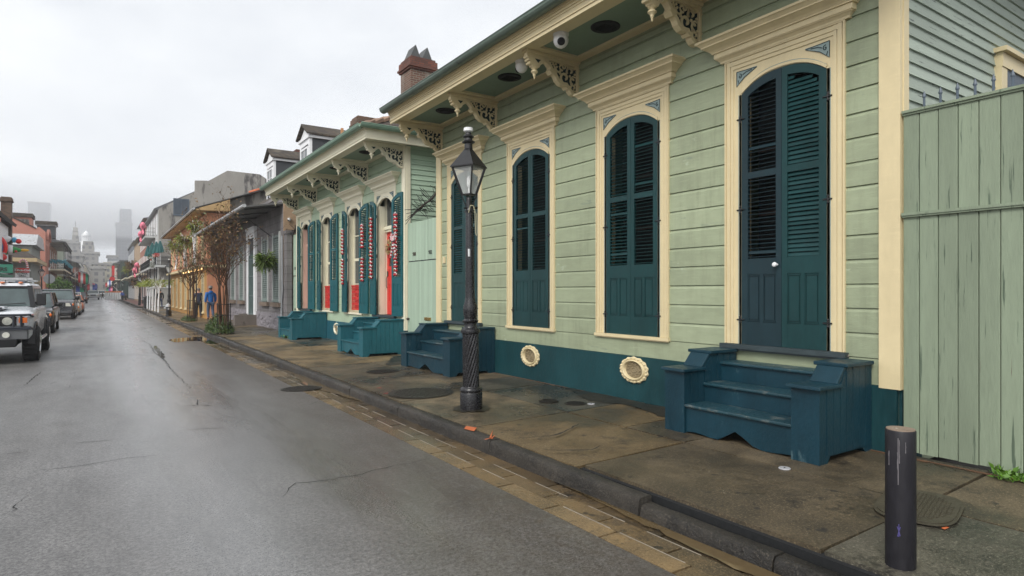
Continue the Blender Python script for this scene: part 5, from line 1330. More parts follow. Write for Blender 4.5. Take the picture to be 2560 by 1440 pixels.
# ------------------------------------------------------------------ galleries
def railing(parent, pts, z, h, mat, bal=.14, name='railing', tk=.02):
    m = MB()
    for i in range(len(pts)-1):
        a, b_ = Vector((*pts[i], 0)), Vector((*pts[i+1], 0)); L = (b_-a).length; n = max(2, int(L/bal)); n = min(n, 120)
        for zz in (z+.08, z+h*.5, z+h): m.tube([a+Vector((0,0,zz)), b_+Vector((0,0,zz))], tk, 4)
        for k in range(n+1):
            p = a.lerp(b_, k/n); m.tube([p+Vector((0,0,z+.05)), p+Vector((0,0,z+h))], tk*.55, 3, cap=False)
    return m.build(name, mat, parent)
def gallery(parent, xo, xi, y0, y1, z, th=.16, posts=None, z0=.15, mat=black, slab=None, rail=.95, roof=None, roofm=None):
    m = MB(); m.box(xo, xi, y0, y1, z-th, z); o = m.build('gallery_floor', slab or cream2, parent)
    sx = min(xo,xi) if abs(xo) < abs(xi) and xo > 0 else xo
    railing(o, [(xi,y0+.03),(xo+.03*(1 if xi > xo else -1),y0+.03),(xo+.03*(1 if xi > xo else -1),y1-.03),(xi,y1-.03)], z, rail, mat)
    if posts:
        n = max(1, int((y1-y0)/posts))
        for k in range(n+1):
            yy = y0+.06+(y1-y0-.12)*k/n; xp = xo+.06*(1 if xi > xo else -1); p = MB(); p.tube([(xp,yy,z0),(xp,yy,z-th)], .055, 6); p.tube([(xp,yy,z0),(xp,yy,z0+.5)], .08, 6)
            if roof: p.tube([(xp,yy,z),(xp,yy,roof)], .04, 6)
            for s in (-1,1): p.tube([(xp,yy,z-th-.5),(xp,yy+s*.3,z-th-.12),(xp,yy+s*.6,z-th)], .02, 4)
            p.build('gallery_post', mat, parent)
    if roof:
        r = MB(); s = 1 if xi > xo else -1
        r.hexa([(xo-.15*s,y0-.2,roof),(xi,y0-.2,roof),(xi,y1+.2,roof),(xo-.15*s,y1+.2,roof),(xo-.15*s,y0-.2,roof+.08),(xi,y0-.2,roof+.55),(xi,y1+.2,roof+.55),(xo-.15*s,y1+.2,roof+.08)])
        r.build('gallery_roof', roofm or greyroof, parent)
    return o
# tall grey corner building
X5, Y5 = 5.35, 79.0
H5 = thing('corner_building', 'tall three storey stained grey stucco building with parapet gable behind the peach house', 'building', (X5, Y5, 0))
prof = [(X5,0),(20.5,0),(20.5,12.9),(18.5,14.2),(16.6,15.6),(16.0,15.95),(12.4,16.0),(10.4,14.6),(10.1,14.6),(9.0,14.5),(9.0,13.2),(5.4,11.0)]
m = MB(); m.prism([(5.4,0)]+prof[1:], 'y', Y5, Y5+.5); m.build('gable_wall', stucco, H5)
m = MB(); m.box(X5, 20, Y5+.5, 100, 0, 10.9); m.build('front_wall', lgrey, H5)
m = MB(); m.hexa([(X5-.4,Y5+.5,10.9),(12.5,Y5+.5,10.9),(12.5,100,10.9),(X5-.4,100,10.9),(X5-.4,Y5+.5,11.05),(12.5,Y5+.5,15.3),(12.5,100,15.3),(X5-.4,100,11.05)]); m.build('roof', greyroof, H5)
win(H5, 'y-', 7.6, Y5, 10.4, 1.6, 1.9, blues, darkg, True)
for zz in (5.0, 8.3):
    for yy in (81.5,85.5,89.5,94,98): win(H5, 'x-', X5, yy, zz, 1.2, 2.3, white, darkg, True)
m = MB(); m.tube([(8.6,Y5-.08,8.6),(8.6,Y5-.08,9.6)], .12, 6); m.build('wall_vent', black, H5)
# side gallery over the side street pavement, wrapping the corner
gallery(H5, 4.9, 9.5, 76.0, 78.95, 4.6, .22, None, slab=lgrey)
for (x,y) in ((4.95,76.05),(7.2,76.05),(9.4,76.05),(4.95,78.9)):
    p = MB(); p.tube([(x,y,.15),(x,y,4.38)], .06, 6); p.build('gallery_post', black, H5)
gallery(H5, 4.55, 5.33, 80, 100, 4.5, .2, 4.8, slab=lgrey)
gallery(H5, 4.3, 5.33, 84, 100, 8.3, .2, None, slab=lgrey)
m = MB(); m.box(4.7, 9.6, 76.2, 78.95, .15, .19); m.build('threshold', lgrey, H5)
# sign on the side wall
o = thing('wall_sign', 'small white sign with an orange emblem on the grey wall under the side gallery', 'sign', (5.9,78.9,2.0))
m = MB(); m.box(5.45,6.95,78.93,78.99,2.15,2.62); m.build('board', white, o)
m = MB(); m.lathe((5.72,78.92,2.385), [(.05,0),(.16,0),(.16,.01),(.05,.01)], 16, Matrix.Rotation(pi/2,4,'X')); m.build('emblem', M('orange_emblem', (.6,.25,.05), .5), o)
# umbrellas
umb = M('teal_canvas', (.008,.085,.085), .7, .2)
for k, (x,y,s) in enumerate(((5.37,77.0,1.0),(5.1,78.3,1.0),(4.85,80.6,.98),(4.75,86.2,1.05))):
    o = thing('patio_umbrella', ('nearest and largest','second','third','farthest')[k]+' of the closed teal umbrellas on the gallery', 'umbrella', (x,y,4.6), 'closed umbrellas on the gallery')
    m = MB(); m.tube([(x,y,4.6),(x,y,7.4)], .03, 6); m.build('pole', white, o)
    m = MB(); fn = lambda r, z, t: r*(1+.16*cos(8*t)); m.lathe((x,y,6.0), [(.36*s,.0),(.33*s,.12),(.26*s,.5),(.17*s,.9),(.08*s,1.2),(.02,1.3)], 32, fn=fn); m.build('canopy', umb, o)
# flower pots on gallery
def pot(x, y, z, r, mat, label, n=140):
    o = thing('flower_pot', label, 'flower pot', (x,y,z)); m = MB(); m.lathe((x,y,z+r*.3), [(r*.35,0),(r*.45,r*.5),(r*.48,r*.55)], 10); m.build('pot', terra, o)
    m = MB()
    for k in range(n):
        d = Vector((U(-1,1),U(-1,1),U(-.3,1))).normalized(); m.tint = U(.6,1.2); m.leaf(Vector((x,y,z+r))+d*r*U(.3,1), d+Vector((0,0,U(-.5,.5))), r*.4, r*.2)
    m.build('blooms', mat, o)
pot(5.05,76.4,5.4,.25, red, 'red poinsettia in a pot on the grey gallery corner')
pot(4.95,77.6,5.4,.25, M('coral_bloom', (.55,.15,.08), .5, .3), 'coral flowers in a terracotta pot on the grey gallery')
pot(4.75,81.5,5.2,.35, leafg, 'green and white planter on the grey gallery')
bush(4.85, 79.6, 4.4, .35, 2.6, .9, 900, 'silvery green trailing plant along the gallery railing', LEAF('grey_leaf', (.14,.18,.13), (.4,.42,.38)))
# pink bows
pinkm = M('pink_ribbon', (.75,.20,.28), .5, .15)
def bow(x, y, z, s, label):
    o = thing('pink_bow', label, 'bow', (x,y,z), 'pink bows on the balconies'); m = MB()
    for sg in (-1,1):
        for k in range(3): m.ball((x-.05*k, y+sg*(.35+.12*k)*s, z+(.12+.1*k)*s), (.22*s,.34*s,.26*s), 9, 6)
        m.tube([(x,y,z),(x-.05,y+sg*.25*s,z-.3*s),(x,y+sg*.4*s,z-.55*s)], [.10*s,.12*s,.09*s], 6)
    m.build('loops', pinkm, o, smooth=True); m = MB(); m.ball((x-.05,y,z+.05), .16*s, 8, 6); m.build('knot', pinkm, o)
bow(4.25, 86, 9.3, 1.25, 'large pink bow on the upper balcony of the grey building, nearer')
bow(4.25, 91, 8.7, 1.15, 'large pink bow on the upper balcony of the grey building, farther')
bow(4.4, 104, 5.2, 1.3, 'pink bow on the middle balcony beyond the closed umbrellas')
bow(4.3, 108, 4.6, 1.3, 'pink bow on the middle balcony, farther and lower')
fern_ball(4.5, 86, 3.3, .55, 'rusty hanging fern under the gallery of the grey building', 200, leafb)
# ------------------------------------------------------------------ generic street buildings
def bld(name, label, xf, depth, y0, y1, z1, wall, frame=white, pane=darkg, floors=((.6,2.4),(4.3,2.3)), nwin=4, gal=None, roof='flat', roofm=None, louv=True, end_win=0, cat='building', par=.3):
    s = 1 if xf > 0 else -1; H = thing(name, label, cat, (xf, y0, 0))
    xa, xb = (xf, xf+depth) if s == 1 else (xf-depth, xf)
    m = MB(); m.box(xa, xb, y0, y1, 0, z1); m.build('wall', wall, H)
    m = MB()
    if roof == 'flat': m.box(xa-.25, xb+.25, y0-.12, y1+.12, z1, z1+par)
    elif roof == 'hip':
        r = .45*min(depth/2, (y1-y0)/2); e = .5; d2 = min(depth/2,(y1-y0)/2)
        A = [(xa-e,y0-e,z1),(xb+e,y0-e,z1),(xb+e,y1+e,z1),(xa-e,y1+e,z1)]; B = [(xa+d2,y0+d2,z1+r),(xb-d2,y0+d2,z1+r),(xb-d2,y1-d2,z1+r),(xa+d2,y1-d2,z1+r)]; m.hexa(A+B)
    elif roof == 'gable':
        m.prism([(xa-.4,z1),(xb+.4,z1),((xa+xb)/2,z1+depth*.27)], 'y', y0-.2, y1+.2)
    m.build('roof', roofm or greyroof, H)
    sd = 'x-' if s == 1 else 'x+'
    for (zz, h) in floors:
        for k in range(nwin): win(H, sd, xf, y0+(y1-y0)*(k+.5)/nwin, zz, min(1.3,(y1-y0)/nwin*.5), h, frame, pane, louv)
    for (zz, h) in floors[1:]:
        for k in range(end_win): win(H, 'y-', xf+s*(depth*(k+.5)/max(1,end_win)), y0, zz, 1.0, h, frame, pane, louv)
    for g in (gal or []):
        gallery(H, g['xo'], xf-.002*s, y0+g.get('a',.2), y1-g.get('b',.2), g['z'], g.get('th',.2), g.get('posts'), slab=g.get('slab'), roof=g.get('roof'), roofm=g.get('roofm'), mat=g.get('mat',black))
    return H
rosey = M('rose_brick_wall', (.30,.13,.09), .8, .15)
bld('brick_townhouse', 'rose brick townhouse with iron balcony next to the tall grey building', 5.4, 9, 100.2, 118, 12.0, rosey, pane=dkgreen, floors=((.5,2.5),(4.6,2.5),(8.2,2.3)), nwin=5, gal=[dict(xo=4.3,z=4.3,posts=None)], roof='hip')
bld('tan_townhouse', 'tan townhouse with column portico in the next block on the right', 5.4, 9, 118.2, 140, 10.6, M('tan_stucco', (.36,.26,.17), .8, .15), floors=((.5,2.5),(4.6,2.5)), nwin=5, gal=[dict(xo=4.2,z=4.4,posts=None)], roof='hip')
for k in range(4):
    pass
bld('dark_townhouse', 'dark slate townhouse with projecting iron balcony', 5.4, 9, 140.2, 170, 11.4, M('slate_wall', (.10,.11,.125), .7, .15), floors=((.5,2.5),(4.6,2.5),(8,2)), nwin=6, gal=[dict(xo=3.9,z=4.5,posts=None)], roof='flat')
bld('green_gallery_house', 'dark green gallery house with red hanging signs', 4.0, 10, 178, 214, 9.2, dkgreen, pane=dark, frame=dkgreen, floors=((.5,2.5),(5.2,2.6)), nwin=6, gal=[dict(xo=2.6,z=4.8,posts=4,roof=8.6)], roof='flat')
cols_r = [('pale_shop_house','pale shop house far down on the right',5.0,216,246,8.4,cream2),('brown_shop_house','brown brick shop house far down on the right',5.0,246,280,9.5,rosey),('cream_hotel','cream corner hotel at the far end on the right',4.6,284,330,12.5,M('cream_stone', (.46,.43,.36), .8, .12)),('grey_shop_house','grey shop house at the far end on the right',4.6,332,390,9.5,lgrey)]
for (n_,l_,xf,a,b_,z1,mt) in cols_r: bld(n_, l_, xf, 12, a, b_, z1, mt, floors=((.6,2.6),(4.8,2.4)), nwin=6, gal=[dict(xo=xf-1.3,z=4.4,posts=5)], roof='flat')
for k,(x,y,z,l) in enumerate(((4.3,124,6.6,'yellowing fern ball hanging over the tan balcony, upper'),(4.1,133,6.0,'yellow green fern ball hanging on the tan balcony'),(4.6,112,3.6,'rusty fern basket hanging beneath the brick balcony'))): fern_ball(x,y,z,.95,l,220,(leafb,leafy,leafb)[k])
o = thing('hanging_sign', 'red vertical shop sign on the dark green gallery house', 'sign', (2.5,176,6))
m = MB(); m.box(2.2,2.75,176.0,176.2,5.6,8.0); m.build('upper_panel', red, o); m = MB(); m.lathe((2.3,176.1,4.9), [(.02,-.06),(.55,-.06),(.55,.06),(.02,.06)], 18, Matrix.Rotation(pi/2,4,'X')); m.build('round_panel', red, o); m = MB(); m.tube([(2.3,176.1,8.3),(4.0,176.1,8.3)], .05, 5); m.build('bracket_arm', black, o)
o = thing('construction_barrier', 'white construction barrier with an orange top band at the far corner', 'barrier', (2.6,158,0))
for k in range(7):
    m = MB(); xx = .75+k*.42; m.box(xx, xx+.37, 158.0, 158.08, .05, 1.6); m.build('white_panel', white, o)
m = MB(); m.box(.7,3.75,157.96,158.10,1.62,1.85); m.build('orange_band', M('orange_mesh', (.7,.17,.04), .6), o)
# ------------------------------------------------------------------ left side
Lp = -6.2
HL = thing('white_gable_house', 'white gabled house with black timber porch frame at the left edge', 'house', (Lp,55,0))
m = MB(); m.box(Lp-9, Lp+.02, 52, 63.6, 0, 6.9); m.build('wall', white, HL)
m = MB(); m.hexa([(Lp-5,51.6,10.9),(Lp+.45,51.6,6.95),(Lp+.45,63.9,6.95),(Lp-5,63.9,10.9),(Lp-5,51.6,11.15),(Lp+.55,51.6,7.15),(Lp+.55,63.9,7.15),(Lp-5,63.9,11.15)]); m.build('roof', M('black_roof', (.025,.025,.027), .6), HL)
m = MB(); m.prism([(Lp-9,6.9),(Lp+.02,6.9),(Lp-5,10.7)], 'y', 52.05, 63.55); m.build('gable', white, HL)
m = MB(); m.box(Lp-4, Lp-.1, 51.7, 51.99, 3.0, 3.2)
for xx in (Lp-3.2, Lp-2.1, Lp-1.0, Lp-.45): m.box(xx, xx+.12, 51.85, 51.99, 3.2, 6.0)
m.box(Lp-4, Lp-.2, 51.85, 51.99, 6.0, 6.3); m.build('porch_frame', black, HL)
gallery(HL, -5.75, Lp+.021, 53, 62.3, 3.0, .2, None, slab=greenp)
chimney(-6.33, 64.1, .66, .8, 0, 9.35, bbrick, bbrick, HL)
# cottage grill
HC = thing('corner_grill', 'low grey weatherboard corner grill with tan awning and tin roof', 'shop', (Lp,73,0))
m = MB(); m.box(Lp-7, Lp+.6, 75.5, 86, 0, 6.3); m.build('wall', M('grey_weatherboard', (.23,.24,.22), .75, .15, 2, (1,1,6)), HC)
m = MB(); m.hexa([(Lp-7,75.2,6.25),(Lp+1.0,75.2,6.25),(Lp+1.0,86,6.25),(Lp-7,86,6.25),(Lp-7,77.6,7.45),(Lp+1.0,77.6,7.45),(Lp+1.0,84,7.45),(Lp-7,84,7.45)]); m.build('roof', metalr, HC)
m = MB(); m.hexa([(Lp-5.5,73.2,4.55),(Lp+1.2,73.2,4.55),(Lp+1.2,86.2,4.55),(Lp-5.5,86.2,4.55),(Lp-5.5,73.2,4.9),(Lp+1.2,73.2,4.9),(Lp+1.2,86.2,4.9),(Lp-5.5,86.2,4.9)]); o = m.build('awning', woodc, HC)
m = MB(); m.hexa([(Lp-5.5,73.2,4.901),(Lp+1.2,73.2,4.901),(Lp+1.2,86.2,4.901),(Lp-5.5,86.2,4.901),(Lp-4.5,75.4,5.9),(Lp-.3,75.4,6.0),(Lp-.3,86.2,6.0),(Lp-4.5,86.2,5.9)]); m.build('awning_shingles', shing, o)
for k,yy in enumerate((77.5,80,82.5,85)): win(HC, 'x+', Lp+.6, yy, .9, 1.3, 2.0, woodc, glass, False)
# signs
def sign(name, label, x0, x1, y, z0_, z1_, mat):
    o = thing(name, label, 'sign', ((x0+x1)/2, y, z0_)); m = MB(); m.box(x0, x1, y, y+.12, z0_, z1_); m.build('board', mat, o); return o
sg = sign('grill_sign', 'red and white sign reading Coca-Cola Clover Grill under the tan awning', -5.95, -5.02, 66.0, 3.33, 3.72, red)
m = MB(); m.box(-5.97,-5.02,66.0,66.12,2.93,3.328); m.build('white_panel', white, sg)
text('Coca-Cola', .25, white, 'lettering', face_my(-5.485, 65.99, 3.54), sg, shear=.35, bold=.010)
text('CLOVER', .19, black, 'lettering', face_my(-5.49, 65.99, 3.235), sg, bold=.004); text('GRILL', .19, black, 'lettering', face_my(-5.49, 65.99, 3.05), sg, bold=.004)
sg = sign('balcony_sign', 'green sign board ending in the letters TERS below the balcony decorations', -6.9, -4.78, 51.6, 2.95, 3.50, greenp)
text('OYSTERS', .34, black, 'lettering', face_my(-5.75, 51.59, 3.16), sg, bold=.012)
# inflatables
def infl_tree():
    o = thing('inflatable_tree', 'green inflatable tree with white bands and yellow tip lying over the balcony', 'inflatable', (-5.6,60.8,5.1))
    M4 = Matrix.Rotation(pi/2,4,'Y'); c = Vector((-6.95,60.9,4.95)); g_ = M('inflatable_green', (.01,.26,.05), .35, .1)
    m = MB(); m.lathe(c, [(.02,0),(.60,.03),(.64,.3),(.42,.8),(.28,1.3),(.12,1.75),(.03,1.9)], 20, M4); m.build('body', g_, o, smooth=True)
    for (a, r) in ((.62,.54),(1.05,.38)):
        m = MB(); m.lathe(c, [(r*.98,a),(r+.02,a+.06),(r*.97,a+.22),(r*.86,a+.28)], 20, M4, cap=False, fn=lambda r_, z, t: r_); m.build('white_band', white, o, smooth=True)
    m = MB(); m.ball(c+Vector((2.0,0,0)), (.30,.10,.11), 10, 7); m.build('yellow_tip', M('inflatable_yellow', (.75,.42,.02), .4), o, smooth=True)
    m = MB(); m.ball(c+Vector((.7,-.46,.0)), .09, 8, 6); m.build('yellow_bauble', bpy.data.materials['inflatable_yellow'], o, smooth=True)
    m = MB(); m.ball(c+Vector((1.5,-.18,-.12)), .10, 8, 6); m.build('red_bauble', red, o, smooth=True)
infl_tree()
o = thing('inflatable_dome', 'blue inflatable dome with a thick red rim at the left edge', 'inflatable', (-7.4,60.6,5.1)); m = MB(); m.ball((-6.9,60.2,5.15), (.85,.5,.95), 18, 12); m.build('dome', M('inflatable_blue', (.10,.20,.62), .35, .1), o, smooth=True)
m = MB(); m.tube([(-6.9+.92*cos(t*pi/16), 60.0, 5.05+1.0*sin(t*pi/16)) for t in range(-2,19)], .13, 8); m.tube([(-8.0,60.5,4.65),(-6.3,60.5,4.62)], .2, 8); m.build('red_rim', M('inflatable_red', (.70,.01,.01), .35, .1), o, smooth=True)
o = thing('inflatable_penguin', 'white and black inflatable penguin with blue scarf and red cap above the inflatable tree', 'inflatable', (-6.0,61,5.7)); m = MB(); m.ball((-6.1,61,5.75), (.42,.3,.3), 12, 8); m.build('body', white, o, smooth=True)
m = MB(); m.ball((-5.95,61.1,5.68), (.40,.3,.26), 12, 8); m.build('back', black, o, smooth=True); m = MB(); m.ball((-5.55,60.9,5.72), (.16,.2,.22), 10, 7); m.build('scarf', M('scarf_blue', (.05,.35,.6), .5), o, smooth=True)
m = MB(); m.ball((-5.30,60.9,5.62), (.20,.2,.2), 10, 7); m.build('cap', bpy.data.materials['inflatable_red'], o, smooth=True)
o = thing('inflatable_sack', 'red inflatable shape with white trim standing on the balcony', 'inflatable', (-6.9,60.6,3.2)); m = MB(); m.ball((-6.75,60.6,4.25), (.45,.35,.38), 12, 8); m.build('white_top', white, o, smooth=True)
m = MB(); m.ball((-6.25,60.6,4.35), (.30,.28,.26), 12, 8); m.build('red_cap', bpy.data.materials['inflatable_red'], o, smooth=True); m = MB(); m.lathe((-6.9,60.6,3.2), [(.5,0),(.42,.4),(.45,.8),(.3,1.0)], 12); m.build('red_base', bpy.data.materials['inflatable_red'], o, smooth=True)
o = thing('candy_cane', 'striped inflatable candy cane above the grill sign', 'candy cane', (-5.3,66.2,3.9)); P = [(-5.15,66.2,3.75),(-5.2,66.2,4.1),(-5.3,66.2,4.35),(-5.5,66.2,4.45),(-5.65,66.2,4.3),(-5.68,66.2,4.15)]
for q, mt in ((0,white),(1,red)):
    m = MB(); n = 20
    for k in range(n):
        if k % 2 != q: continue
        def at(t):
            t = t*(len(P)-1); i = min(int(t), len(P)-2); return Vector(P[i]).lerp(Vector(P[i+1]), t-i)
        m.tube([at(k/n), at((k+1)/n)], .075, 8)
    m.build(('white_stripe','red_stripe')[q], mt, o)
bush(-6.4, 61.4, 3.1, 1.4, .3, .8, 900, 'evergreen garland and branches along the left balcony', leafg)
# stop sign
o = thing('stop_sign', 'back of an octagonal stop sign on a black post behind the parked cars', 'road sign', (-3.6,64.5,.1)); m = MB(); m.prism([(-3.6+.42*cos(pi/8+k*pi/4), 2.8+.42*sin(pi/8+k*pi/4)) for k in range(8)], 'y', 64.5, 64.53); m.build('plate', M('bare_aluminium', (.42,.44,.46), .4, .1, metal=.3), o)
m = MB(); m.tube([(-3.6,64.45,.1),(-3.6,64.45,4.4)], .035, 6); m.build('post', black, o); m = MB(); m.box(-3.64,-3.56,64.40,64.43,3.5,3.75); m.build('small_plate', white, o)
# pink building
HP = thing('salmon_building', 'salmon pink stucco building with sloping party wall and dormer, across the street', 'building', (Lp,92,0))
m = MB(); m.prism([(Lp-12,0),(Lp+.7,0),(Lp+.7,8.9),(Lp+.1,9.45),(Lp-.2,9.2),(Lp-2.5,10.45),(Lp-5,11.8),(Lp-12,11.8)], 'y', 92, 99.5); m.build('wall', pink, HP)
m = MB(); m.hexa([(Lp-5.1,91.9,11.8),(Lp-.2,91.9,9.18),(Lp-.2,99.6,9.18),(Lp-5.1,99.6,11.8),(Lp-5.1,91.9,12.0),(Lp-.2,91.9,9.34),(Lp-.2,99.6,9.34),(Lp-5.1,99.6,12.0)]); m.build('roof', slate, HP)
m = MB(); m.box(-8.8, -6.9, 93, 96, 9.3, 10.6); o = m.build('dormer', pink, HP); m = MB(); m.box(-9.0,-6.75,92.8,96.2,10.6,11.05); m.build('dormer_roof', slate, o)
m = MB(); m.box(-8.3, -7.1, 92.93, 92.99, 9.7, 10.35); m.build('dormer_shingles', stucco, o)
m = MB(); m.strip([(95.75+2.2*cos(pi*k/10), 8.0+1.3*sin(pi*k/10)) for k in range(11)], .35, 'x', Lp+.7, Lp+.95); m.build('arched_parapet', pink, HP)
for yy in (93.6,95.8,98.0): win(HP, 'x+', Lp+.7, yy, 4.8, .5, 2.6, pink, dark, False); win(HP, 'x+', Lp+.7, yy, .6, .9, 2.4, pink, dark, False)
# gallery building on left
HG = bld('iron_gallery_building', 'brick corner building with black iron lace gallery and blue garland across the street', Lp+.3, 11, 101, 124, 8.6, M('pink_tan_brick', (.40,.27,.22), .8, .2), floors=((.5,2.6),(5.0,2.6)), nwin=5, gal=[dict(xo=-4.0,z=4.75,posts=4.4,roof=8.3)], roof='gable', end_win=3, roofm=slate)
m = MB(); m.box(-7.0,-5.1,102.5,105,8.9,10.5); o = m.build('dormer', darkg, HG); m = MB(); m.box(-7.1,-5.0,102.4,105.1,10.5,10.62); m.build('dormer_trim', white, o); m = MB(); m.box(-7.2,-4.9,102.2,105.3,10.621,11.1); m.build('dormer_roof', slate, o)
# iron lace
m = MB()
for k in range(22):
    xx = -5.9+k*.085
    m.tube([(xx+.04*cos(t*.8), 101.1, 8.1-.06*t-.02*(k%3)+.04*sin(t*.8)) for t in range(9)], .015, 3, cap=False)
for k in range(40): yy = 101.3+k*.56; m.tube([(-4.0, yy+.2*cos(t*.8), 7.95+.22*sin(t*.8)) for t in range(9)], .022, 3, cap=False)
m.build('iron_lace', black, HG)
gar = M('blue_tinsel', (.12,.42,.52), .5, .3); o = thing('tinsel_garland', 'pale blue tinsel garland along the iron gallery railing', 'garland', (-5,101,5.7)); m = MB()
for k in range(900):
    t = RND()
    if RND() < .45: c = Vector((-5.9+1.9*t, 101.15, 5.85-.18*abs(sin(t*pi*3))))
    else: c = Vector((-3.95, 101.2+22*t, 5.75-.18*abs(sin(t*pi*9))))
    m.tint = U(.6,1.3); m.leaf(c+Vector((U(-.1,.1),U(-.1,.1),U(-.12,.12))), (U(-1,1),U(-1,1),U(-1,1)), .24, .10)
m.build('tinsel', gar, o)
for k, xx in enumerate((-5.3,-4.5)):
    o = thing('snowflake', ('left','right')[k]+' white snowflake ornament on the near gallery railing', 'snowflake', (xx,101.05,5.2)); m = MB()
    for a in range(3): t = a*pi/3+pi/2; m.tube([(xx-.25*cos(t),101.1,5.2-.25*sin(t)),(xx+.25*cos(t),101.1,5.2+.25*sin(t))], .025, 4)
    m.build('arms', white, o)
# tree on left
def tree(x, y, z, h, r, label, n=1500, mat=leafg):
    o = thing('street_tree', label, 'tree', (x,y,z)); m = MB(); m.tube([(x,y,z),(x+.05,y,z+h*.4),(x,y+.1,z+h*.7)], [.09,.07,.04], 6)
    for k in range(7): a = U(0,2*pi); m.tube([(x,y,z+h*.4),(x+r*.6*cos(a),y+r*.6*sin(a),z+h*.8)], [.04,.015], 4)
    m.build('trunk', bark, o); m = MB(); cl = [(Vector((U(-.6,.6)*r,U(-.6,.6)*r,U(-.4,.5)*r)), r*U(.35,.6)) for _ in range(9)]
    for k in range(n):
        c, cr = cl[k % 9]; d = Vector((U(-1,1),U(-1,1),U(-1,1))).normalized(); m.tint = U(.5,1.3); m.leaf(Vector((x,y,z+h*.75))+c+d*cr*U(.6,1), d+Vector((U(-1,1),U(-1,1),U(-1,0))), .22, .14)
    m.build('crown', mat, o)
tree(-4.05, 92, .15, 2.9, 1.15, 'bright green small tree in front of the iron gallery building', mat=weed)
lb_ = [('green_town_house','pale green town house beyond the iron gallery building',-5.9,124.5,150,9.6,M('pale_green_wall', (.36,.42,.34), .7, .12)),('awning_shop','grey shop with a deep dark awning on the left',-5.6,152,182,7.8,lgrey),('brick_shop','red brick shop far down on the left',-5.4,184,225,8.6,rosey),('stone_shop','stone shop far down on the left',-5.2,230,280,10.5,lgrey),('tan_shop','tan shop at the far end on the left',-5.0,284,400,12,M('tan_wall', (.38,.33,.26), .7, .12))]
for i,(n_,l_,xf,a,b_,z1,mt) in enumerate(lb_):
    bld(n_, l_, xf, 12, a, b_, z1, mt, floors=((.6,2.6),(4.8,2.4)), nwin=6, gal=[dict(xo=xf+1.6,z=4.4,posts=5,roof=(7.6 if i in (1,3) else None))], roof=('hip','flat','flat','flat','flat')[i], end_win=2)
# flags
def flag(x, y, z, cols, label, w=1.5, h=1.0, s=1):
    o = thing('flag', label, 'flag', (x,y,z), 'flags along the far street'); p = MB(); p.tube([(x-s*1.2,y,z-.9),(x,y,z+.5)], .04, 5); p.build('flag_pole', white, o)
    for k, mt in enumerate(cols):
        m = MB(); a, b_ = k/len(cols), (k+1)/len(cols)
        n = 6
        for q in range(n):
            u0, u1 = q/n, (q+1)/n
            P = lambda u, v: (x+s*(.1+w*v*.75), y+.18*sin(u*6), z+.45-h*1.3*u-v*.45)
            m.poly([P(u0,a),P(u0,b_),P(u1,b_),P(u1,a)])
        m.build('stripe', mt, o)
blue = M('flag_blue', (.03,.07,.35), .6); greenf = M('flag_green', (.01,.28,.14), .6); purple = M('flag_purple', (.2,.05,.3), .6)
flag(-3.6, 140, 5.0, (red,white,red,greenf), 'red white and green flag hanging over the street on the left', 2.0, 1.5)
flag(-3.4, 120, 2.3, (blue,greenf), 'blue and green banner low on the left', 1.4, .9)
flag(-3.2, 205, 3.6, (red,white,blue), 'striped flag far left above the cars', 2.4, 1.5)
flag(-3.0, 240, 4.3, (white,pinkm,blue), 'pale pink and white flag far left', 2.6, 1.6)
flag(2.9, 215, 5.2, (white,blue,white), 'white and blue banner hanging on the right before the green gallery', 1.6, 1.6, -1)
flag(2.4, 172, 2.6, (pinkm,purple,greenf), 'colourful round banner beneath the green gallery', 1.6, 1.0, -1)
flag(2.8, 265, 5.0, (white,red), 'white and red flag far down on the right', 1.8, 1.3, -1)
# ------------------------------------------------------------------ distant city
def tower_mat(name, col, fw, fh, dk=(.05,.05,.055), frac=.45):
    t = NT(name); b = t.b; g = t.n('ShaderNodeNewGeometry'); sp = t.n('ShaderNodeSeparateXYZ'); t.l(g.outputs['Position'], sp.inputs[0])
    u = t.math('ADD', sp.outputs[0], sp.outputs[1])
    fx = t.math('FRACT', t.math('DIVIDE', u, fw)); fz = t.math('FRACT', t.math('DIVIDE', sp.outputs[2], fh))
    a = t.math('MULTIPLY', t.math('LESS_THAN', fx, frac), t.math('LESS_THAN', fz, .55))
    c = t.mix(a, col, dk); t.l(t.tinted(c), b.inputs['Base Color']); b.inputs['Roughness'].default_value = .8
    return t.mat
tg = tower_mat('stone_tower', (.165,.155,.14), 3.6, 3.7); tg2 = tower_mat('limestone_tower', (.20,.19,.17), 4.2, 3.8); tb = tower_mat('glass_tower', (.12,.13,.15), 3.0, 3.6, (.07,.08,.10), .6)
tw = tower_mat('white_office', (.40,.40,.39), 60, 3.6, (.10,.12,.14), .98); ty = tower_mat('yellow_office', (.32,.29,.20), 3.4, 4.0)
plain = M('limestone', (.20,.19,.175), .8, .08, bump=0)
def pp(px, Y): # x for pixel column at distance Y
    u = (px-1280)/1540.; S_, C_ = .55525, .83168; return Y*(S_+C_*u)/(C_-S_*u)
def pz(py, px, Y):
    u = (px-1280)/1540.; s = Y/(.83168-.55525*u); return 1.7+(730-py)/1540.*s
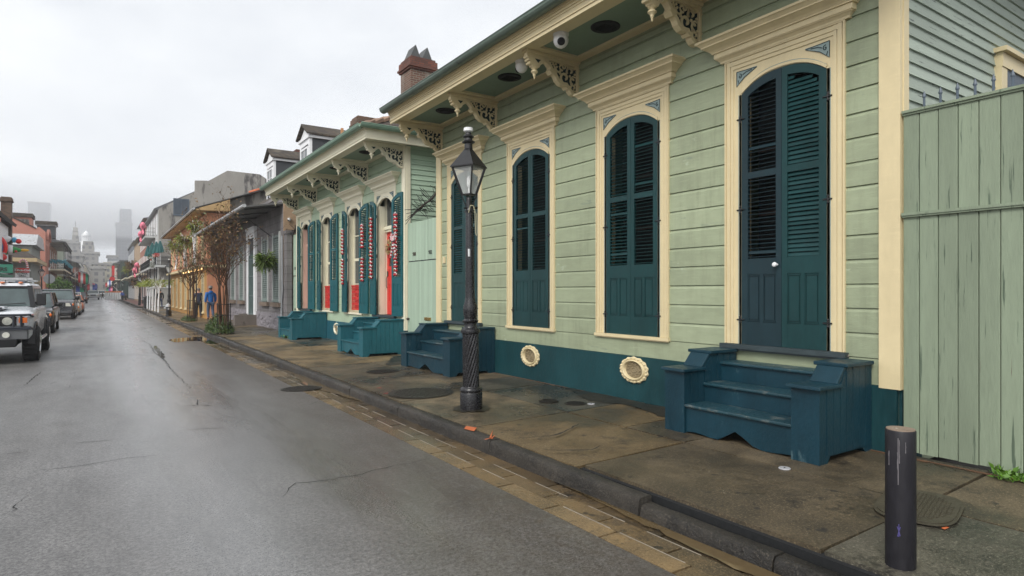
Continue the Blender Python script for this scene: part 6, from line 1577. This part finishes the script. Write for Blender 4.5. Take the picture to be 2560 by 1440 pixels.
def tower(name, label, Y, dpt, tiers, extra=None, cat='tower'):
    px0 = tiers[0][0]; o = thing(name, label, cat, (pp(px0,Y), Y, 0))
    for k, (a, b_, ytop, mt) in enumerate(tiers):
        zt = pz(ytop, (a+b_)/2, Y); zb = 0 if k == 0 else pz(tiers[k-1][2], (a+b_)/2, Y)-1
        if len(tiers) > 1 and k > 0 and zb > zt: zb = 0
        m = MB(); e = k*2.0; m.box(pp(a,Y), pp(b_,Y), Y+e, Y+dpt-e, 0 if k == 0 else zb, zt); m.build('tower_block' if k else 'base_block', mt, o)
        if k == 0: m = MB(); m.box(pp(a,Y)-1, pp(b_,Y)+1, Y-1, Y+dpt+1, zt, zt+1.4); m.build('cornice', plain, o)
    return o
Yt = 620
o = tower('stepped_tower', 'pale stone tower with a stepped pyramid top and mast in the fog', Yt, 30, [(172,204,609,tg),(180,195,587,tg2)])
m = MB(); xa, xb = pp(181,Yt), pp(194,Yt); z0_, z1_ = pz(587,187,Yt), pz(566,187,Yt); cx_ = (xa+xb)/2
m.hexa([(xa,Yt+4,z0_),(xb,Yt+4,z0_),(xb,Yt+16,z0_),(xa,Yt+16,z0_),(cx_-1.6,Yt+9,z1_),(cx_+1.6,Yt+9,z1_),(cx_+1.6,Yt+11,z1_),(cx_-1.6,Yt+11,z1_)]); m.box((xa+cx_)/2-1,(xb+cx_)/2+1,Yt+6,Yt+14,z0_,z0_+(z1_-z0_)*.55); m.tube([(cx_,Yt+10,z1_-1),(cx_,Yt+10,z1_+5)], .2, 5); m.build('spire', plain, o)
tower('hotel_block', 'pale stone hotel block left of the stepped tower', Yt+60, 30, [(154,180,603,tg)])
o = tower('cupola_tower', 'broad grey stone high-rise crowned by a white colonnaded cupola', 560, 40, [(203,246,634,tg),(205,235,612,tg2),(207,233,602,tg)])
cx_ = pp(215,590); zc = pz(604,215,590); m = MB(); m.lathe((cx_,590,zc-10), [(3.4,0),(3.4,10)], 16)
for k in range(12): a = 2*pi*k/12; m.tube([(cx_+2.6*cos(a),590+2.6*sin(a),zc),(cx_+2.6*cos(a),590+2.6*sin(a),zc+4.4)], .3, 6)
m.lathe((cx_,590,zc+4.4), [(3.1,0),(3.1,.7),(2.2,.8),(2.2,2),(1.5,2.4),(1.1,3.2),(.3,3.8),(.15,6)], 16); m.lathe((cx_,590,zc), [(1.8,0),(1.8,4.5)], 12); m.build('cupola', white, o)
tower('office_block', 'grey office block with mullioned windows below the cupola tower', 470, 50, [(176,206,640,tg),(178,200,624,tg2)])
tower('bank_block', 'stone bank block with tall pilasters at the end of the street', 440, 40, [(230,262,672,tg2)], cat='building')
tower('yellow_office_block', 'pale yellow office block at the end of the street', 520, 40, [(232,296,662,ty),(258,280,655,ty)], cat='building')
tower('white_office_block', 'white modern office block with ribbon windows right of the street end', 640, 30, [(269,293,642,tw)], cat='building')
tower('glass_high_rise', 'tall grey high-rise on the right fading up into the fog', 870, 50, [(291,330,560,tb),(300,329,522,tb)])
tower('far_high_rise', 'tall high-rise on the left almost lost in the fog', 900, 40, [(70,122,508,tb)])
# ------------------------------------------------------------------ vehicles
chrome = M('chrome', (.55,.56,.58), .12, .05, metal=1, bump=0)
tyre = M('tyre_rubber', (.016,.016,.017), .75, .2, 20, W3, .4, 50)
plast_ = M('black_trim', (.015,.015,.017), .45, .1, bump=0)
winm = GLASS('car_glass', (.035,.05,.05), .04)
lensm = M('headlight_lens', (.62,.62,.55), .12, .2, 30, coat=.5); amber = M('amber_lens', (.75,.16,.02), .2, .15, 30, coat=.5)
def PAINT(n, c, rough=.28): return M(n, c, rough, .04, 3, coat=.6, bump=0)
def wheel(x, y, r, w, parent, side, off=False):
    """axis along x; outer face on side (+1 = +x)"""
    Mx = Matrix.Rotation(pi/2, 4, 'Y'); m = MB()
    fn = (lambda rr, z, t: rr*(1+(.022 if (int(t/(2*pi)*44)+int(z*30)) % 2 else -.012) if rr > r*.95 else 1)) if off else None
    m.lathe((x,y,r), [(r*.60,-w/2),(r*.90,-w/2),(r,-w/2+.03),(r,-w/6),(r,w/6),(r,w/2-.03),(r*.90,w/2),(r*.60,w/2)], 44 if not off else 88, Mx, fn=fn)
    o = m.build('wheel', tyre, parent)
    m = MB(); xo = x+side*(w/2-.02); m.lathe((xo,y,r), [(r*.60,-.01),(r*.62,.025),(r*.55,.02),(r*.50,-.01),(r*.1,.0)] if side > 0 else [(r*.1,.0),(r*.50,.01),(r*.55,-.02),(r*.62,-.025),(r*.60,.01)], 24, Mx)
    for k in range(6):
        a = 2*pi*k/6; c = Vector((xo+side*.012, y+r*.32*cos(a), r+r*.32*sin(a))); m.tube([Vector((xo+side*.012,y+r*.08*cos(a),r+r*.08*sin(a))), Vector((xo+side*.005,y+r*.55*cos(a),r+r*.55*sin(a)))], r*.075, 5)
    m.build('rim', chrome, o); return o
def loft(m, secs):
    """secs: list of (y, [(x,z)...]) same count, closed loops"""
    b0 = len(m.v); n = len(secs[0][1])
    for y, pts in secs: m.v += [(x, y, z) for x, z in pts]
    for i in range(len(secs)-1):
        for j in range(n):
            k = (j+1) % n; m._f((b0+i*n+j, b0+(i+1)*n+j, b0+(i+1)*n+k, b0+i*n+k))
    m._f([b0+j for j in range(n)]); m._f([b0+(len(secs)-1)*n+j for j in reversed(range(n))])
def sec(hw, z0_, zs_, zt, cr=.08, tw=None):
    tw = tw if tw is not None else hw-.10
    return [(-hw+.06,z0_),(hw-.06,z0_),(hw,z0_+.10),(hw,zs_),(hw-.02,zs_+(zt-zs_)*.5),(tw,zt-.02),(tw-.12,zt),(-tw+.12,zt),(-tw,zt-.02),(-hw+.02,zs_+(zt-zs_)*.5),(-hw,zs_),(-hw,z0_+.10)]
def car(name, label, x, y, paint, kind='sedan', s=1.0, cat='car', grp='vehicles parked along the left curb', simple=False):
    """front faces -y; built at origin (front bumper y=0) then moved"""
    o = thing(name, label, cat, (0,0,0), grp)
    if kind == 'truck': L, hw, zh, zr, gc, r = 5.6, .98, 1.22, 1.88, .42, .39; wx = [(1.55,.0),(2.35,.0)]; yc0, yc1, yr0, yr1 = 1.45, 4.3, 2.15, 3.9; wy = (1.0, 4.5)
    elif kind == 'suv': L, hw, zh, zr, gc, r = 4.6, .90, 1.05, 1.68, .32, .36; yc0, yc1, yr0, yr1 = 1.25, 4.5, 1.9, 4.1; wy = (.85, 3.6)
    else: L, hw, zh, zr, gc, r = 4.5, .88, .90, 1.44, .24, .32; yc0, yc1, yr0, yr1 = 1.35, 4.0, 2.0, 3.3; wy = (.85, 3.55)
    B = MB(); zb = gc
    loft(B, [(0.06, sec(hw-.12, zb+.08, zh-.30, zh-.20)), (.18, sec(hw-.04, zb, zh-.25, zh-.10)), (.55, sec(hw, zb, zh-.22, zh-.04)), (yc0-.1, sec(hw, zb, zh-.2, zh)), (yc0+.2, sec(hw, zb, zh-.15, zh+.03)), (yc1, sec(hw, zb, zh-.15, zh+.03)), (L-.2, sec(hw, zb, zh-.2, zh)), (L, sec(hw-.08, zb+.1, zh-.3, zh-.1))])
    b = B.build('body', paint, o, smooth=True)
    C_ = MB(); tw = hw-.20
    C_.hexa([(-hw+.07,yc0,zh+.0),(hw-.07,yc0,zh+.0),(hw-.07,yc1,zh+.0),(-hw+.07,yc1,zh+.0),(-tw,yr0,zr-.05),(tw,yr0,zr-.05),(tw,yr1,zr-.05),(-tw,yr1,zr-.05)])
    C_.build('windows', winm, o)
    R_ = MB(); R_.hexa([(-tw-.02,yr0-.06,zr-.055),(tw+.02,yr0-.06,zr-.055),(tw+.02,yr1+.05,zr-.055),(-tw-.02,yr1+.05,zr-.055),(-tw+.08,yr0+.08,zr+.01),(tw-.08,yr0+.08,zr+.01),(tw-.08,yr1-.05,zr),(-tw+.08,yr1-.05,zr)])
    for sx in (-1,1):
        R_.tube([(sx*(hw-.07),yc0-.02,zh+.0),(sx*(tw+.0),yr0-.02,zr-.04)], .045, 5); R_.tube([(sx*(hw-.07),yc1,zh),(sx*tw,yr1,zr-.04)], .05, 5); ym = (yr0+yr1)/2; R_.tube([(sx*(hw-.06),ym,zh),(sx*(tw+.01),ym,zr-.04)], .035, 5)
    R_.build('roof', paint, o)
    F = MB(); F.box(-hw+.16, hw-.16, -.02, .10, zb+.0, zb+.16); F.box(-.45, .45, .03, .10, zb+.22, zb+.26); bp = F.build('bumper', chrome if kind == 'truck' else paint, o)
    G = MB(); g0, g1 = zh-.48, zh-.17; G.box(-.42*hw/.9, .42*hw/.9, -.005, .12, g0, g1); gr = G.build('grille', plast_, o)
    G = MB()
    if kind == 'truck':
        for (a0,a1,z0_,z1_) in ((-.44,.44,g0-.03,g0+.01),(-.44,.44,g1-.02,g1+.03),(-.44,-.40,g0,g1),(.40,.44,g0,g1),(-.02,.02,g0,g1),(-.44,.44,(g0+g1)/2-.015,(g0+g1)/2+.015)): G.box(a0,a1,-.03,.0,z0_,z1_)
    else:
        G.box(-.42*hw/.9,.42*hw/.9,-.02,.0,g1-.03,g1+.01); G.box(-.42*hw/.9,.42*hw/.9,-.02,.0,(g0+g1)/2-.01,(g0+g1)/2+.01)
    G.build('grille_bars', chrome, gr)
    for sx in (-1,1):
        H_ = MB(); H_.hexa([(sx*.47*hw/.9,-.0,zh-.40),(sx*(hw-.10),.08,zh-.40),(sx*(hw-.04),.30,zh-.38),(sx*.47*hw/.9,.2,zh-.40),(sx*.47*hw/.9,.02,zh-.20),(sx*(hw-.10),.10,zh-.20),(sx*(hw-.04),.34,zh-.20),(sx*.47*hw/.9,.2,zh-.20)]); hd = H_.build('headlight', lensm, o)
        A = MB(); A.ball((sx*(hw-.10),.10,zh-.30), (.05,.06,.07), 8, 6); A.build('indicator', amber, hd)
        Mr = MB(); Mr.ball((sx*(hw+.10),yc0+.35,zh+.10), (.11,.07,.09 if kind != 'truck' else .14), 8, 6); Mr.tube([(sx*(hw-.05),yc0+.38,zh+.04),(sx*(hw+.05),yc0+.36,zh+.08)], .03, 5); Mr.build('mirror', plast_, o)
        for yy in wy:
            wheel(sx*(hw-.11), yy, r, .24, o, sx)
            if not simple:
                A = MB(); A.strip([(yy+(r+.06)*cos(pi*k/10), r+(r+.06)*sin(pi*k/10)) for k in range(11)], .07, 'x', sx*(hw-.2), sx*(hw+.012)); A.build('wheel_arch', plast_ if kind != 'sedan' else paint, o)
    U_ = MB(); U_.box(-hw+.15,hw-.15,.3,L-.3,zb-.08,zb+.1); U_.build('underbody', plast_, o)
    W_ = MB(); W_.tube([(-.5,yc0+.02,zh+.03),(.05,yc0+.05,zh+.06)], .012, 4); W_.build('wiper', plast_, o)
    o.location = (x, y, 0); o.scale = (s,s,s); return o
car('dark_suv', 'dark grey four wheel drive parked behind the silver off-roader', -2.52, 31.2, PAINT('graphite_paint', (.035,.035,.04)), 'suv', 1.02)
car('pickup_truck', 'dark grey pickup truck with chrome grille, third in the parked row', -2.32, 46.9, PAINT('dark_grey_paint', (.05,.05,.06)), 'truck', 1.0, 'pickup truck')
car('tan_sedan', 'pale tan car just behind the dark pickup', -2.12, 54.5, PAINT('tan_car_paint', (.45,.38,.30)), 'sedan')
car('orange_sedan', 'orange car behind the pale tan car', -2.08, 62.0, PAINT('orange_car_paint', (.50,.12,.03)), 'sedan')
car('silver_sedan', 'silver car parked beyond the side street', -2.9, 84, PAINT('silver_car_paint', (.42,.43,.46)), 'suv')
car('white_hatchback', 'white car parked further up beyond the silver one', -2.9, 93, PAINT('white_car_paint', (.7,.7,.7)), 'suv')
car('maroon_suv', 'dark red car at the end of the parked row', -2.6, 112, PAINT('maroon_paint', (.09,.01,.015)), 'suv')
car('oncoming_suv', 'white off-road vehicle driving towards the camera far down the street', -1.4, 163, PAINT('white_suv_paint', (.62,.64,.63)), 'truck', 1.12, 'car', 'vehicles driving up the street')
car('oncoming_van', 'white van following far down the street', .2, 215, PAINT('van_paint', (.7,.7,.68)), 'suv', 1.25, 'van', 'vehicles driving up the street')
# silver off-roader -------------------------------------------------
sil = PAINT('silver_offroad_paint', (.60,.62,.65), .30)
V = thing('off_road_vehicle', 'boxy silver off-road vehicle with black brush guard and roof rack, nearest parked at left', 'off-road vehicle', (0,0,0), 'vehicles parked along the left curb')
hw = 1.0
B = MB()
loft(B, [(.28, sec(.93,.62,1.12,1.20)), (.34, sec(.98,.60,1.12,1.25)), (1.0, sec(hw,.60,1.15,1.31)), (1.55, sec(hw,.60,1.15,1.36)), (1.75, sec(hw,.60,1.20,1.38)), (4.6, sec(hw,.60,1.20,1.38)), (4.7, sec(.97,.65,1.2,1.36))])
B.build('body', sil, V, smooth=True)
m = MB(); m.hexa([(-.93,1.72,1.38),(.93,1.72,1.38),(.93,4.68,1.38),(-.93,4.68,1.38),(-.80,2.06,1.93),(.80,2.06,1.93),(.82,4.62,1.93),(-.82,4.62,1.93)]); m.build('windows', winm, V)
m = MB(); m.hexa([(-.84,2.0,1.925),(.84,2.0,1.925),(.86,4.68,1.925),(-.86,4.68,1.925),(-.78,2.10,2.0),(.78,2.10,2.0),(.80,4.62,2.0),(-.80,4.62,2.0)]); m.build('roof', sil, V)
m = MB()
for sx in (-1,1):
    m.hexa([(sx*.95,1.66,1.37),(sx*.85,1.62,1.37),(sx*.85,1.72,1.37),(sx*.95,1.76,1.37),(sx*.86,2.02,1.94),(sx*.76,1.98,1.94),(sx*.76,2.08,1.94),(sx*.86,2.12,1.94)])
m.box(-.80,.80,2.0,2.05,1.87,1.92); m.build('windscreen_frame', plast_, V)
m = MB()
for sx in (-1,1):
    for (ya, yb_) in ((2.10,2.24),(2.95,3.08),(3.75,3.88),(4.5,4.66)):
        m.hexa([(sx*.935,ya,1.38),(sx*.955,ya,1.38),(sx*.955,yb_,1.38),(sx*.935,yb_,1.38),(sx*.80,ya+.02,1.93),(sx*.86,ya+.02,1.93),(sx*.86,yb_,1.93),(sx*.80,yb_,1.93)])
    m.hexa([(sx*.83,2.1,1.86),(sx*.88,2.1,1.86),(sx*.88,4.66,1.86),(sx*.83,4.66,1.86),(sx*.81,2.1,1.94),(sx*.86,2.1,1.94),(sx*.86,4.66,1.94),(sx*.81,4.66,1.94)])
m.build('window_pillars', sil, V)
m = MB()
for sx in (-1,1): m.tube([(sx*.72,2.15,2.10),(sx*.72,4.5,2.10)], .03, 6)
for yy in (2.2,2.9,3.6,4.3): m.box(-.82,.82,yy,yy+.07,2.07,2.11)
for sx in (-1,1):
    for yy in (2.3,4.2): m.box(sx*.72-.02,sx*.72+.02,yy,yy+.05,1.99,2.09)
m.box(-.86,.86,2.16,2.24,2.09,2.15); m.build('roof_rack', metalr, V)
m = MB(); m.box(.50,.70,2.16,2.3,1.98,2.06); m.build('rack_light', blues, V)
for k, xx in enumerate((-.62,-.25,.0,.25,.62)):
    m = MB(); m.ball((xx,2.06,2.015), (.055,.07,.028), 8, 5); m.build('marker_light', M('marker_amber', (.65,.20,.08), .3) if k == 0 else bpy.data.materials['marker_amber'], V)
m = MB(); m.box(-.93,.93,.22,.30,.93,1.16); gr = m.build('grille_panel', chrome, V)
for k in range(6):
    m = MB(); xx = -.36+k*.125; m.box(xx,xx+.085,.205,.222,.96,1.14); m.build('grille_slot', plast_, gr)
for sx in (-1,1):
    m = MB(); m.lathe((sx*.53,.20,1.05), [(.0,-.02),(.08,-.01),(.095,.02),(.095,.03)][::-1], 20, Matrix.Rotation(pi/2,4,'X')); h_ = m.build('headlight', lensm, V, smooth=True)
    m = MB(); m.box(sx*.53-.13,sx*.53+.13,.212,.219,.93,1.165); m.build('headlight_bezel', plast_, h_)
    m = MB(); m.box(sx*.74,sx*.90,.195,.225,1.0,1.13); m.build('indicator', amber, V)
    m = MB(); m.box(sx*.955,sx*.995,.45,.52,1.12,1.20); m.build('side_marker', M('red_marker', (.5,.05,.03), .3) if sx == -1 else bpy.data.materials['red_marker'], V)
    m = MB(); m.lathe((sx*.52,.06,.72), [(.0,-.02),(.06,-.01),(.07,.02),(.07,.03)][::-1], 18, Matrix.Rotation(pi/2,4,'X')); m.build('fog_light', lensm, V, smooth=True)
    m = MB(); m.box(sx*1.06-.10,sx*1.06+.10,1.78,1.92,1.40,1.72); m.tube([(sx*.9,1.85,1.45),(sx*1.0,1.85,1.5)], .03, 5); m.build('mirror', plast_, V, bevel=.03)
    for yy in (.98, 4.28):
        wheel(sx*.93, yy, .435, .33, V, sx, True)
        m = MB(); m.strip([(yy+.55*cos(pi*k/12), .47+.50*sin(pi*k/12)) for k in range(13)], .08, 'x', sx*.90, sx*1.03); m.build('wheel_arch', plast_, V)
    m = MB(); m.tube([(sx*1.03,1.65,.50),(sx*1.03,3.6,.50)], .06, 10); m.box(sx*.9,sx*1.03,1.8,1.9,.47,.53); m.box(sx*.9,sx*1.03,3.3,3.4,.47,.53); m.build('side_step', chrome, V, smooth=True)
m = MB(); m.box(-.92,.92,.06,.30,.60,.86); m.build('bumper', M('grey_bumper', (.11,.115,.12), .4, .1), V, bevel=.02)
m = MB(); m.hexa([(-.70,.02,.42),(.70,.02,.42),(.70,.35,.42),(-.70,.35,.42),(-.74,-.02,.62),(.74,-.02,.62),(.74,.35,.62),(-.74,.35,.62)]); m.build('winch_guard', plast_, V, bevel=.02)
m = MB(); m.box(-.14,.14,-.03,.0,.46,.58); m.build('tow_plate', metalr, V)
m = MB(); r = .028
for zz, e in ((1.20,.02),(.89,.0),(1.06,.0)):
    m.tube([(-.99,.42,zz-.05),(-.96,.12,zz),(-.80,.05,zz+e*0),(.80,.05,zz),(.96,.12,zz),(.99,.42,zz-.05)], r if zz != 1.06 else .0001, 8)
for xx in (-.80,-.38,.38,.80,-.66,.66): m.tube([(xx,.05,1.20),(xx,.05,.72 if abs(xx) < .5 else .89)], r*.9, 8)
m.box(-.98,.98,.03,.09,.84,.90); m.build('brush_guard', M('guard_blue_black', (.02,.024,.035), .35, .1), V, smooth=False)
m = MB(); m.box(-.45,.45,.55,1.2,1.335,1.40); m.build('hood_scoop', sil, V, bevel=.03)
m = MB(); m.box(-.40,.40,.52,.552,1.345,1.385); m.build('scoop_intake', plast_, V)
m = MB(); m.box(-.7,.7,.5,4.4,.45,.65); m.build('underbody', plast_, V)
m = MB(); m.tube([(-.6,1.70,1.42),(.05,1.72,1.47)], .012, 4); m.tube([(.1,1.70,1.42),(.75,1.72,1.47)], .012, 4); m.build('wiper', plast_, V)
m = MB(); m.tube([(.30,2.2,1.99),(.30,2.2,2.12)], .006, 4); m.build('antenna', plast_, V)
V.location = (-2.36, 18.45, 0); V.scale = (1,1,.965)
# ------------------------------------------------------------------ people
skin = M('skin', (.42,.22,.15), .5, .08, bump=0); hairm = M('dark_hair', (.03,.02,.015), .6, .2)
def skin_mesh(nodes, edges, sub=2, root=0):
    me = bpy.data.meshes.new('t'); me.from_pydata([n[:3] for n in nodes], edges, []); ob = bpy.data.objects.new('t', me); COL.objects.link(ob)
    md = ob.modifiers.new('s', 'SKIN'); md.use_smooth_shade = True
    for i, n in enumerate(nodes):
        v = me.skin_vertices[0].data[i]; v.radius = (n[3], n[4] if len(n) > 4 else n[3]); v.use_root = (i == root)
    ss = ob.modifiers.new('u', 'SUBSURF'); ss.levels = sub; ss.render_levels = sub
    bpy.context.view_layer.update()
    r = bpy.data.meshes.new_from_object(ob.evaluated_get(bpy.context.evaluated_depsgraph_get())); bpy.data.objects.remove(ob); return r
def put(me, name, mat, parent, M4):
    me.transform(M4); at = me.attributes.new('tint','FLOAT','FACE'); at.data.foreach_set('value', [1.0]*len(me.polygons))
    me.materials.clear(); me.materials.append(mat); o = bpy.data.objects.new(name, me); COL.objects.link(o); o.parent = parent; return o
def person(label, x, y, z, rz, top, pants, H=1.75, stride=.18, hat=None, hood=False, back=False, shoes=plast_, hairc=None):
    """faces +y before rotation rz"""
    o = thing('person', label, 'person', (x,y,z)); k = H/1.75; s = stride
    N = [(0,0,.93,.125,.10),(0,.0,1.12,.13,.10),(0,.0,1.32,.155,.11),(0,.0,1.45,.10,.08),(0,.01,1.52,.055,.055),(0,.02,1.60,.075,.085),(0,.02,1.69,.068,.082),
         (-.09,s*.0,.88,.09,.09),(-.10,s*.5+.02,.50,.062,.062),(-.10,s*.55-.05,.09,.042,.042),(-.10,s*.55+.10,.04,.04,.035),
         (.09,0,.88,.09,.09),(.10,-s*.4+.05,.50,.062,.062),(.10,-s*1.0-.05,.11,.042,.042),(.10,-s*1.0+.09,.05,.04,.035),
         (-.19,0,1.42,.062,.062),(-.25,-.06,1.16,.045,.045),(-.24,.06,.93,.033,.033),(-.235,.08,.87,.028,.032),
         (.19,0,1.42,.062,.062),(.25,.02,1.16,.045,.045),(.26,.13,.95,.033,.033),(.25,.15,.88,.028,.032)]
    E_ = [(0,1),(1,2),(2,3),(3,4),(4,5),(5,6),(0,7),(7,8),(8,9),(9,10),(0,11),(11,12),(12,13),(13,14),(3,15),(15,16),(16,17),(17,18),(3,19),(19,20),(20,21),(21,22)]
    for bi, sx in ((18,-1),(22,1)):
        bx, by, bz = N[bi][:3]
        for f in range(4):
            a = len(N); N += [(bx-sx*.0, by-.024+.016*f, bz-.04, .0095,.0095), (bx-sx*.006, by-.028+.018*f, bz-.075+(.006 if f in (0,3) else 0), .009,.009), (bx-sx*.018, by-.026+.017*f, bz-.10+(.01 if f in (0,3) else 0), .008,.008)]
            E_ += [(bi,a),(a,a+1),(a+1,a+2)]
        a = len(N); N += [(bx-sx*.01, by+.040, bz-.015, .011,.011),(bx-sx*.016, by+.055, bz-.045, .009,.009)]; E_ += [(bi,a),(a,a+1)]
    K = Matrix.Scale(k, 4)
    put(skin_mesh(N, E_, 1), 'body', skin, o, K)
    def grow(ids, e, d): 
        mp_ = {q:i for i,q in enumerate(ids)}; return [(*N[i][:3], N[i][3]+d, N[i][4]+d) for i in ids], [(mp_[a],mp_[b_]) for a,b_ in e]
    n_, e_ = grow([0,1,2,3,15,16,17,19,20,21], [(0,1),(1,2),(2,3),(3,15),(15,16),(16,17),(3,19),(19,20),(20,21)], .03 if hood else .018)
    n_[0] = (0,0,.86, n_[0][3]+.01, n_[0][4]+.02); put(skin_mesh(n_, e_, 2), 'jacket' if hood else 'shirt', top, o, K)
    n_, e_ = grow([0,7,8,9,11,12,13], [(0,7),(7,8),(8,9),(0,11),(11,12),(12,13)], .018); put(skin_mesh(n_, e_, 2), 'trousers', pants, o, K)
    n_, e_ = grow([9,10], [(9,10)], .014); put(skin_mesh(n_, e_, 1), 'shoe', shoes, o, K); n_, e_ = grow([13,14], [(13,14)], .014); put(skin_mesh(n_, e_, 1), 'shoe', shoes, o, K)
    hm = MB(); hm.ball((0,-.005,1.70), (.088,.100,.085), 14, 9)
    hm.xf(K); q = hm.build('hair', hairc or hairm, None, smooth=True); q.parent = o
    f = MB(); f.ball((0,.105,1.625), (.012,.018,.02), 8, 6)
    for sx in (-1,1): f.ball((sx*.082,.015,1.63), (.012,.02,.03), 8, 6)
    f.xf(K); q = f.build('nose_and_ears', skin, None, smooth=True); q.parent = o
    f = MB()
    for sx in (-1,1): f.ball((sx*.032,.098,1.65), (.012,.008,.008), 8, 6)
    f.box(-.025,.025,.100,.106,1.575,1.582); f.xf(K); q = f.build('eyes_and_mouth', dark, None); q.parent = o
    if hat:
        f = MB(); f.lathe((0,.005,1.70), [(.155,0),(.150,.015),(.10,.02),(.098,.09),(.07,.12),(.01,.13)], 18); f.xf(K); q = f.build('hat', hat, None, smooth=True); q.parent = o
    if hood:
        f = MB(); f.ball((0,-.10,1.47), (.12,.08,.10), 12, 8); f.xf(K); q = f.build('hood', top, None, smooth=True); q.parent = o
    o.rotation_euler[2] = rz; return o
navy = M('navy_cotton', (.022,.028,.055), .8, .15); bluej = M('bright_blue_nylon', (.01,.14,.46), .45, .15); jean = M('faded_jeans', (.07,.10,.16), .8, .2); blk = M('black_cotton', (.012,.012,.014), .8, .2)
person('person in a bright blue hooded jacket and pale hat walking away by the vines', 5.05, 37.6, .17, 0.1, bluej, jean, 1.80, .16, hat=M('pale_hat', (.35,.34,.32), .8), hood=True)
person('person in a navy shirt and dark trousers walking away beside the vines', 4.80, 40.5, .17, -.05, navy, blk, 1.74, .20, hairc=M('grey_hair', (.18,.15,.12), .7))
person('person in dark clothes walking under the grey gallery by the topiaries', 4.6, 65.7, .15, .1, blk, M('dark_jeans', (.03,.04,.07), .8), 1.75, .2)
person('person in a blue jacket and white cap on the far brick pavement', 3.45, 140, .0, 2.9, M('royal_blue_coat', (.02,.08,.42), .6), blk, 1.85, .15, hat=white)
person('person in black sitting low beside the blue jacket on the far pavement', 4.05, 141, -.45, 2.5, blk, blk, 1.75, .1)
person('person in white crossing the street before the oncoming vehicle', -2.75, 148, 0, .3, white, blk, 1.72, .3)
person('person in grey at the left end of the parked cars, beside the one in white', -3.15, 150, 0, -.3, greyp, navy, 1.75, .2)
person('person in dark coat crossing at the construction barrier', .35, 168, 0, 1.5, blk, blk, 1.75, .3)
# haze ---------------------------------------------------------------
hz = MB(); hz.box(-700,700,-60,798,-1.2,98); vm = bpy.data.materials.new('haze'); vm.use_nodes = True; vt = vm.node_tree
for n_ in list(vt.nodes): vt.nodes.remove(n_)
vo = vt.nodes.new('ShaderNodeOutputMaterial'); pv = vt.nodes.new('ShaderNodeVolumePrincipled'); pv.inputs['Color'].default_value = (.95,.97,1,1); pv.inputs['Density'].default_value = .0006; pv.inputs['Anisotropy'].default_value = 0
vt.links.new(pv.outputs[0], vo.inputs['Volume'])
if HAZE:
    o = hz.build('haze', vm); o['kind'] = 'stuff'
    vm2 = vm.copy(); vm2.name = 'low_cloud'; vm2.node_tree.nodes['Principled Volume'].inputs['Density'].default_value = CLD
    cb_ = MB(); cb_.box(-700,700,800,1100,64,125); o = cb_.build('low_cloud', vm2); o['kind'] = 'stuff'; o['label'] = 'low fog bank swallowing the tops of the far high-rises'
# ------------------------------------------------------------------ camera, light, sky
cam = bpy.data.cameras.new('camera'); co = bpy.data.objects.new('camera', cam); COL.objects.link(co)
cam.sensor_width = 36; cam.lens = 1540/2560*36; cam.shift_y = 10/2560; cam.clip_end = 6000; cam.clip_start = .05
co.location = (0,0,1.7); co.rotation_euler = (pi/2, 0, -math.atan(1028/1540)); scene.camera = co
w = bpy.data.worlds.new('World'); scene.world = w; w.use_nodes = True; nt = w.node_tree
for n_ in list(nt.nodes): nt.nodes.remove(n_)
out = nt.nodes.new('ShaderNodeOutputWorld'); b1_ = nt.nodes.new('ShaderNodeBackground'); b2_ = nt.nodes.new('ShaderNodeBackground'); ad = nt.nodes.new('ShaderNodeAddShader')
sk = nt.nodes.new('ShaderNodeTexSky'); sk.sky_type = 'NISHITA'; sk.sun_disc = False; SE, SR = radians(42), radians(-122)
sk.sun_elevation = SE; sk.sun_rotation = SR; sk.dust_density = 6; sk.air_density = 1
hs = nt.nodes.new('ShaderNodeHueSaturation'); hs.inputs['Saturation'].default_value = .12
nt.links.new(sk.outputs[0], hs.inputs['Color']); nt.links.new(hs.outputs[0], b1_.inputs[0]); b1_.inputs[1].default_value = .05
tc = nt.nodes.new('ShaderNodeTexCoord'); mp = nt.nodes.new('ShaderNodeVectorMath'); mp.operation = 'MULTIPLY'; mp.inputs[1].default_value = (1,1,2.4)
nt.links.new(tc.outputs['Generated'], mp.inputs[0])
nz = nt.nodes.new('ShaderNodeTexNoise'); nz.inputs['Scale'].default_value = 1.9; nz.inputs['Detail'].default_value = 6; nz.inputs['Roughness'].default_value = .55; nt.links.new(mp.outputs[0], nz.inputs['Vector'])
cr = nt.nodes.new('ShaderNodeValToRGB'); cr.color_ramp.elements[0].position = .32; cr.color_ramp.elements[0].color = (.56,.595,.65,1); cr.color_ramp.elements[1].position = .66; cr.color_ramp.elements[1].color = (.84,.86,.88,1)
nt.links.new(nz.outputs['Fac'], cr.inputs[0]); nt.links.new(cr.outputs[0], b2_.inputs[0]); b2_.inputs[1].default_value = SKYW
nt.links.new(b1_.outputs[0], ad.inputs[0]); nt.links.new(b2_.outputs[0], ad.inputs[1]); nt.links.new(ad.outputs[0], out.inputs[0])
sl_ = bpy.data.lights.new('sun', 'SUN'); sl_.energy = SUNE; sl_.angle = radians(18); sl_.color = (1,.96,.90)
so = bpy.data.objects.new('sun', sl_); COL.objects.link(so)
d = Vector((sin(SR)*cos(SE)*1.0, cos(SR)*cos(SE), sin(SE))); so.rotation_euler = (-d).to_track_quat('-Z','Y').to_euler(); so.location = (0,0,60)
scene.view_settings.view_transform = 'Standard'; scene.view_settings.look = 'None'; scene.view_settings.exposure = EXPO; scene.view_settings.gamma = 1
scene.cycles.use_denoising = DEN
try: scene.cycles.denoiser = 'OPENIMAGEDENOISE'
except Exception: pass
scene.cycles.max_bounces = 6; scene.cycles.volume_bounces = 1; scene.cycles.transparent_max_bounces = 12
